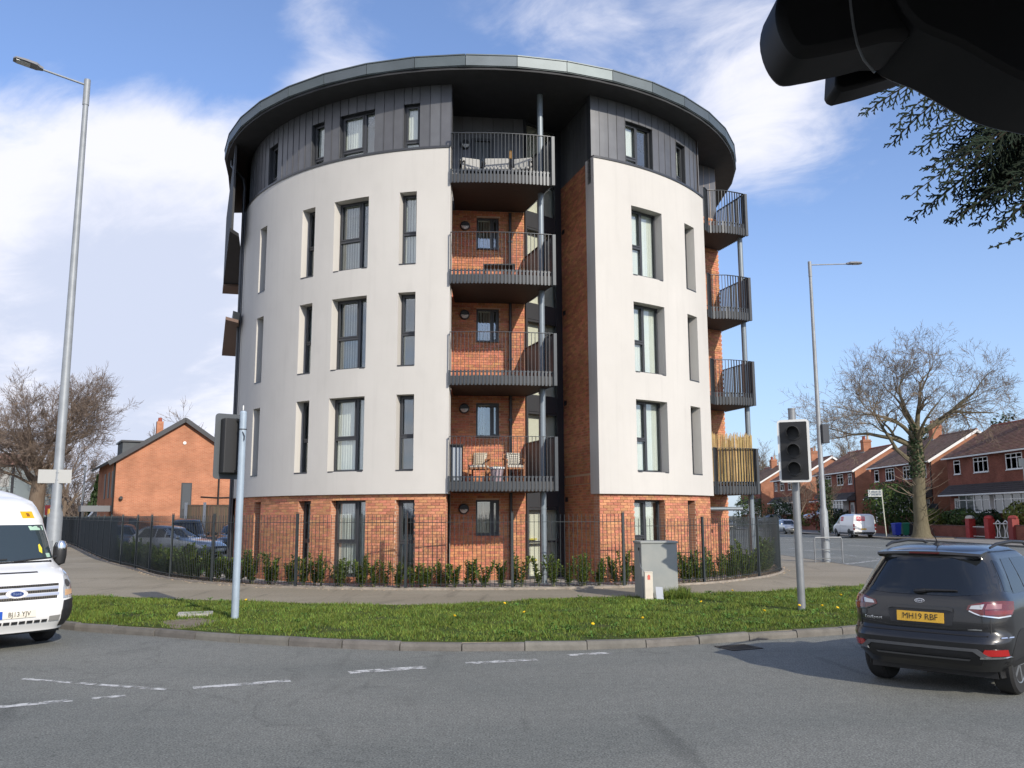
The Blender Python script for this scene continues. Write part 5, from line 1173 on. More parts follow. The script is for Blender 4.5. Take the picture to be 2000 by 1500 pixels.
mb = MB(); mb.obox((.346, 0, 1.558), (0, 1, 0), (1, 0, 0), (0, 0, 1), .34, .012, .018); mb.build('brake_light', m_redl2, suv, wn=False)
mb = MB(); pts = [rf_(y, z, .022) for y, z in ((.0, 1.135), (-.12, 1.145), (-.40, 1.152))]; mb.path(pts, [.022, .016, .010], 8); mb.path([rf_(.06, 1.125, .01), rf_(0, 1.13, .035), rf_(-.06, 1.14, .03)], .024, 8); mb.build('rear_wiper', m_trim, suv, smooth=True, wn=False)
for s in (1, -1):
    # tail lamp: dark surround, clear upper, red lower, bright red wing
    q = lambda P: [(s * a, b) for a, b in P]
    lf = lambda a, b, off: Vector((SB.rear_x(a, b) - off, a + (math.copysign(off, a) if abs(a) > .6 else 0), b))
    tlp = patch(q([(.50, .955), (.62, .905), (.78, .885), (.868, .905), (.874, .96), (.868, 1.045), (.80, 1.055), (.66, 1.045), (.52, 1.005)]), lf, .010, m_redl2, 'tail_lamp', suv, .05)
    patch(q([(.53, .965), (.64, .965), (.66, 1.022), (.55, 1.000)]), lf, .014, m_clear, 'clear_lens', tlp, .05)
    patch(q([(.665, .965), (.80, .975), (.80, 1.025), (.685, 1.025)]), lf, .014, M('pink_clear_lens', (.24, .085, .085), .12, coat=1), 'clear_lens', tlp, .05)
    patch(q([(.665, .905), (.865, .915), (.868, .955), (.665, .955)]), lf, .014, m_redl, 'red_lens', tlp, .05)
    patch(q([(.52, .940), (.62, .893), (.78, .872), (.862, .888), (.862, .903), (.78, .886), (.62, .906), (.53, .950)]), lf, .012, m_chrome if s < 0 else p_dark, 'lamp_trim', suv, .06)
    rl_ = patch(q([(.62, .47), (.84, .47), (.84, .54), (.66, .54)]), lf, .010, M('bright_red_reflector', (.36, .010, .010), .25, coat=1), 'reflector', suv, .06)
    patch(q([(.60, .435), (.85, .445), (.85, .463), (.615, .463)]), lf, .012, m_chrome, 'reflector_trim', suv, .06)
    patch(q([(.80, .66), (.875, .66), (.875, .672), (.80, .672)]), lf, .008, m_chrome, 'bumper_crease', suv, .1)
numplate(suv, rf_, -.0, .845, .52, .112, 'MH19 RBF', m_plate_y, -1, off=.014)
patch([(-.36, .92), (-.36, .955), (-.30, .965), (.30, .965), (.36, .955), (.36, .92), (.31, .935), (-.31, .935)], rf_, .022, p_dark, 'handle_strip', suv, .1, .03)
patch([(-.34, .77), (-.27, .765), (.27, .765), (.34, .77), (.37, .915), (.31, .93), (-.31, .93), (-.37, .915)], rf_, .003, M('plate_recess', (.020, .021, .024), .4), 'plate_recess', suv, .1, .004)
badge(suv, rf_, 0, 1.025, .055, .024, -1, mat=M('dark_silver_badge', (.09, .095, .105), .25, metal=.7))
mb = MB(); add_text(mb, 'EcoSport', .048, (0, 0, 0), (1, 0, 0), (0, 0, 1), sx=1.25, fn=lambda x, y: rf_(.55 - x, .80 + y, .006)); mb.build('lettering', m_chrome, suv, wn=False)
mb = MB(); mb.add([rf_(y, z, .006) for y, z in ((-.50, .735), (-.64, .735), (-.64, .748), (-.50, .748))], [(0, 1, 2, 3)]); mb.build('side_badge', m_chrome, suv, wn=False)
patch([(-.70, .675), (.70, .675), (.70, .69), (-.70, .69)], rf_, .004, m_trim, 'tailgate_gap', suv, .12, .006)
patch([(-.70, .775), (-.38, .74), (.38, .74), (.70, .775), (.70, .762), (.38, .727), (-.38, .727), (-.70, .762)], rf_, .010, p_dark, 'tailgate_crease', suv, .1, .012)
patch([(-.60, .355), (.60, .355), (.66, .45), (.58, .53), (-.58, .53), (-.66, .45)], rf_, .008, m_trim, 'lower_bumper', suv, .1)
patch([(-.60, .545), (.60, .545), (.67, .49), (.73, .455), (.70, .435), (.63, .46), (.56, .515), (-.56, .515), (-.63, .46), (-.70, .435), (-.73, .455), (-.67, .49)], rf_, .022, M('satin_silver_trim', (.16, .165, .175), .35, metal=.6), 'bumper_trim', suv, .08, .02)
patch([(-.50, .405), (.50, .405), (.52, .425), (-.52, .425)], rf_, .02, M('satin_silver_trim', (.16, .165, .175), .35), 'diffuser_bar', suv, .1, .02)
for s in (1, -1):   # tailgate shut lines beside the glass and lamps
    patch([(s * .715, .69), (s * .722, .69), (s * .728, .90), (s * .720, .90)], rf_, .003, m_trim, 'tailgate_gap', suv, .1, .004)
    mb = MB(); mb.path([(.75, s * .60, 1.615), (.95, s * .61, 1.655), (1.5, s * .62, 1.675), (2.0, s * .61, 1.655), (2.2, s * .60, 1.60)], [.012, .02, .02, .02, .012], 8); mb.build('roof_rail', m_trim, suv, smooth=True, wn=False)
mb = MB(); mb.lathe((.80, 0, 1.632), [(.05, 0), (.035, .03), (.012, .045), (0, .05)], 12); mb.path([(.80, 0, 1.67), (.62, 0, 1.86)], [.007, .004], 6); mb.build('aerial', m_trim, suv, wn=False)
side_windows(suv, SB, .72, 2.62, 1.11, 1.49, .16, .45, [1.22, 1.86])
for s in (1, -1):
    patch([(.50, 1.15), (.735, 1.11), (.735, 1.46), (.66, 1.485)], sidefn(SB, s), .004, m_cglass, 'quarter_window', suv, .06)
    patch([(.30, .30), (3.7, .30), (3.7, .40), (.30, .40)], sidefn(SB, s), .008, m_trim, 'sill_cladding', suv, .3)
    mb = MB(); mb.lathe((2.50, s * (SB.side_y(2.5, 1.1) + .09), 1.10), [(.0, -.06), (.09, -.05), (.10, .0), (.06, .06), (0, .07)], 12, (1, 0, 0)); mb.build('door_mirror', p_dark, suv, smooth=True, wn=False)
wheels(suv, SB, .74, 3.26, .335, .215)
mb = MB(); mb.box(.35, 3.7, -.70, .70, .20, .30); mb.build('underbody', m_trim, suv, wn=False)
mb = MB(); mb.tube((.5, -.10, .33), (.5, .10, .33), .16, .16, 14); mb.build('exhaust', m_trim, suv, wn=False)

# --- white minibus coming from the left
p_white = M('white_van_paint', (.78, .78, .77), .30, coat=.8)
TB = Body(rear=[(.28, .1), (.6, 0), (1.8, .05), (2.3, .15), (2.42, .3), (2.47, .5)],
          front=[(.28, 5.30), (.40, 5.40), (.55, 5.42), (.72, 5.36), (.92, 5.28), (1.05, 5.14), (1.13, 4.98), (1.22, 4.72), (1.27, 4.66), (1.80, 4.32), (1.86, 4.29), (1.92, 4.28), (2.12, 4.12), (2.22, 3.98), (2.34, 3.45), (2.43, 3.0), (2.47, 2.6)],
          width=[(.26, .86), (.45, .93), (.70, .965), (1.2, .965), (1.6, .95), (1.86, .925), (2.2, .85), (2.34, .78), (2.43, .66), (2.47, .52)], cr=.12, cf=.33, br=.02, bf=.12)
h_ = R_(-38); bus = thing('minibus', 'white minibus coming round the left corner with a yellow sign above its windscreen', 'minibus', (-7.24 - 5.42 * math.cos(h_), 13.09 - 5.42 * math.sin(h_), ZR), h_)
TB.mesh([.26, .30, .36, .42, .50, .58, .66, .72, .80, .88, .94, 1.0, 1.05, 1.09, 1.13, 1.17, 1.20, 1.24, 1.27, 1.4, 1.6, 1.80, 1.84, 1.88, 1.92, 2.0, 2.1, 2.2, 2.28, 2.34, 2.39, 2.43, 2.455, 2.47]).build('body', p_white, bus, smooth=True, angle=30, wn=False)
ff_ = frontfn(TB)
m_wscreen = M('minibus_windscreen', (.035, .048, .055), .05, spec=.8)
ws = patch([(-.88, 1.29), (-.4, 1.265), (.4, 1.265), (.88, 1.29), (.86, 1.55), (.82, 1.82), (-.82, 1.82), (-.86, 1.55)], ff_, .006, m_wscreen, 'windscreen', bus, .12)
patch([(.55, 1.735), (.80, 1.735), (.79, 1.80), (.53, 1.80)], ff_, .010, M('pale_green_sticker', (.40, .58, .45), .5), 'sun_strip', ws, .2, .003)
patch([(.74, 1.305), (.82, 1.31), (.81, 1.37), (.73, 1.37)], ff_, .010, M('pale_green_sticker', (.40, .58, .45), .5), 'sticker', ws, .2, .003)
patch([(.625, 1.40), (.67, 1.37), (.685, 1.45), (.655, 1.52), (.63, 1.50)], ff_, .009, M('yellow_strap', (.75, .6, .05), .5), 'yellow_strap', ws, .2, .003)
mb = MB()
for y0, y1 in ((.2, .75), (-.5, .1)): mb.path([ff_(y0, 1.262, .02), ff_((y0 + y1) / 2, 1.285, .022), ff_(y1, 1.30, .02)], .010, 6)
mb.build('wiper', m_trim, bus, wn=False)
patch([(-.80, 1.215), (.80, 1.215), (.83, 1.262), (-.83, 1.262)], ff_, .004, m_trim, 'scuttle', bus, .12)
# grille with three slots, chrome bars and oval badge
patch([(-.60, .70), (.60, .70), (.645, .80), (.665, .955), (-.665, .955), (-.645, .80)], ff_, .006, p_white, 'grille_surround', bus, .1)
m_grl = M('grille_mesh', (.10, .085, .06), .6)
for z0, z1, w_ in ((.905, .94, .64), (.815, .855, .62), (.725, .765, .59)):
    patch([(-w_, z0), (w_, z0), (w_ + .01, z1), (-w_ - .01, z1)], ff_, .010, m_trim, 'grille_slot', bus, .1, .008)
    mb = MB()
    for y in np.arange(-w_ + .03, w_, .034): p_, q_ = ff_(y, z0, .013), ff_(y, z1, .013); mb.obox((p_ + q_) / 2, (0, 1, 0), (1, 0, 0), (0, 0, 1), .013, .006, z1 - z0)
    p0_ = None; mb.build('grille_rib', m_grl, bus, wn=False)['kind'] = 'stuff'
m_silver = M('pale_silver_bar', (.55, .58, .66), .3, metal=.4)
for z0, z1 in ((.862, .898), (.772, .808)): patch([(-.63, z0), (.63, z0), (.64, z1), (-.64, z1)], ff_, .016, m_silver, 'grille_bar', bus, .1, .014)
patch(oval(0, .822, .155, .062), ff_, .022, M('badge_surround', (.72, .68, .66), .3), 'badge_surround', bus, .2, .01)
badge(bus, ff_, 0, .822, .098, .041, 1, off=.028)
for s in (1, -1):
    q = lambda P: [(s * a, b) for a, b in P]
    gl = lambda a, b, off: Vector((TB.front_x(a, b) + off, a + (math.copysign(off, a) if abs(a) > .65 else 0), b))
    hl = patch(q([(.685, .71), (.90, .73), (.945, .86), (.93, 1.02), (.88, 1.12), (.78, 1.02), (.705, .86)]), gl, .008, m_clear, 'headlight', bus, .06)
    patch(q(oval(.80, .93, .05, .055, 14)), gl, .013, M('dark_reflector', (.10, .10, .11), .2, metal=.8), 'reflector', hl, .1, .004)
    patch(q([(.72, .75), (.88, .765), (.89, .83), (.74, .84)]), gl, .013, M('warm_reflector', (.72, .45, .25), .3, metal=.3), 'indicator', hl, .1, .004)
    patch(q([(.66, .30), (.86, .30), (.925, .40), (.945, .70), (.70, .68), (.655, .52)]), gl, .014, m_trim, 'bumper_corner', bus, .08)
    patch(q([(.47, .395), (.63, .395), (.645, .475), (.47, .47)]), ff_, .008, M('fog_recess', (.22, .215, .20), .6), 'fog_lamp_recess', bus, .1)
numplate(bus, ff_, 0, .535, .52, .112, 'BJ13 YJV', m_plate_w, 1, band=True, off=.016)
for k in range(8):
    y = -.40 + k * .108; patch([(y, .39), (y + .085, .39), (y + .085, .43), (y, .43)], ff_, .007, m_trim, 'air_slot', bus, .2, .004)
patch([(-.62, 1.10), (.42, 1.10), (.42, 1.118), (-.62, 1.118)], ff_, .004, m_trim, 'bonnet_slot', bus, .1)
ys = patch([(.455, 1.925), (.655, 1.925), (.64, 2.035), (.44, 2.035)], ff_, .008, M('yellow_school_sign', (.80, .40, .01), .5), 'yellow_sign', bus, .2, .004)
patch([(.53, 1.955), (.555, 1.955), (.555, 1.975), (.565, 1.955), (.585, 1.955), (.575, 1.985), (.58, 2.0), (.562, 2.008), (.55, 1.99), (.535, 2.008), (.52, 1.995), (.535, 1.98)], ff_, .011, M('sign_symbol_brown', (.22, .09, .01), .6), 'symbol', ys, .2, .002)
for s in (1, -1):
    mb = MB(); y = s * (TB.side_y(4.35, 1.35) + .10)
    mb.path([(4.42, s * .90, 1.30), (4.40, y, 1.32)], .03, 8)
    mb.lathe((4.36, y + s * .03, 1.36), [(0, -.20), (.085, -.17), (.105, -.05), (.105, .09), (.075, .17), (0, .19)], 12); mb.build('door_mirror', m_trim, bus, smooth=True, wn=False)
    mb = MB(); mb.lathe((4.39, y + s * .03, 1.44), [(0.0, -.03), (.085, -.02), (.09, .05), (.06, .11), (0, .12)], 12); mb.build('mirror_cap', m_chrome, bus, smooth=True, wn=False)
side_windows(bus, TB, .3, 4.35, 1.25, 1.85, .0, .38, [1.5, 2.8, 3.35])
wheels(bus, TB, 1.0, 4.45, .34, .21)
mb = MB(); mb.box(.3, 5.0, -.8, .8, .2, .28); mb.build('underbody', m_trim, bus, wn=False)

# --- smaller vehicles
def hatch(name, label, cat, loc, rz, paint, L=4.25, h=1.47, w=.87, group=None, estate=False, plate=None):
    k = h / 1.47; f = L / 4.25
    B = Body(rear=[(.25, .12), (.45, .0), (.62, .02), (.9, .06), (1.0, .12), (1.35 * k, .5 if not estate else .25), (1.44 * k, .75 if not estate else .4), (1.47 * k, 1.1)],
             front=[(.25, 4.1 * f), (.45, 4.24 * f), (.62, 4.22 * f), (.80, 3.9 * f), (.90, 3.05 * f), (.95, 2.95 * f), (1.35 * k, 2.25 * f), (1.44 * k, 1.95 * f), (1.47 * k, 1.6 * f)],
             width=[(.23, w - .1), (.45, w), (.75, w), (.92, w - .03), (1.35 * k, w - .24), (1.44 * k, w - .32), (1.47 * k, w - .48)], cr=.25, cf=.4, br=.05, bf=.16)
    t = thing(name, label, cat, loc, rz, group)
    B.mesh([.23, .3, .4, .5, .6, .7, .78, .86, .92, .98, 1.1 * k, 1.2 * k, 1.3 * k, 1.38 * k, 1.42 * k, 1.455 * k, 1.47 * k]).build('body', paint, t, smooth=True, angle=30, wn=False)
    patch([(-w + .18, .97), (w - .18, .97), (w - .30, 1.34 * k), (-w + .30, 1.34 * k)], frontfn(B), .006, m_cglass, 'windscreen', t, .15)
    patch([(-w + .18, 1.0), (w - .18, 1.0), (w - .30, 1.33 * k), (-w + .30, 1.33 * k)], rearfn(B), .006, m_cglass, 'rear_window', t, .15)
    side_windows(t, B, .55, 2.95 * f, .97, 1.34 * k, .25 if not estate else .1, .55, [1.5 * f, 2.0 * f])
    for s in (1, -1):
        patch([(s * .48, .60), (s * .78, .60), (s * .80, .72), (s * .50, .69)], frontfn(B), .008, m_clear, 'headlight', t, .1)
        patch([(s * .55, .70), (s * .84, .70), (s * .84, .88), (s * .58, .88)], rearfn(B), .008, m_redl, 'tail_lamp', t, .1)
        mb = MB(); mb.lathe((2.75 * f, s * (w + .06), .98), [(0, -.07), (.08, -.05), (.08, .04), (0, .07)], 10, (1, 0, 0)); mb.build('door_mirror', paint, t, smooth=True, wn=False)
    patch([(-.5, .50), (.5, .50), (.48, .60), (-.48, .60)], frontfn(B), .008, m_trim, 'grille', t, .12)
    patch([(-.6, .28), (.6, .28), (.62, .36), (-.62, .36)], frontfn(B), .008, m_trim, 'lower_grille', t, .12)
    patch([(-.26, .40), (.26, .40), (.26, .51), (-.26, .51)], frontfn(B), .012, m_plate_w, 'number_plate', t, .5); patch([(-.26, .55), (.26, .55), (.26, .66), (-.26, .66)], rearfn(B), .012, m_plate_y, 'number_plate', t, .5)
    wheels(t, B, .78, 3.3 * f, .31, .2); return t
p_silver = M('silver_car_paint', (.42, .44, .46), .32, metal=.55, coat=1); p_grey = M('mid_grey_car_paint', (.16, .17, .18), .32, metal=.4, coat=1); p_black = M('black_car_paint', (.022, .023, .026), .25, coat=1); p_navy = M('navy_car_paint', (.03, .045, .07), .3, coat=1); p_ltgrey = M('pale_grey_car_paint', (.30, .32, .34), .32, metal=.5, coat=1)
hatch('parked_car', 'silver saloon car parked facing us by the far kerb behind the signal pole', 'car', (28.25, 92.3, ZR), R_(-90), p_silver, group='parked cars')
hatch('parked_car', 'dark blue car parked on a drive behind the wheelie bins', 'car', (38.2, 80.2, 1.1), R_(20), p_navy, group='parked cars')
hatch('parked_car', 'pale grey car parked in front of the houses behind the railings', 'car', (36.7, 119, 0.4), R_(170), p_ltgrey, group='parked cars')
hatch('parked_car', 'dark car parked by the far kerb beyond the right railings', 'car', (28.2, 118, ZR), R_(-90), p_grey, group='parked cars')
hatch('parked_car', 'white car nose out on a drive left of the white van', 'car', (38.4, 103.5, 1.1), R_(185), M('white_car_paint', (.7, .7, .7), .3, coat=1), group='parked cars')
hatch('parked_car', 'silver grey hatchback side on in the car park behind the left railings', 'car', (-16.3, 38.4, 0.0), R_(-14), p_ltgrey, L=4.1, group='cars in the car park')
hatch('parked_car', 'large black four wheel drive car facing out in front of the brick gable', 'car', (-17.6, 47.5, 0.0), R_(-68), p_black, L=4.6, h=1.75, w=.95, estate=True, group='cars in the car park')
hatch('parked_car', 'dark car in the car park beneath the timber fence', 'car', (-14.9, 47.6, 0.0), R_(-74), p_black, group='cars in the car park')
hatch('parked_car', 'dark grey car on the far left of the car park', 'car', (-20.6, 46.0, 0.0), R_(-60), p_grey, group='cars in the car park')
# white panel van with red lettering
def panel_van(name, label, loc, rz, L=4.95, h=1.92, rear=True, high=False):
    B = Body(rear=[(.30, .1), (.42, .0), (.9, .0), (1.7, .06), (1.84, .12), (1.92, .3)] if not high else [(.30, .1), (.42, 0), (2.6, .03), (2.75, .1), (2.85, .3)],
             front=[(.30, L - .1), (.5, L), (.85, L - .06), (1.0, L - .35), (1.15, L - .75), (1.22, L - .95), (1.75, L - 1.6), (1.84, L - 1.85), (1.92, L - 2.3)] if not high else [(.3, L - .1), (.5, L), (.9, L - .08), (1.1, L - .5), (1.25, L - 1.0), (1.9, L - 1.5), (2.1, L - 1.6), (2.4, L - 1.9), (2.75, L - 2.5), (2.85, L - 3)],
             width=[(.28, .86), (.5, .94), (1.0, .95), (1.3, .93), (1.7, .86), (1.84, .78), (1.92, .6)] if not high else [(.28, .9), (.5, .98), (1.5, .98), (2.4, .9), (2.75, .8), (2.85, .6)], cr=.10, cf=.38, br=.015, bf=.14)
    t = thing(name, label, 'van', loc, rz); zt = 1.92 if not high else 2.85
    B.mesh([.28, .36, .45, .6, .8, .9, 1.0, 1.1, 1.2, 1.3] + list(np.linspace(1.4, zt - .15, 8)) + [zt - .1, zt - .05, zt - .02, zt]).build('body', p_white, t, smooth=True, angle=30, wn=False)
    patch([(-.75, 1.24), (.75, 1.24), (.68, 1.70 if not high else 1.95), (-.68, 1.70 if not high else 1.95)], frontfn(B), .006, m_cglass, 'windscreen', t, .15)
    for s in (1, -1):
        patch([(L - 2.0, 1.12), (L - 1.12, 1.12), (L - 1.50, 1.66), (L - 2.0, 1.66)] if not high else [(L - 2.1, 1.2), (L - 1.15, 1.2), (L - 1.6, 1.95), (L - 2.1, 1.95)], sidefn(B, s), .006, m_cglass, 'side_window', t, .15)
        patch([(s * .80, .62), (s * .92, .62), (s * .92, 1.12), (s * .80, 1.12)], lambda a, b, off: Vector((B.rear_x(a, b) - off, a + math.copysign(off, a), b)), .012, m_redl, 'tail_lamp', t, .1)
        patch([(s * .80, .80), (s * .92, .80), (s * .92, .88), (s * .80, .88)], lambda a, b, off: Vector((B.rear_x(a, b) - off, a + math.copysign(off, a), b)), .016, m_clear, 'clear_lens', t, .1)
        patch([(1.4, .93), (2.9, .93), (2.9, .95), (1.4, .95)], sidefn(B, s), .006, M('door_gap', (.2, .2, .2), .6), 'door_rail', t, .3)
        patch([(L - 2.05, .35), (L - 2.04, .35), (L - 2.04, 1.7), (L - 2.05, 1.7)], sidefn(B, s), .004, M('door_gap', (.2, .2, .2), .6), 'door_gap', t, .3, .004)
        patch([(.2, .30), (3.4, .30), (3.4, .40), (.2, .40)], sidefn(B, s), .008, m_trim, 'sill', t, .3)
        patch([(0.05, .34), (.75, .34), (.75, .58), (.05, .58)], sidefn(B, s), .010, m_trim, 'bumper_corner', t, .2)
    patch([(-.90, .30), (.90, .30), (.90, .46), (-.90, .46)], rearfn(B), .012, m_trim, 'rear_bumper', t, .2)
    patch([(-.006, .5), (.006, .5), (.006, 1.75), (-.006, 1.75)], rearfn(B), .004, M('door_gap', (.2, .2, .2), .6), 'door_gap', t, .3, .004)
    wheels(t, B, .95, L - 1.0, .33, .21); return t, B
van, VB = panel_van('parked_van', 'white panel van with red letter panels parked on the far pavement edge', (28.75, 72.0, -.06), R_(90))
m_redp = M('red_sign_panel', (.62, .06, .09), .5)
pn = patch([(.62, 1.36), (-.06, 1.36), (-.06, 1.72), (.62, 1.72)], rearfn(VB), .006, m_redp, 'red_panel', van, .2); mb = MB(); add_text(mb, 'AMS', .27, (0, 0, 0), (1, 0, 0), (0, 0, 1), sx=1.1, fn=lambda x, y: rearfn(VB)(.28 - x, 1.56 + y, .010)); mb.build('lettering', m_white, pn, wn=False)
pn = patch([(2.15, 1.34), (2.75, 1.34), (2.75, 1.70), (2.15, 1.70)], sidefn(VB, 1), .006, m_redp, 'red_panel', van, .2); mb = MB(); add_text(mb, 'AMS', .24, (0, 0, 0), (1, 0, 0), (0, 0, 1), fn=lambda x, y: sidefn(VB, 1)(2.45 - x, 1.53 + y, .010)); mb.build('lettering', m_white, pn, wn=False)
patch([(.30, .64), (-.14, .64), (-.14, .76), (.30, .76)], rearfn(VB), .012, m_plate_y, 'number_plate', van, .5)
panel_van('motorhome_van', 'white high roofed van parked nose left beyond the car park', (-25.3, 61.8, .35), R_(176), L=5.6, high=True)
# ------------------------------------------------------------------ red brick houses along the right hand street
mat_hb = brick_tex_mat('dark_red_house_brick', (.20, .062, .042), (.25, .085, .056), (.21, .13, .10), .22)
mat_gable = brick_tex_mat('orange_gable_brick', (.33, .135, .078), (.40, .17, .095), (.28, .20, .15), .2)
m_tile = M('brown_roof_tile', (.25, .145, .105), .85, var=.2, vs=3, island=.14, spec=.2); m_tile2 = M('grey_brown_roof_tile', (.23, .155, .12), .85, var=.2, vs=3, island=.14, spec=.2)
m_upvc = M('white_window_frame', (.76, .76, .75), .4); m_pot = M('buff_chimney_pot', (.50, .36, .25), .8); m_redpot = M('red_chimney_pot', (.30, .075, .045), .8); m_lead = M('lead_flashing', (.20, .20, .21), .6)
m_gl_far = M('dim_window_glass', (.10, .11, .12), .06, spec=1.0); m_net = M('net_curtain', (.40, .40, .38), .8)
def upvc(par, x, y, z, w, h, nx, trans, open_top=False):
    """white casement in a wall facing -x; y is the centre, z the sill"""
    fo_ = MB(); f = .07
    for a, b, c, d in ((-w / 2, w / 2, 0, f), (-w / 2, w / 2, h - f, h), (-w / 2, -w / 2 + f, f, h - f), (w / 2 - f, w / 2, f, h - f)): fo_.box(x - .05, x + .04, y + a, y + b, z + c, z + d)
    for k in range(1, nx): u = -w / 2 + w * k / nx; fo_.box(x - .045, x + .04, y + u - .04, y + u + .04, z + f, z + h - f)
    if trans: fo_.box(x - .04, x + .04, y - w / 2 + f, y + w / 2 - f, z + h * trans - .03, z + h * trans + .03)
    fr = fo_.build('window', m_upvc, par)
    for k in range(nx):
        u0 = -w / 2 + w * k / nx + (.07 if k == 0 else .04); u1 = -w / 2 + w * (k + 1) / nx - (.07 if k == nx - 1 else .04)
        mb = MB(); mb.box(x, x + .012, y + u0, y + u1, z + f, z + h - f); mb.build('pane', m_gl_far, fr)
    mb = MB(); mb.box(x - .10, x + .02, y - w / 2 - .05, y + w / 2 + .05, z - .06, z - .002); mb.build('sill', m_upvc, fr)
    if h > .8 and rw.random() < .7:
        mb = MB(); s_ = rw.choice([-1, 1]); mb.box(x + .03, x + .035, y + (s_ * w / 4) - w * .18, y + s_ * w / 4 + w * .18, z + f, z + h - f); mb.build('curtain', m_net, fr)
    return fr
def tiles(mb, p0, p1, p2, p3, rows, cols, r):
    """roof slope of single tiles: eave p0->p1, ridge p3->p2"""
    p0, p1, p2, p3 = map(Vector, (p0, p1, p2, p3)); n = (p1 - p0).cross(p3 - p0).normalized()
    if n.z < 0: n = -n
    for i in range(rows):
        f0, f1 = i / rows, (i + 1.12) / rows
        a, b = p0.lerp(p3, f0), p1.lerp(p2, f0); c, d = p0.lerp(p3, min(1, f1)), p1.lerp(p2, min(1, f1))
        for j in range(cols):
            g0 = (j + .03 + (.5 if i % 2 else 0)) / cols; g1 = min(1, (j + .97 + (.5 if i % 2 else 0)) / cols)
            if g0 >= 1: continue
            h = .045 + r.uniform(-.006, .010); q = [a.lerp(b, g0) + n * h, a.lerp(b, g1) + n * h, c.lerp(d, g1) + n * .008, c.lerp(d, g0) + n * .008]
            mb.add(q + [a.lerp(b, g0), a.lerp(b, g1)], [(0, 1, 2, 3), (4, 5, 1, 0)])
def semi(yn, yf, label, seed, tile=m_tile, X0=38.0, zb=1.0, lights=True, chim='red', detail=True):
    r = random.Random(seed); t = thing('brick_house', label, 'house', (X0, yn, zb), 0, 'red brick houses along the street')
    XB = X0 + 8.6; XR = X0 + 4.3; ZE = zb + 5.75; ZRd = zb + 8.35; L = yf - yn
    mb = MB(); mb.box(X0, XB, yn, yf, zb - 1.0, ZE); mb.build('wall', mat_hb, t)
    mb = MB()
    mb.add([(X0, yf, ZE), (XB, yf, ZE), (XR, yf, ZRd)], [(0, 1, 2)]); mb.build('gable', mat_gable, t); mb = MB()
    mb.add([(X0 + .01, yn - .012, zb - 1), (XB, yn - .012, zb - 1), (XB, yn - .012, ZE), (XR, yn - .012, ZRd), (X0 + .01, yn - .012, ZE)], [(0, 1, 2, 3, 4)]); mb.build('gable', mat_gable, t)
    # roof deck and tiles
    ov = .35; sl = (ZRd - ZE) / (XR - X0); mb = MB()
    P = [(X0 - ov, ZE - ov * sl + .02), (XR, ZRd + .02), (XB + ov, ZE - ov * sl + .02)]
    mb.add([(x, y, z + dz) for y in (yn - .18, yf + .18) for x, z in P for dz in (0, .10)], [(0, 2, 3, 1), (2, 4, 5, 3), (6, 7, 9, 8), (8, 9, 11, 10), (0, 1, 7, 6), (4, 10, 11, 5), (1, 3, 9, 7), (3, 5, 11, 9), (0, 6, 8, 2), (2, 8, 10, 4)]); ro = mb.build('roof', tile, t)
    mb = MB(); tiles(mb, (P[0][0] - .03, yn - .20, P[0][1] + .10), (P[0][0] - .03, yf + .20, P[0][1] + .10), (XR, yf + .20, ZRd + .13), (XR, yn - .20, ZRd + .13), 20, int(L / .34), r); o = mb.build('roof_tiles', tile, ro); o['kind'] = 'stuff'
    mb = MB(); mb.tube((XR, yn - .2, ZRd + .13), (XR, yf + .2, ZRd + .13), .11, .11, 8); mb.build('ridge', m_redpot if seed % 2 else tile, ro)
    mb = MB()
    for a, b in ((P[0], P[1]), (P[1], P[2])):
        A = Vector((a[0], yn - .20, a[1] - .02)); B = Vector((b[0], yn - .20, b[1] - .02)); d = (B - A).normalized(); mb.obox((A + B) / 2, d, (0, 1, 0), d.cross(Vector((0, 1, 0))), (B - A).length, .04, .22)
    mb.build('bargeboard', m_upvc, t)
    mb = MB(); mb.box(X0 - ov - .10, X0 - ov, yn - .15, yf + .15, P[0][1] - .06, P[0][1] + .06); mb.build('gutter', m_upvc, t)
    # chimney
    yc = (yn + yf) / 2 + r.uniform(-.4, .4); mb = MB(); mb.box(XR - .75, XR + .15, yc - .45, yc + .45, ZRd - .6, ZRd + 1.25); mb.box(XR - .82, XR + .22, yc - .52, yc + .52, ZRd + .95, ZRd + 1.10); ch = mb.build('chimney', mat_gable if chim == 'red' else mat_hb, t)
    mb = MB(); mb.box(XR - .80, XR + .2, yc - .5, yc + .5, ZRd - .42, ZRd - .18); mb.build('flashing', m_lead, ch)
    for k, (dx, dy) in enumerate(((-.5, -.2), (-.5, .22), (-.05, 0))):
        mb = MB(); mb.lathe((XR + dx, yc + dy, ZRd + 1.25), [(.15, 0), (.12, .06), (.11, .38 if k != 2 else .62), (.14, .42 if k != 2 else .66), (.09, .44 if k != 2 else .66)], 10); mb.build('pot', m_redpot if k != 2 else m_pot, ch)
    # upper windows, mirrored pair
    yc = (yn + yf) / 2; h2 = L / 2; zu = zb + 4.18
    for s in (-1, 1):
        upvc(t, X0, yc + s * h2 * .30, zu, min(2.2, h2 * .30), 1.22, 3 if L > 13 else 2, .72); upvc(t, X0, yc + s * h2 * .78, zu, 1.05, 1.18, 1 if L > 13 else 2, .72)
        # ground floor bay under a lean-to roof
        by = yc + s * h2 * .34; bw = h2 * .60; zl = zb + .95
        for k in range(2):
            upvc(t, X0 - .62, by - bw / 2 + bw * (k + .5) / 2, zl, bw / 2, 1.42, 2, .70)
        mb = MB(); mb.box(X0 - .60, X0, by - bw / 2, by + bw / 2, zb - .5, zl - .07); mb.build('bay_wall', mat_hb, t)
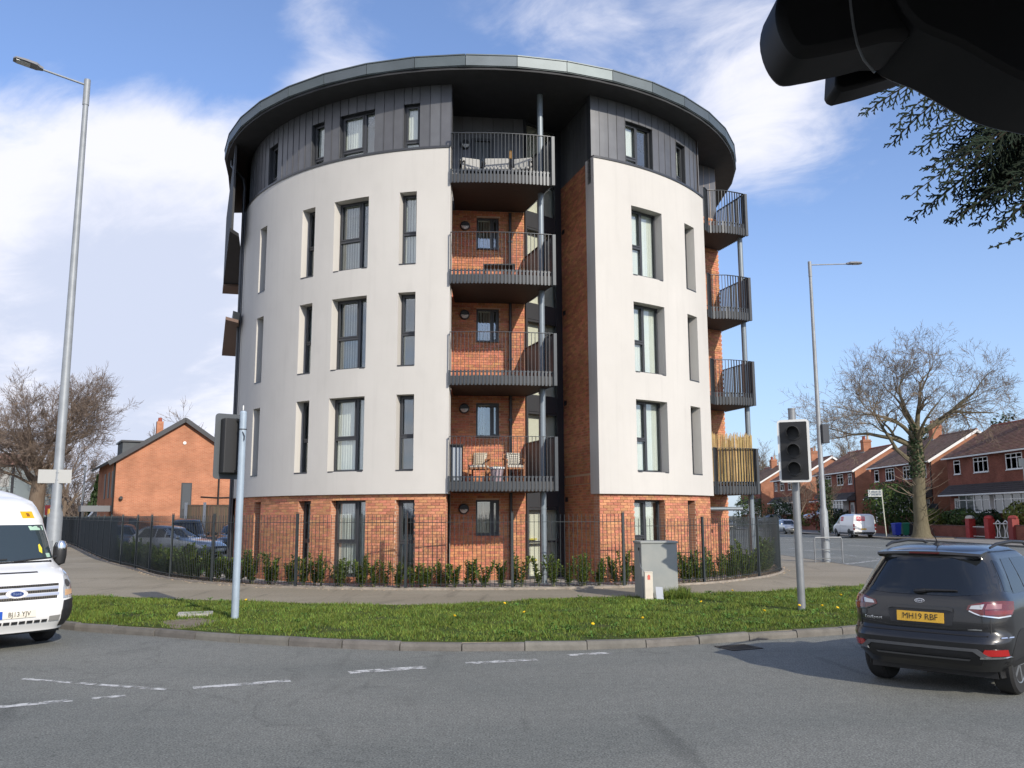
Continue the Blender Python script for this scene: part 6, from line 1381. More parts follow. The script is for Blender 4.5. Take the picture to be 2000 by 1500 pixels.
        mb = MB(); mb.box(X0 - .58, X0, by - bw / 2 + .03, by - bw / 2 + .09, zl, zl + 1.42); mb.box(X0 - .58, X0, by + bw / 2 - .09, by + bw / 2 - .03, zl, zl + 1.42); mb.build('bay_side', m_upvc, t)
        dy = yc + s * h2 * .82
        mb = MB(); mb.box(X0 - .06, X0 + .02, dy - .5, dy + .5, zb + .05, zb + 2.15); d_ = mb.build('door', m_upvc, t)
        for k in range(2): mb = MB(); mb.box(X0 - .075, X0 - .06, dy - .32 + k * .38, dy - .06 + k * .38, zb + 1.1, zb + 1.9); mb.build('pane', m_gl_far, d_)
    ya, yb = yn + .15, yf - .15; mb = MB(); mb.add([(X0 - 1.0, ya, zb + 2.45), (X0 - 1.0, yb, zb + 2.45), (X0, yb, zb + 3.25), (X0, ya, zb + 3.25), (X0 - 1.0, ya, zb + 2.36), (X0 - 1.0, yb, zb + 2.36), (X0, yb, zb + 2.36), (X0, ya, zb + 2.36)], [(0, 1, 2, 3), (4, 5, 1, 0), (5, 6, 2, 1), (7, 4, 0, 3), (4, 7, 6, 5)]); lr = mb.build('porch_roof', M('dark_porch_tile', (.075, .062, .058), .85, var=.2, vs=4), t)
    mb = MB(); tiles(mb, (X0 - 1.04, ya, zb + 2.46), (X0 - 1.04, yb, zb + 2.46), (X0, yb, zb + 3.28), (X0, ya, zb + 3.28), 5, int(L / .34), r); o = mb.build('roof_tiles', MATS['dark_porch_tile'], lr); o['kind'] = 'stuff'
    mb = MB(); mb.box(X0 - 1.07, X0 - 1.005, ya - .05, yb + .05, zb + 2.33, zb + 2.44); mb.build('porch_fascia', m_upvc, t)
    mb = MB(); mb.tube((X0 - .06, yn + .1, zb), (X0 - .06, yn + .1, ZE - .1), .04, .04, 8); mb.build('drainpipe', m_trim, t)
    return t
semi(60.5, 76.3, 'largest nearest red brick house with white bay windows behind red gateposts', 1)
semi(79.2, 92.6, 'red brick house with orange gable and white bargeboard behind the big bare tree', 2, m_tile2)
semi(97.0, 109.5, 'red brick house with orange gable behind the white van', 3)
semi(115.5, 127.5, 'red brick house behind the right street lamp and traffic signal', 4)
semi(134.0, 146.0, 'farthest brick house with bright white bargeboard seen above the reed screen balcony', 5, m_tile2)
mb = MB(); mb.tube((42.5, 104, 9.6), (42.5, 104, 11.4), .025, .025, 5); 
for k in range(5): mb.tube((42.2, 104 - .35 + k * .02, 10.7 + k * .16), (42.8, 104 + .35, 10.7 + k * .16), .015, .015, 4)
o = mb.build('tv_aerial', m_galv_dull); tag(o, 'thin television aerial on the roof ridge of the house behind the van', 'aerial')
# garden walls, gateposts and gates
def gwall(y0, y1, h, label, x=35.8, mat=None):
    t = thing('garden_wall', label, 'garden wall', (x, (y0 + y1) / 2, 0), 0, 'low brick garden walls'); mb = MB(); mb.box(x, x + .22, y0, y1, -.05, h); mb.build('wall', mat or mat_hb, t)
    k = int((y1 - y0) / .46)
    for i in range(k): mb = MB(); a = y0 + (y1 - y0) * i / k; mb.box(x - .03, x + .25, a + .008, a + (y1 - y0) / k - .008, h + .002, h + .07); mb.build('coping_stone', M('dark_coping', (.14, .075, .055), .9, island=.2), t)
gwall(69.4, 77.4, .88, 'low dark brick garden wall left of the white capped red gatepost')
gwall(52.0, 62.9, .98, 'low dark brick garden wall right of the last red gatepost')
gwall(84.5, 96.0, .95, 'low brick garden wall behind the white van')
gwall(103, 114, .95, 'low brick garden wall beside the ivy covered trunk')
m_redpost = M('red_painted_masonry', (.40, .035, .03), .6, var=.25, vs=6)
for y, cap, lab in ((69.05, m_cream, 'red gatepost with a rounded cream cap beside the garden wall'), (66.3, m_redpost, 'broad red gatepost with a red rounded cap between gate and arch'), (63.1, M('dull_red_masonry', (.24, .04, .035), .7), 'dull red gatepost beside the clipped hedge')):
    t = thing('gatepost', lab, 'gatepost', (35.85, y, 0), 0, 'red gateposts of the nearest house'); mb = MB(); mb.rbox((0, 0, .72), .5, .58, 1.5); mb.build('pillar', cap if cap not in (m_cream,) else m_redpost, t, wn=False)
    mb = MB(); mb.lathe((0, 0, 1.47), [(.36, 0), (.38, .05), (.34, .16), (.2, .24), (0, .26)], 4); mb.v = [(a * math.cos(.785) - b * math.sin(.785), a * math.sin(.785) + b * math.cos(.785), c) for a, b, c in mb.v]; mb.build('cap', cap, t, wn=False)
t = thing('garden_gate', 'low red iron garden gate between the two bright red gateposts', 'gate', (35.85, 67.7, 0)); m_rgate = M('red_gate_iron', (.26, .03, .03), .5)
mb = MB(); mb.box(-.02, .02, -1.0, 1.0, .82, .88); mb.box(-.02, .02, -1.0, 1.0, .12, .16); mb.build('frame', m_white, t, wn=False)
for k in range(15): mb = MB(); y = -.95 + k * .136; mb.tube((0, y, .12), (0, y, .85), .018, .018, 5); mb.build('bar', m_rgate, t, wn=False)
for y, lab in ((65.2, 'white ornamental plant stand left of the pair by the gatepost'), (64.2, 'white ornamental plant stand right of the pair by the gatepost')):
    t = thing('white_stand', lab, 'plant stand', (35.9, y, 0), 0, 'white ornamental stands'); mb = MB()
    for s in (-1, 1): mb.path([(0, s * .22, .1), (0, s * .10, .6), (0, s * .28, 1.1)], .04, 6)
    mb.build('leg', m_white, t, wn=False); mb = MB(); mb.rbox((0, 0, 1.12), .3, .75, .06); mb.rbox((0, 0, .12), .3, .6, .05); mb.build('shelf', m_white, t, wn=False)
    mb = MB(); mb.path([(0, -.3, 1.18), (0, 0, 1.36), (0, .3, 1.18)], .04, 6); mb.build('crest', m_white, t, wn=False)
mb = MB(); mb.box(37.4, 37.5, 77.4, 79.0, .9, 2.75); o = mb.build('side_gate', M('dark_gate_board', (.02, .022, .026), .6)); tag(o, 'tall black side gate between the two nearest houses', 'gate')
# wheelie bins
def bin_(x, y, col, label):
    m = M('bin_' + col[0], col[1], .45); t = thing('wheelie_bin', label, 'wheelie bin', (x, y, 0.02), R_(8), 'wheelie bins beside the drive')
    mb = MB(); mb.add([(-.24, -.24, .08), (.24, -.24, .08), (.24, .24, .08), (-.24, .24, .08), (-.30, -.29, 1.0), (.30, -.29, 1.0), (.30, .29, 1.0), (-.30, .29, 1.0)], [(3, 2, 1, 0), (4, 5, 6, 7), (0, 1, 5, 4), (1, 2, 6, 5), (2, 3, 7, 6), (3, 0, 4, 7)]); mb.build('body', m, t, bevel=.02, wn=False)
    mb = MB(); mb.add([(-.34, -.31, 1.0), (.34, -.31, 1.0), (.34, .31, 1.0), (-.34, .31, 1.0), (-.32, -.29, 1.06), (.30, -.25, 1.12), (.30, .25, 1.12), (-.32, .29, 1.06)], [(3, 2, 1, 0), (4, 5, 6, 7), (0, 1, 5, 4), (1, 2, 6, 5), (2, 3, 7, 6), (3, 0, 4, 7)]); mb.build('lid', m, t, bevel=.015, wn=False)
    for s in (-1, 1): mb = MB(); mb.tube((.26, s * .25, .10), (.26, s * .31, .10), .10, .10, 12); mb.build('wheel', m_tyre, t, wn=False)
bin_(32.2, 74.0, ('blue', (.012, .035, .36)), 'bright blue wheelie bin standing next to the green one')
bin_(33.0, 74.3, ('green', (.012, .16, .085)), 'green wheelie bin between the blue and the dark bins')
bin_(33.9, 75.2, ('charcoal', (.03, .035, .035)), 'dark grey wheelie bin right of the green bin')
bin_(34.7, 75.9, ('charcoal', (.03, .035, .035)), 'dark grey wheelie bin nearest the bare tree trunk')
# street name sign and leaning sign post
t = thing('street_sign', 'two line white street direction sign on a thin post beside the wheelie bins', 'street sign', (30.9, 73.0, 0))
mb = MB(); mb.tube((0, 0, -.05), (-.18, 0, 3.9), .045, .045, 8); mb.build('post', M('cream_post', (.55, .56, .48), .5), t, wn=False)
mb = MB(); mb.box(-1.30, -.12, -.03, -.01, 3.28, 3.84); sg = mb.build('panel', M('pale_sign_face', (.55, .58, .58), .45), t, wn=False)
mb = MB()
for z in (3.44, 3.68):
    for a, b in ((-1.22, -1.14), (-1.06, -.74), (-.70, -.50), (-.45, -.24)): mb.box(a, b, -.034, -.031, z - .06, z + .06)
mb.build('lettering', M('sign_grey_text', (.16, .2, .24), .6), sg, wn=False)['kind'] = 'stuff'
mb = MB(); mb.box(-1.32, -.10, -.036, -.031, 3.545, 3.575); mb.build('divider', M('sign_grey_text', (.16, .2, .24), .6), sg, wn=False)
t = thing('sign_post', 'pale green topped post at the right edge before the nearest house', 'post', (37.0, 63.2, 0)); mb = MB(); mb.tube((0, 0, 0), (0, 0, 5.4), .05, .05, 8); mb.build('post', M('pale_post', (.45, .47, .42), .5), t, wn=False); mb = MB(); mb.box(-.35, .3, -.06, -.03, 5.2, 5.8); mb.build('plate', M('pale_post', (.45, .47, .42), .5), t, wn=False)

# ------------------------------------------------------------------ hedges and bushes: leaf clumps through the volume
def bush(x, y, z, rx, ry, h, mat, n, label, seed, cat='bush', group='bushes and hedges of the front gardens', leaf=.10, boxy=False):
    r = np.random.default_rng(seed); t = thing('garden_bush', label, cat, (x, y, z), 0, group)
    k = n; u = r.normal(size=(k, 3)); u /= np.linalg.norm(u, axis=1)[:, None]
    if boxy: u = np.clip(u * 1.5, -1, 1)
    rad = (.55 + .45 * r.random(k) ** .4) * (1 + .10 * np.sin(5 * u[:, 0] + seed) + .10 * np.sin(4 * u[:, 1] + 2 * u[:, 2]))
    c = u * rad[:, None] * np.array([rx, ry, h / 2]) + np.array([0, 0, h / 2]); c[:, 2] = np.maximum(c[:, 2], .03)
    d = u + r.normal(scale=.6, size=(k, 3)); d /= np.linalg.norm(d, axis=1)[:, None]; a = np.cross(d, r.normal(size=(k, 3))); a /= np.linalg.norm(a, axis=1)[:, None]; b = np.cross(d, a); s = leaf * r.uniform(.6, 1.4, k)[:, None]
    V = np.stack([c - a * s, c - b * s * .55, c + a * s, c + b * s * .55], 1).reshape(-1, 3)
    me = bpy.data.meshes.new('foliage'); me.from_pydata(V.tolist(), [], [(4 * i, 4 * i + 1, 4 * i + 2, 4 * i + 3) for i in range(k)]); me.materials.append(mat); o = bpy.data.objects.new('foliage', me); COL.objects.link(o); o.parent = t
    mb = MB(); mb.path([(0, 0, -.1), (0.03, 0, h * .4), (.0, .05, h * .7)], [.06, .05, .02], 6); mb.build('stem', m_lstem, t, wn=False)
m_hedge = leaf_mat('hedge_leaf', (.055, .095, .022), .45, .04, trans=.12); m_darkev = leaf_mat('dark_evergreen_leaf', (.026, .048, .016), .45, .03, trans=.1); m_yelgrn = leaf_mat('yellow_green_leaf', (.13, .155, .03), .4, .03, trans=.15); m_redlf = leaf_mat('copper_leaf', (.20, .07, .03), .4, .03, trans=.15)
for i, (x, y, z, rx, ry, h, m, n, lab) in enumerate([
    (37.2, 72.6, .75, 1.2, 2.6, 1.55, m_hedge, 1700, 'broad grey green bush behind the garden wall of the nearest house'), (36.6, 67.6, .8, .9, 1.1, 1.3, m_darkev, 800, 'dark bush behind the red gate'),
    (37.0, 64.2, .9, 1.0, 1.4, 1.75, m_yelgrn, 900, 'yellow green rounded bush in front of the bay window'), (37.2, 61.0, .8, 1.0, 1.3, 1.2, m_hedge, 700, 'low clipped hedge at the right edge behind the wall'),
    (36.8, 76.6, .6, .9, 1.0, 1.7, m_yelgrn, 700, 'olive bush right of the big bare trunk'), (35.0, 80.5, .5, 2.6, 2.0, 4.2, m_hedge, 2600, 'large spreading green shrub behind the white van'),
    (36.6, 83.5, .5, 2.0, 2.0, 4.6, m_darkev, 2200, 'large dark shrub beside the drive with the parked car'), (33.4, 97.0, .2, 1.2, 1.2, 3.6, m_redlf, 500, 'copper leaved shrub above the green shrub'),
    (36.0, 107.5, .4, 1.6, 2.6, 1.8, m_yelgrn, 900, 'green garden hedge behind the silver saloon'), (36, 118, .4, 1.8, 3.2, 3.4, m_darkev, 1500, 'dark shrub behind the right pole of the apartment block'),
    (34.5, 128, .2, 2.2, 3.5, 4.4, m_hedge, 1500, 'rounded dark shrub low behind the lowest right balcony'), (37.0, 99.5, .6, 1.0, 1.4, 1.9, m_darkev, 700, 'dark clipped hedge left of the white car on its drive')]):
    bush(x, y, z, rx, ry, h, m, n, lab, 50 + i, leaf=.13)
# ------------------------------------------------------------------ bare trees
m_bark = M('grey_green_bark', (.11, .095, .062), .95, col2=(.17, .15, .10), vs=3, bump=.6, bs=18, stretch=(3, 3, .7), spec=.1)
m_bark_b = M('brown_bark', (.135, .10, .075), .95, col2=(.19, .15, .115), vs=3, bump=.6, bs=18, stretch=(3, 3, .7), spec=.1)
m_twig = M('brown_twig', (.22, .175, .13), .9, var=.25, vs=1.5, spec=.1); m_twig_r = M('reddish_twig', (.20, .155, .125), .9, var=.25, vs=1.5, spec=.1)
def bare_tree(name, label, loc, trunk_pts, trunk_r, limbs, seed, bark, twig, maxlev=5, twig_r=.012, group='bare trees', dens=1.0, shrink=.70, up=.12, wig=.16):
    """limbs: (height fraction on the trunk, azimuth, elevation, length, radius)"""
    r = random.Random(seed); t = thing(name, label, 'tree', loc, 0, group); mt = MB(); mc = MB()
    tp = [Vector(p) for p in trunk_pts]; rr = trunk_r; mt.path(tp, rr, 14)
    def at(f):
        f *= len(tp) - 1; i = min(int(f), len(tp) - 2); return tp[i].lerp(tp[i + 1], f - i), rr[i] + (rr[i + 1] - rr[i]) * (f - i)
    def grow(p, d, L, rad, lev):
        n = 5 if lev < 3 else 3; pts = [p]; rs = [rad]; kids = []
        for i in range(n):
            d = (d + Vector((r.gauss(0, wig), r.gauss(0, wig), r.gauss(0, wig * .8) + up)) * (1.0 if lev < 3 else 1.3)).normalized(); p = p + d * (L / n); rad_i = max(twig_r * .6, rad * (1 - .62 * (i + 1) / n)); pts.append(p); rs.append(rad_i); kids.append((p, d, rad_i, (i + 1) / n))
        (mt if lev <= 1 else mc).path(pts, rs, 8 if lev == 0 else 6 if lev == 1 else 4 if lev == 2 else 3, caps=False)
        if lev >= maxlev: return
        for i, (q, dd, rq, f) in enumerate(kids):
            if lev == 0 and f < .35: continue
            nk = (1 if r.random() < .8 * dens else 0) + (1 if (r.random() < .55 * dens and lev >= 1) else 0) + (1 if i == n - 1 else 0)
            for _ in range(nk):
                ax = Vector((r.gauss(0, 1), r.gauss(0, 1), r.gauss(0, 1))); ax = (ax - dd * ax.dot(dd)).normalized(); an = R_(r.uniform(22, 58)) * (.6 if i == n - 1 else 1); nd = (dd * math.cos(an) + ax * math.sin(an)).normalized()
                grow(q, nd, L * shrink * r.uniform(.65, 1.05), max(twig_r, rq * r.uniform(.55, .8)), lev + 1)
    for f, az, el, L, rad in limbs:
        p, _ = at(f); d = Vector((math.cos(R_(az)) * math.cos(R_(el)), math.sin(R_(az)) * math.cos(R_(el)), math.sin(R_(el)))); grow(p, d, L, rad, 0)
    mt.build('trunk', bark, t, smooth=True, angle=50, wn=False); mc.build('crown', twig, t, wn=False); return t
# the big spreading tree on the right
rt = bare_tree('bare_tree', 'large spreading bare tree with a thick mossy trunk on the far pavement', (31.6, 68.2, 0), [(0, 0, -.2), (0, 0, .35), (.02, 0, 1.2), (.0, 0, 3), (.1, 0, 5.2), (.16, 0, 6.8), (.25, 0, 8.0)], [.98, .66, .52, .46, .47, .40, .28],
    [(.70, 183, 40, 5.0, .20), (.80, 170, 52, 5.2, .22), (.88, 200, 62, 4.8, .20), (1.0, 110, 70, 4.4, .24), (1.0, 12, 46, 5.4, .24), (.95, -10, 24, 4.6, .16), (.85, 178, 20, 3.8, .12), (.9, 255, 56, 4.0, .15), (.9, 50, 58, 4.4, .17), (.80, -22, 36, 3.0, .09), (1.0, 170, 78, 4.2, .16)], 4, m_bark, m_twig, 5, .011, dens=.66, up=.035, wig=.20, shrink=.68)
mb = MB(); r_ = random.Random(9)
for k in range(70):
    z = r_.uniform(.2, 6.5) if k > 25 else r_.uniform(3.2, 4.8); a = r_.random() * 6.28; l = r_.uniform(.6, 2.2); p = Vector((.5 * math.cos(a), .5 * math.sin(a), z)); d = Vector((math.cos(a), math.sin(a), r_.uniform(.2, .9))).normalized(); q = p + d * l * .5 + UP * .05; mb.path([p, q, q + (d + UP * .3).normalized() * l * .5], [.022, .016, .010], 3, caps=False)
mb.build('side_shoot', m_twig, rt, wn=False)['kind'] = 'stuff'
mb = MB(); rr_ = np.random.default_rng(3)
for k in range(1000):
    z = rr_.uniform(4.6, 8.8); a = rr_.uniform(0, 6.28); R0 = .46 if z < 7.2 else .36; d = Vector((math.cos(a), math.sin(a), 0)); c = d * (R0 + rr_.uniform(-.05, .16) + (.5 if (z > 7.6 and math.cos(a) > .2) else 0)) + UP * z; s_ = Vector(rr_.normal(size=3)).normalized(); u_ = d.cross(s_).normalized()
    mb.add([c - s_ * .10, c - u_ * .07, c + s_ * .10, c + u_ * .07], [(0, 1, 2, 3)])
mb.build('ivy', m_darkev, rt, wn=False)
mb = MB(); th = [2 * math.pi * i / 20 for i in range(20)]; mb.prism([(31.6 + 2.6 * math.cos(t_) * (1 + .2 * math.sin(3 * t_)), 68.0 + 2.2 * math.sin(t_)) for t_ in th], -.01, .05); struct(mb, 'root_mound', m_dirt, 'bare earth mound round the roots of the big tree')
# the rounded bare tree on the left
bare_tree('bare_tree', 'tall rounded bare street tree behind the left street lamp', (-30.4, 56.0, 0), [(0, 0, -.2), (0, 0, .5), (0, 0, 1.6), (.05, 0, 3.0), (.1, 0, 3.8), (.1, 0, 4.4)], [.80, .60, .50, .46, .42, .34],
    [(.72, 165, 58, 3.4, .16), (.86, 110, 74, 3.6, .18), (1.0, 60, 78, 3.7, .19), (.95, 25, 68, 3.4, .17), (.80, 5, 44, 2.9, .14), (.85, 190, 46, 3.2, .14), (.9, 260, 62, 3.3, .15), (.78, -20, 18, 2.6, .10), (.76, 185, 20, 2.9, .11), (1.0, 150, 74, 3.5, .15)], 12, m_bark_b, m_twig_r, 5, .009, dens=.88, up=.05, shrink=.69)
# smaller and farther trees
def small_tree(x, y, h, seed, label, bark, twig, lev=4, tr=.02, z=0, nl=6, el0=55):
    r = random.Random(seed); bare_tree('bare_tree', label, (x, y, z), [(0, 0, -.2), (0, 0, h * .12), (.02 * h, 0, h * .25), (.02 * h, .01 * h, h * .38)], [h * .030, h * .022, h * .018, h * .015], [(.55 + .45 * k / nl, 360 * k / nl + r.uniform(-30, 30), el0 + 25 * k / nl + r.uniform(-8, 8), h * .30, h * .011) for k in range(nl)] + [(1.0, 0, 86, h * .34, h * .012)], seed, bark, twig, lev, tr * .6, dens=.80, up=.06)
small_tree(-27.0, 72, 9.5, 21, 'small brown bare tree between the left lamp and the gable house', m_bark_b, m_twig_r, tr=.022)
small_tree(-34.0, 80, 9.0, 22, 'brown bare tree behind the tall rounded street tree', m_bark_b, m_twig_r, tr=.024)
small_tree(-43.0, 84, 10.5, 23, 'bare tree at the left edge over the pale grey building', m_bark_b, m_twig_r, tr=.024)
small_tree(-49.5, 74, 9.0, 27, 'bare tree beside the pale grey building at the left edge', m_bark_b, m_twig_r, tr=.024)
small_tree(46.0, 122, 12, 24, 'thin bare tree behind the house roofs right of the signal', m_bark, m_twig, 4, .03)
small_tree(44.0, 150, 13, 25, 'far bare tree behind the farthest house', m_bark, m_twig, 4, .034)
small_tree(50.5, 101, 13, 26, 'bare tree behind the roof of the house with the white van', m_bark, m_twig, 4, .028)
small_tree(31.0, 96, 7.0, 28, 'young forked bare tree behind the silver saloon', m_twig, m_twig, 3, .022, nl=4, el0=62)
small_tree(31.8, 88.5, 6.2, 29, 'ivy dark young tree left of the right street lamp', m_bark, m_twig, 3, .022, nl=4)
mb = MB(); rr_ = np.random.default_rng(5)
for k in range(900):
    z = rr_.uniform(.1, 5.2); a = rr_.uniform(0, 6.28); d = Vector((math.cos(a), math.sin(a), 0)); c = d * (rr_.uniform(.2, .75)) + UP * z; s_ = Vector(rr_.normal(size=3)).normalized(); u_ = d.cross(s_).normalized(); mb.add([c - s_ * .13, c - u_ * .09, c + s_ * .13, c + u_ * .09], [(0, 1, 2, 3)])
t = thing('ivy_column', 'dark ivy covered trunk rising left of the right street lamp', 'ivy tree', (30.6, 86.0, 0)); mb.build('foliage', m_darkev, t, wn=False); mb = MB(); mb.path([(0, 0, -.1), (0, 0, 5)], [.22, .12], 8); mb.build('trunk', m_bark, t, wn=False)
bush(52.5, 92, 1.0, 3.2, 3.2, 10.8, m_darkev, 2600, 'tall dark evergreen behind the roof right of the big bare trunk', 90, 'evergreen tree', None, .22)
def conifer(x, y, h, r0, seed, label):
    r = np.random.default_rng(seed); t = thing('small_conifer', label, 'conifer', (x, y, 0), 0, 'small conifers behind the car park'); k = 900; z = h * r.random(k) ** .8; a = r.uniform(0, 6.28, k); rad = r0 * (1 - z / h) * (.5 + .5 * r.random(k)); c = np.stack([rad * np.cos(a), rad * np.sin(a), z], 1); d = r.normal(size=(k, 3)); d /= np.linalg.norm(d, axis=1)[:, None]; e = np.cross(d, r.normal(size=(k, 3))); e /= np.linalg.norm(e, axis=1)[:, None]
    V = np.stack([c - d * .2, c - e * .1, c + d * .2, c + e * .1], 1).reshape(-1, 3); me = bpy.data.meshes.new('foliage'); me.from_pydata(V.tolist(), [], [(4 * i, 4 * i + 1, 4 * i + 2, 4 * i + 3) for i in range(k)]); me.materials.append(m_darkev); o = bpy.data.objects.new('foliage', me); COL.objects.link(o); o.parent = t; mb = MB(); mb.path([(0, 0, -.1), (0, 0, h * .8)], [.14, .03], 6); mb.build('trunk', m_bark_b, t, wn=False)
conifer(-33.6, 71.0, 5.2, 1.4, 1, 'taller dark green conifer beyond the white high roofed van'); conifer(-31.2, 70.5, 4.0, 1.2, 2, 'shorter dark green conifer beside the brick gable house')
# far scrub and woods that read as one brown mass
def woods(poly, n, h, seed, mat, label):
    r = np.random.default_rng(seed); mb = MB()
    for k in range(n):
        while True:
            x = r.uniform(min(p[0] for p in poly), max(p[0] for p in poly)); y = r.uniform(min(p[1] for p in poly), max(p[1] for p in poly))
            if inside((x, y), poly): break
        hh = h * r.uniform(.5, 1); 
        for s in range(7):
            a = r.uniform(0, 6.28); l = hh * r.uniform(.5, 1); d = Vector((math.cos(a) * .28, math.sin(a) * .28, 1)).normalized(); p = Vector((x + r.normal() * .4, y, 0)); q = p + d * l * .55; mb.path([p, q, q + (d + Vector(r.normal(size=3)) * .3).normalized() * l * .45], [.05, .035, .015], 3, caps=False)
            for j in range(4): b = p.lerp(q, r.uniform(.4, 1)); e = Vector(r.normal(size=3)); e.z = abs(e.z); mb.path([b, b + e.normalized() * l * .3], [.025, .012], 3, caps=False)
    o = mb.build('woods', mat); tag(o, label, kind='stuff')
woods([(-62, 88), (-24, 88), (-24, 108), (-62, 108)], 330, 7.0, 2, m_twig_r, 'brown leafless scrub woods beyond the car park')
woods([(-38, 74), (-25.5, 74), (-25.5, 84), (-38, 84)], 90, 4.2, 3, m_bark_b, 'low brown thicket behind the fence on the left')
# ------------------------------------------------------------------ brick gable house, timber fence and things on the left
gh = thing('gable_house', 'modern orange brick gable house with dark roof behind the left car park', 'house', (-23.6, 52.0, 0), R_(30))
mat_ob = brick_tex_mat('bright_orange_brick', (.40, .155, .085), (.47, .195, .108), (.43, .28, .19), .18)
w_, d_, ze, zr = 7.5, 11.0, 5.25, 7.75
mb = MB(); mb.box(0, w_, 0, d_, -.05, ze); mb.add([(0, 0, ze), (w_, 0, ze), (w_ / 2, 0, zr)], [(0, 1, 2)]); mb.add([(0, d_, ze), (w_, d_, ze), (w_ / 2, d_, zr)], [(0, 2, 1)]); mb.build('wall', mat_ob, gh, wn=False)
m_slate = M('dark_slate', (.055, .062, .070), .6, var=.15, vs=4, island=.1)
mb = MB(); sl = (zr - ze) / (w_ / 2)
for s in (-1, 1):
    a = Vector((w_ / 2 + s * (w_ / 2 + .45), 0, ze - .45 * sl)); b = Vector((w_ / 2, 0, zr)); d = (b - a).normalized(); mb.obox((a + b) / 2 + Vector((0, d_ / 2, .09)), d, (0, 1, 0), d.cross(Vector((0, 1, 0))), (b - a).length + .05, d_ + .5, .14)
mb.build('roof', m_slate, gh, wn=False)
mb = MB()
for s in (-1, 1):
    a = Vector((w_ / 2 + s * (w_ / 2 + .45), -.27, ze - .45 * sl + .02)); b = Vector((w_ / 2, -.27, zr + .03)); d = (b - a).normalized(); mb.obox((a + b) / 2, d, (0, 1, 0), d.cross(Vector((0, 1, 0))), (b - a).length, .05, .26)
mb.build('bargeboard', m_frame, gh, wn=False)
mb = MB(); mb.box(.55, 2.6, 2.6, 5.4, ze + .2, ze + 1.25); mb.build('dormer', m_slate, gh, wn=False); mb = MB(); mb.box(.45, 2.7, 2.5, 5.5, ze + 1.252, ze + 1.36); mb.build('dormer_roof', m_frame, gh, wn=False)
mb = MB(); mb.box(w_ / 2 - 1.15, w_ / 2 - .75, 3.4, 3.8, ze + 1.4, zr + .22); ch = mb.build('chimney', mat_ob, gh, wn=False); mb = MB(); mb.lathe((w_ / 2 - .95, 3.6, zr + .22), [(.14, 0), (.12, .25)], 10); mb.build('pot', m_redpot, ch, wn=False)
for x, z0, z1, wd in ((4.05, .35, 3.9, .62), (1.15, .35, 1.75, .55)):
    mb = MB(); mb.box(x - wd / 2, x + wd / 2, -.03, .02, z0, z1); fo = mb.build('window', m_frame, gh, wn=False)
    for a, b in (((z0 + .08, z0 + (z1 - z0) * .3), (z0 + (z1 - z0) * .55, z1 - .08)) if z1 > 2 else ((z0 + .08, z1 - .08),)): mb = MB(); mb.box(x - wd / 2 + .07, x + wd / 2 - .07, -.045, -.031, a, b); mb.build('pane', m_net if a < 1 and z1 > 2 else m_gl_far, fo, wn=False)
mb = MB(); mb.tube((5.95, -.08, 1.9), (5.95, -.08, 5.55), .05, .05, 8); mb.build('soil_pipe', m_trim, gh, wn=False)
for pts in ([(4.9, -.06, 3.05), (5.95, -.06, 3.0), (7.3, -.06, 3.05)], [(5.95, -.06, 2.4), (6.7, -.06, 2.42)]): mb = MB(); mb.path(pts, .035, 6); mb.build('waste_pipe', m_trim, gh, wn=False)
mb = MB(); mb.lathe((w_ / 2 + .05, -.01, 6.35), [(.10, 0), (.10, .04), (0, .05)], 12, (0, -1, 0)); mb.build('vent', m_white, gh, wn=False)
mb = MB(); mb.lathe((.35, -.05, 2.9), [(.12, 0), (.10, .2), (0, .22)], 10, (0, -1, .3)); mb.build('wall_lamp', m_trim, gh, wn=False)
mb = MB(); mb.box(-1.7, .0, .6, 2.6, 2.15, 2.5); mb.build('porch_canopy', M('grey_canopy', (.16, .165, .175), .6), gh, wn=False)
for y in (.7, 2.5): mb = MB(); mb.box(-1.65, -1.53, y - .06, y + .06, 0, 2.15); mb.build('porch_post', m_frame, gh, wn=False)
for y in (1.4, 3.6, 6.0): mb = MB(); mb.box(-.03, .02, y - .4, y + .4, 3.0, 4.6); mb.build('window', m_frame, gh, wn=False)
mb = MB(); mb.tube((-.06, .25, 0), (-.06, .25, ze - .2), .045, .045, 8); mb.build('drainpipe', m_trim, gh, wn=False)
# timber fence with white posts on a retaining wall
m_wood = M('pale_fence_timber', (.46, .31, .175), .85, var=.15, vs=2, island=.16, stretch=(1, 1, .2))
tf = thing('timber_fence', 'pale timber fence with white posts on a low retaining wall below the gable house', 'fence', (-17.6, 47.4, 0), R_(14)); LF = 4.6
mb = MB(); mb.box(-.2, LF + 2, -.05, .15, -.05, .78); mb.build('retaining_wall', m_conc, tf, wn=False)
for x in (0, .95, 2.75, 4.55): mb = MB(); mb.box(x - .07, x + .07, -.07, .05, .78, 2.60); mb.build('post', M('white_concrete_post', (.70, .67, .60), .8), tf, wn=False)
for k in range(46): x = .1 + k * .14; mb = MB(); mb.box(x - .066, x + .066, .055, .08, .80, 2.46); mb.build('plank', m_wood, tf, wn=False)
mb = MB(); mb.box(0, 6.4, .03, .053, 2.40, 2.47); mb.build('rail', m_wood, tf, wn=False)
mb = MB(); mb.box(0, 6.4, .03, .053, .95, 1.02); mb.build('rail', m_wood, tf, wn=False)
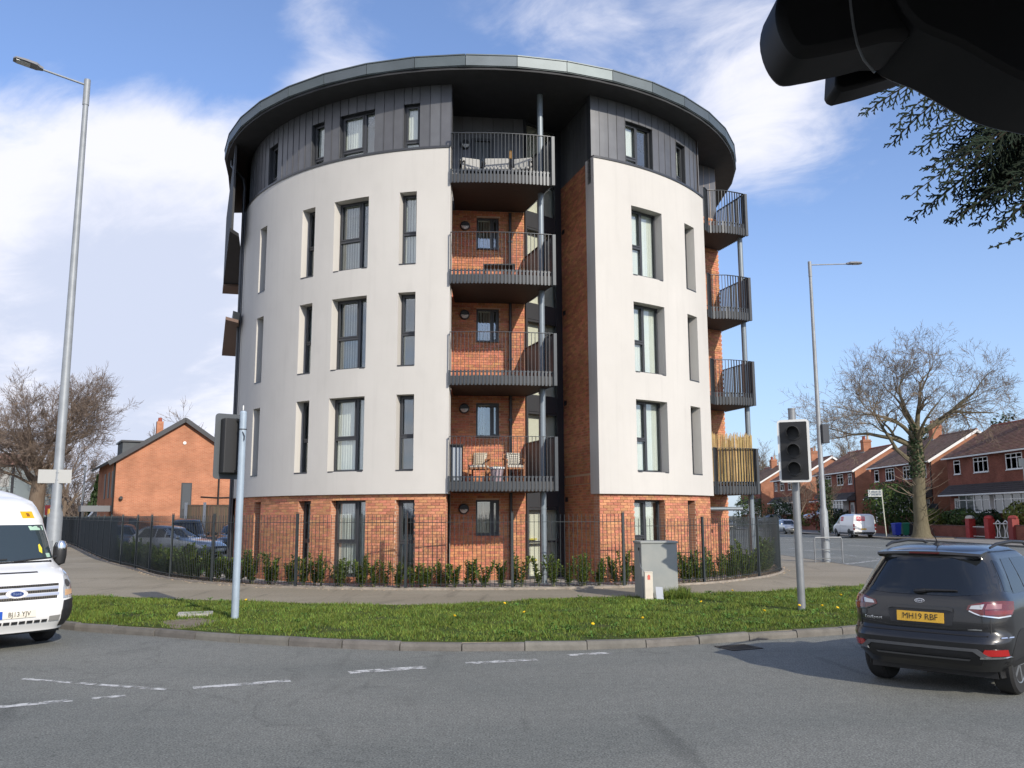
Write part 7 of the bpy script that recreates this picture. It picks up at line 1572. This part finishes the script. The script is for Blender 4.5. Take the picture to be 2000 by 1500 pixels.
# pale building and bits at the left edge
pb_ = thing('pale_building', 'pale grey building with brown roof at the left edge behind the minibus', 'building', (-48.5, 80, 0)); m_pgrey = M('pale_grey_cladding', (.30, .345, .35), .5, var=.08, vs=.6)
mb = MB(); mb.box(-9, 3.0, 0, 9, -.05, 6.6); mb.build('wall', m_pgrey, pb_, wn=False)
mb = MB(); mb.add([(-9.3, -.3, 6.6), (3.3, -.3, 6.6), (3.3, 9.3, 6.6), (-9.3, 9.3, 6.6), (-6, 4.5, 8.0), (0, 4.5, 8.0)], [(0, 1, 5, 4), (1, 2, 5), (2, 3, 4, 5), (3, 0, 4), (3, 2, 1, 0)]); mb.build('roof', M('rust_roof', (.28, .15, .10), .85, var=.15, vs=2), pb_, wn=False)
for z in (1.2, 2.9, 4.6):
    for x in (-3.2, -.4, 1.6): mb = MB(); mb.box(x - .9, x + .9, -.04, .01, z, z + 1.25); mb.build('window', m_gl_far if z < 4 else m_net, pb_, wn=False)
mb = MB(); mb.box(2.7, 2.95, -.06, -.01, 0, 6.4); mb.build('corner_trim', m_frame, pb_, wn=False)
t = thing('red_notice_board', 'small red board at the far end of the left railings', 'notice board', (-35.6, 68, 0)); mb = MB(); mb.box(-.55, .55, -.03, .03, 2.0, 2.75); mb.build('panel', M('red_board', (.55, .06, .05), .5), t, wn=False)
for s in (-.4, .4): mb = MB(); mb.tube((s, 0, 0), (s, 0, 2.0), .03, .03, 6); mb.build('post', m_trim, t, wn=False)
t = thing('pale_column', 'distant pale lamp column between the rounded tree and the gable house', 'street lamp', (-31.9, 65, 0)); mb = MB(); mb.tube((0, 0, 0), (.12, 0, 5.6), .10, .06, 8); mb.build('column', m_galv, t, wn=False); mb = MB(); mb.rbox((.12, -.25, 5.6), .16, .6, .08); mb.build('lantern', m_galv_dull, t, wn=False)
# ------------------------------------------------------------------ things on the balconies
m_wicker = M('orange_brown_wood', (.36, .16, .075), .7, var=.15, vs=20); m_cush = M('cream_cushion', (.62, .58, .50), .9); m_greycush = M('light_grey_cushion', (.40, .40, .39), .9); m_darkmetal = M('dark_chair_frame', (.03, .03, .032), .5)
def pattern_mat(name, c1, c2, sc_):
    m = bpy.data.materials.new(name); m.use_nodes = True; nt = m.node_tree; N = nt.nodes; L = nt.links; b = N['Principled BSDF']; b.inputs['Roughness'].default_value = .9
    tc = N.new('ShaderNodeTexCoord'); mp = N.new('ShaderNodeMapping'); mp.inputs['Rotation'].default_value = (0, R_(45), 0); L.new(tc.outputs['Object'], mp.inputs[0]); ck = N.new('ShaderNodeTexChecker'); ck.inputs['Scale'].default_value = sc_; ck.inputs[1].default_value = tuple(c1) + (1,); ck.inputs[2].default_value = tuple(c2) + (1,); L.new(mp.outputs[0], ck.inputs[0]); L.new(ck.outputs[0], b.inputs['Base Color']); MATS[name] = m; return m
def armchair(x, y, z, rz, frame, label, cat='chair', w=.52, cushion=None, h=.82, group=None, low=.42):
    t = thing('balcony_chair', label, cat, (x, y, z), rz, group)
    for sx in (-1, 1):
        for sy in (-1, 1):
            mb = MB(); top = h if sy > 0 else low + .22; mb.path([(sx * w * .46, sy * .24, 0), (sx * w * .48, sy * .23, low), (sx * w * .46, sy * .26, top)], .022, 7); mb.build('leg', frame, t, wn=False, smooth=True)
        mb = MB(); mb.path([(sx * w * .5, -.27, low + .22), (sx * w * .52, 0, low + .25), (sx * w * .47, .27, low + .27)], .024, 7); mb.build('armrest', frame, t, wn=False, smooth=True)
    mb = MB(); mb.box(-w * .46, w * .46, -.26, .24, low - .05, low); mb.build('seat', frame, t, wn=False, bevel=.01)
    if cushion: mb = MB(); mb.box(-w * .44, w * .44, -.25, .22, low + .002, low + .07); mb.build('seat_pad', cushion, t, wn=False, bevel=.02)
    for k in range(5): mb = MB(); u = -w * .40 + w * .80 * k / 4; mb.obox((u, .245, low + (h - low) / 2), (1, 0, 0), (0, 1, 0), UP, w * .13, .018, h - low - .02); mb.build('back_slat', frame, t, wn=False)
    mb = MB(); mb.box(-w * .48, w * .48, .225, .265, h - .04, h + .01); mb.build('back_rail', frame, t, wn=False)
    return t
ZB1 = SLABS[0] + .24; ZB4 = SLABS[3] + .24
armchair(-.92, 24.25, ZB1, R_(-12), m_wicker, 'wooden balcony armchair nearer the tall grey box with a pale patterned cushion', cushion=m_cush, group='wooden chairs on the first balcony')
armchair(.03, 24.35, ZB1, R_(14), m_wicker, 'wooden balcony armchair nearer the round column with a black and white cushion', cushion=m_cush, group='wooden chairs on the first balcony')
for x, y, rz, c1, c2, lab in ((-.90, 24.36, -12, (.52, .47, .38), (.22, .18, .13), 'pale diamond patterned cushion on the chair nearer the grey box'), (.03, 24.46, 14, (.55, .52, .45), (.02, .02, .02), 'black and white diamond patterned cushion on the chair nearer the column')):
    mb = MB(); V = []; n_ = 7
    for s in (-1, 1):
        for i in range(n_):
            for j in range(n_): a = -1 + 2 * i / (n_ - 1); b = -1 + 2 * j / (n_ - 1); V.append((a * .20, s * .06 * (1 - a ** 4) * (1 - b ** 4), b * .20))
    F = []
    for s in range(2):
        for i in range(n_ - 1):
            for j in range(n_ - 1): o_ = s * n_ * n_; q = (o_ + i * n_ + j, o_ + (i + 1) * n_ + j, o_ + (i + 1) * n_ + j + 1, o_ + i * n_ + j + 1); F.append(q if s else q[::-1])
    mb.add(V, F); o = mb.build('cushion', pattern_mat('cushion_pattern_%d' % (c2[0] * 100), c1, c2, 26), None, smooth=True); o.location = (x, y, ZB1 + .66); o.rotation_euler = (R_(-14), 0, R_(rz)); tag(o, lab, 'cushion', 'patterned cushions')
t = thing('planter_tub', 'white rimmed grey tub with small plants standing between the two wooden chairs', 'planter', (-.42, 23.75, ZB1)); mb = MB(); mb.lathe((0, 0, 0), [(.13, 0), (.185, .36), (.17, .37), (.15, .33), (0, .33)], 18); mb.build('tub', M('grey_pink_tub', (.36, .33, .36), .5, col2=(.45, .28, .30), vs=5), t, wn=False, smooth=True)
mb = MB(); mb.lathe((0, 0, .355), [(.185, 0), (.215, .01), (.215, .055), (.18, .065), (.17, .03)], 18); mb.build('rim', m_white, t, wn=False, smooth=True)
mb = MB(); rp_ = random.Random(4)
for k in range(26): a = rp_.random() * 6.28; l = rp_.uniform(.05, .14); d = Vector((math.cos(a) * .5, math.sin(a) * .5, .8)).normalized(); p = Vector((.09 * math.cos(a * 3), .09 * math.sin(a * 3), .36)); s_ = d.cross(UP).normalized() * .02; mb.add([p, p + d * l * .5 + s_, p + d * l, p + d * l * .5 - s_], [(0, 1, 2, 3)])
mb.build('foliage', m_laurel, t, wn=False)
t = thing('storage_box', 'tall grey panelled box with black frame at the left end of the first balcony', 'storage box', (-1.50, 23.50, ZB1), R_(4)); mb = MB(); mb.box(-.17, .17, -.16, .16, .0, .98); mb.build('body', m_black, t, wn=False, bevel=.02)
for s in (-1, 1): mb = MB(); mb.box(-.13 if s < 0 else .008, -.008 if s < 0 else .13, -.172, -.161, .04, .92); mb.build('panel', M('pale_blue_grey_panel', (.34, .38, .43), .5), t, wn=False, bevel=.006)
mb = MB(); mb.box(-.18, .18, -.17, .17, .982, 1.01); mb.build('lid', m_black, t, wn=False, bevel=.008)
for x, w, rz, lab in ((-1.12, .62, 18, 'grey cushioned lounge chair at the left of the top balcony'), (-.42, .80, 0, 'wider grey cushioned lounge seat in the middle of the top balcony'), (.30, .62, -14, 'grey cushioned lounge chair next to the column on the top balcony')):
    t = armchair(x, 23.75, ZB4, R_(rz), m_darkmetal, lab, w=w, cushion=m_greycush, h=.80, group='grey lounge chairs on the top balcony', low=.34)
    mb = MB(); mb.box(-w * .43, w * .43, .13, .22, .42, .84); mb.build('back_cushion', m_greycush, t, wn=False, bevel=.03)
t = thing('lantern', 'slim amber lantern on a dark stand between the lounge seats of the top balcony', 'lantern', (-.02, 23.45, ZB4)); mb = MB(); mb.tube((0, 0, 0), (0, 0, .62), .022, .022, 8); mb.build('stand', m_darkmetal, t, wn=False); mb = MB(); mb.lathe((0, 0, .62), [(.02, 0), (.04, .02), (.035, .22), (.05, .24), (0, .27)], 10); mb.build('shade', M('amber_glass', (.45, .24, .06), .3), t, wn=False, smooth=True)
t = thing('low_table', 'low dark folding table on the third balcony behind the railing', 'table', (-.35, 23.95, SLABS[2] + .24)); mb = MB(); mb.box(-.45, .45, -.28, .28, .46, .50); mb.build('top', m_darkmetal, t, wn=False)
for sx in (-1, 1):
    for sy in (-1, 1): mb = MB(); mb.tube((sx * .38, sy * .22, 0), (sx * .42, sy * .25, .46), .02, .02, 6); mb.build('leg', m_darkmetal, t, wn=False)
# reed screen inside the lowest right balcony
t = thing('reed_screen', 'golden reed screen standing inside the lowest right balcony above its railing', 'reed screen', (7.0, 27.6, SLABS[0])); m_reed = M('dry_reed', (.46, .33, .145), .85, var=.2, vs=3, island=.3)
rs_ = resample([(p[0] - 7.0, p[1] - 27.6) for p in offset(fr2 + [(tipR[0] + (endR[0] - tipR[0]) * k / 3, tipR[1] + (endR[1] - tipR[1]) * k / 3) for k in range(1, 4)], .10)], .018); rr2 = random.Random(6); mb = MB()
for p in rs_: mb.tube((p[0] + rr2.gauss(0, .006), p[1] + rr2.gauss(0, .006), .30), (p[0] + rr2.gauss(0, .012), p[1] + rr2.gauss(0, .012), 1.86 + rr2.gauss(0, .045)), .011, .009, 4, False)
mb.build('reeds', m_reed, t, wn=False)['kind'] = 'stuff'
for z in (.6, 1.0, 1.4, 1.72): mb = MB(); mb.path([(p[0] - .0, p[1] - .012, z) for p in rs_[::6]], .005, 4); mb.build('wire', m_reed, t, wn=False)
# ------------------------------------------------------------------ overhanging conifer at the top right
m_cyp = leaf_mat('dark_cypress_spray', (.010, .019, .010), .5, .03, rough=.9, trans=.08)
ct = thing('cypress_tree', 'dark cypress tree whose drooping sprays hang into the top right corner', 'conifer', (2.4, 1.3, 0)); mb = MB(); mb.path([(2.4, 1.3, -.1), (2.4, 1.3, 1.5), (2.37, 1.3, 3.1)], [.12, .09, .03], 10); mb.build('trunk', m_bark_b, ct)
mf = MB(); ms = MB(); rc_ = random.Random(77)
def spray(p0, p1, nsh=24, sl=.15, droop=.06, fr=.18):
    p0 = Vector(p0); p1 = Vector(p1); ctl = (p0 + p1) / 2 + Vector((0, 0, droop)); pts = [p0.lerp(ctl, f).lerp(ctl.lerp(p1, f), f) for f in np.linspace(0, 1, 9)]
    ms.path(pts, [.006 - .0042 * i / 8 for i in range(9)], 4, caps=False)
    N0 = Vector((rc_.gauss(0, .25), 1, rc_.gauss(0, .35))).normalized()
    for k in range(nsh):
        f = fr + (1 - fr) * (k + rc_.random() * .6) / nsh; i = min(7, int(f * 8)); p = pts[i].lerp(pts[i + 1], f * 8 - i); d = (pts[i + 1] - pts[i]).normalized(); s = N0.cross(d).normalized() * (1 if k % 2 else -1)
        l = sl * (1.08 - f) ** .7 * rc_.uniform(.6, 1.1); dd = (d * .78 + s * .62 + Vector((rc_.gauss(0, .08), rc_.gauss(0, .14), rc_.gauss(0, .08) - .10))).normalized(); q = p + dd * l
        mf.path([p, p.lerp(q, .5) + UP * .004, q], [.0040, .0036, .0016], 3, caps=False)
        m_ = max(3, int(l / .013))
        for j in range(m_):
            g = (j + .5) / m_; b = p.lerp(q, g); s2 = N0.cross(dd).normalized() * (1 if j % 2 else -1); l2 = l * .34 * (1.05 - g) + .008; e = b + (dd * .80 + s2 * .58 + Vector((0, rc_.gauss(0, .12), 0))).normalized() * l2
            mf.path([b, e], [.0038, .0016], 3, caps=False)
tips = [(1.28, 3.27), (1.37, 3.15), (1.39, 3.22), (1.42, 2.95), (1.43, 2.87), (1.50, 2.92), (1.58, 2.87), (1.66, 2.85), (1.73, 2.83), (1.81, 2.81), (1.50, 3.06), (1.56, 3.00), (1.46, 3.12), (1.62, 2.96), (1.70, 2.92), (1.76, 2.95), (1.86, 2.87), (1.60, 3.08), (1.72, 3.04), (1.82, 3.0), (1.90, 2.93), (1.52, 3.18), (1.66, 3.14), (1.80, 3.10), (1.95, 3.0), (1.74, 2.87)]
for i, (x, z) in enumerate(tips):
    y = 3.0 + rc_.uniform(-.12, .22); a = R_(rc_.uniform(28, 44)); L_ = rc_.uniform(.55, .85); spray((x + L_ * math.cos(a) * 1.0, y - .1, z + L_ * math.sin(a) * .85), (x * y / 3.0, y, 1.83 + (z - 1.83) * y / 3.0), 26, .15)
spray((2.5, 2.9, 2.98), (1.70, 3.0, 2.765), 22, .035, .03, .45)
for i in range(95):
    x = rc_.uniform(1.60, 2.35); z = 3.0 + (x - 1.6) * .15 + rc_.uniform(-.12, .42); y = 3.05 + rc_.uniform(-.15, .35); a = R_(rc_.uniform(20, 60)); spray((x + .5, y, z + .35), (x, y, z), 22, .14)
for i in range(9): y = 2.9 + .05 * i; ms.path([(3.56, 1.95, 3.2 + .12 * i), (2.9, 2.7, 3.5 + .10 * i), (2.1 + .05 * i, y, 3.42 + .03 * i)], [.03, .02, .008], 6, caps=False)
for q_ in (mf, ms): q_.v = [(x * .667, y * .667, 1.83 + (z - 1.83) * .667) for x, y, z in q_.v]
mf.build('foliage', m_cyp, ct); ms.build('branch', M('dark_cypress_stem', (.030, .024, .016), .9, spec=.1), ct)
# ------------------------------------------------------------------ rear view mirror close to the camera
m_mirror = M('matt_black_mirror_plastic', (.005, .005, .0055), .55, spec=.25)
rm = thing('rear_view_mirror', 'black rear view mirror and sensor housing very close, filling the top right corner', 'rear view mirror', (.30, .62, 2.2))
def slab(poly, y0, y1, name, bev):
    mb = MB(); k = len(poly); V = [(x, y, z) for y in (y0, y1) for x, z in poly]; mb.add(V, [(i, (i + 1) % k, k + (i + 1) % k, k + i) for i in range(k)] + [tuple(range(k - 1, -1, -1)), tuple(range(k, 2 * k))]); o = mb.build(name, m_mirror, rm, bevel=bev, smooth=True, angle=60); return o
slab([(0.2352, 2.2701), (0.2249, 2.2584), (0.2235, 2.2452), (0.2174, 2.2386), (0.2117, 2.2331), (0.2067, 2.226), (0.2027, 2.2184), (0.2003, 2.2106), (0.1991, 2.2029), (0.1993, 2.1956), (0.2005, 2.1888), (0.2025, 2.1826), (0.2049, 2.1773), (0.2077, 2.1729), (0.2107, 2.1694), (0.2137, 2.1673), (0.2175, 2.1664), (0.2231, 2.1668), (0.2298, 2.1681), (0.2368, 2.1694), (0.2464, 2.1715), (0.2625, 2.1752), (0.2796, 2.1797), (0.2935, 2.18), (0.3049, 2.1892), (0.3186, 2.2298), (0.3188, 2.2698), (0.2786, 2.2766)], .60, .655, 'housing', .007)
slab([(0.2795, 2.2774), (0.2669, 2.2647), (0.28, 2.2497), (0.2801, 2.24), (0.2805, 2.2315), (0.2813, 2.2224), (0.2828, 2.2134), (0.2854, 2.2041), (0.2892, 2.1954), (0.2944, 2.188), (0.3008, 2.1819), (0.3088, 2.1774), (0.3169, 2.1739), (0.3225, 2.1717), (0.329, 2.1685), (0.3406, 2.161), (0.3527, 2.153), (0.3611, 2.1478), (0.3685, 2.1437), (0.3766, 2.1403), (0.3845, 2.1375), (0.3901, 2.1357), (0.3986, 2.134), (0.4167, 2.1297), (0.4374, 2.1295), (0.457, 2.1369), (0.4734, 2.1592), (0.4944, 2.219), (0.4856, 2.2766), (0.3832, 2.2863)], .59, .665, 'mirror_back', .004)
slab([(0.2696, 2.2054), (0.2678, 2.189), (0.2668, 2.1797), (0.2683, 2.1755), (0.273, 2.1737), (0.289, 2.1778), (0.3068, 2.1833), (0.3337, 2.1934), (0.3352, 2.2146)], .67, .70, 'sensor_cover', .003)
mb = MB(); mb.path([(x, .5875, z) for x, z in [(0.2478, 2.2186), (0.2485, 2.1941), (0.2495, 2.18), (0.2513, 2.1668), (0.2554, 2.1548), (0.2625, 2.1453)]], .0010, 8); mb.build('seam', M('seam_grey_plastic', (.10, .105, .11), .4), rm)
mb = MB(); mb.path([(.44, .63, 2.22), (.46, .66, 2.32), (.46, .70, 2.385)], .02, 10); mb.build('stalk', m_mirror, rm)
mb = MB(); mb.box(-.85, 1.25, -1.6, .80, 2.385, 2.42); mb.box(1.22, 1.25, -1.6, -.2, 1.2, 2.384); o = mb.build('unseen_cab_shade', M('dark_cab_shade', (.03, .03, .032), .9), rm)  # unseen cab roof and side panel, added to keep the mirror in shade
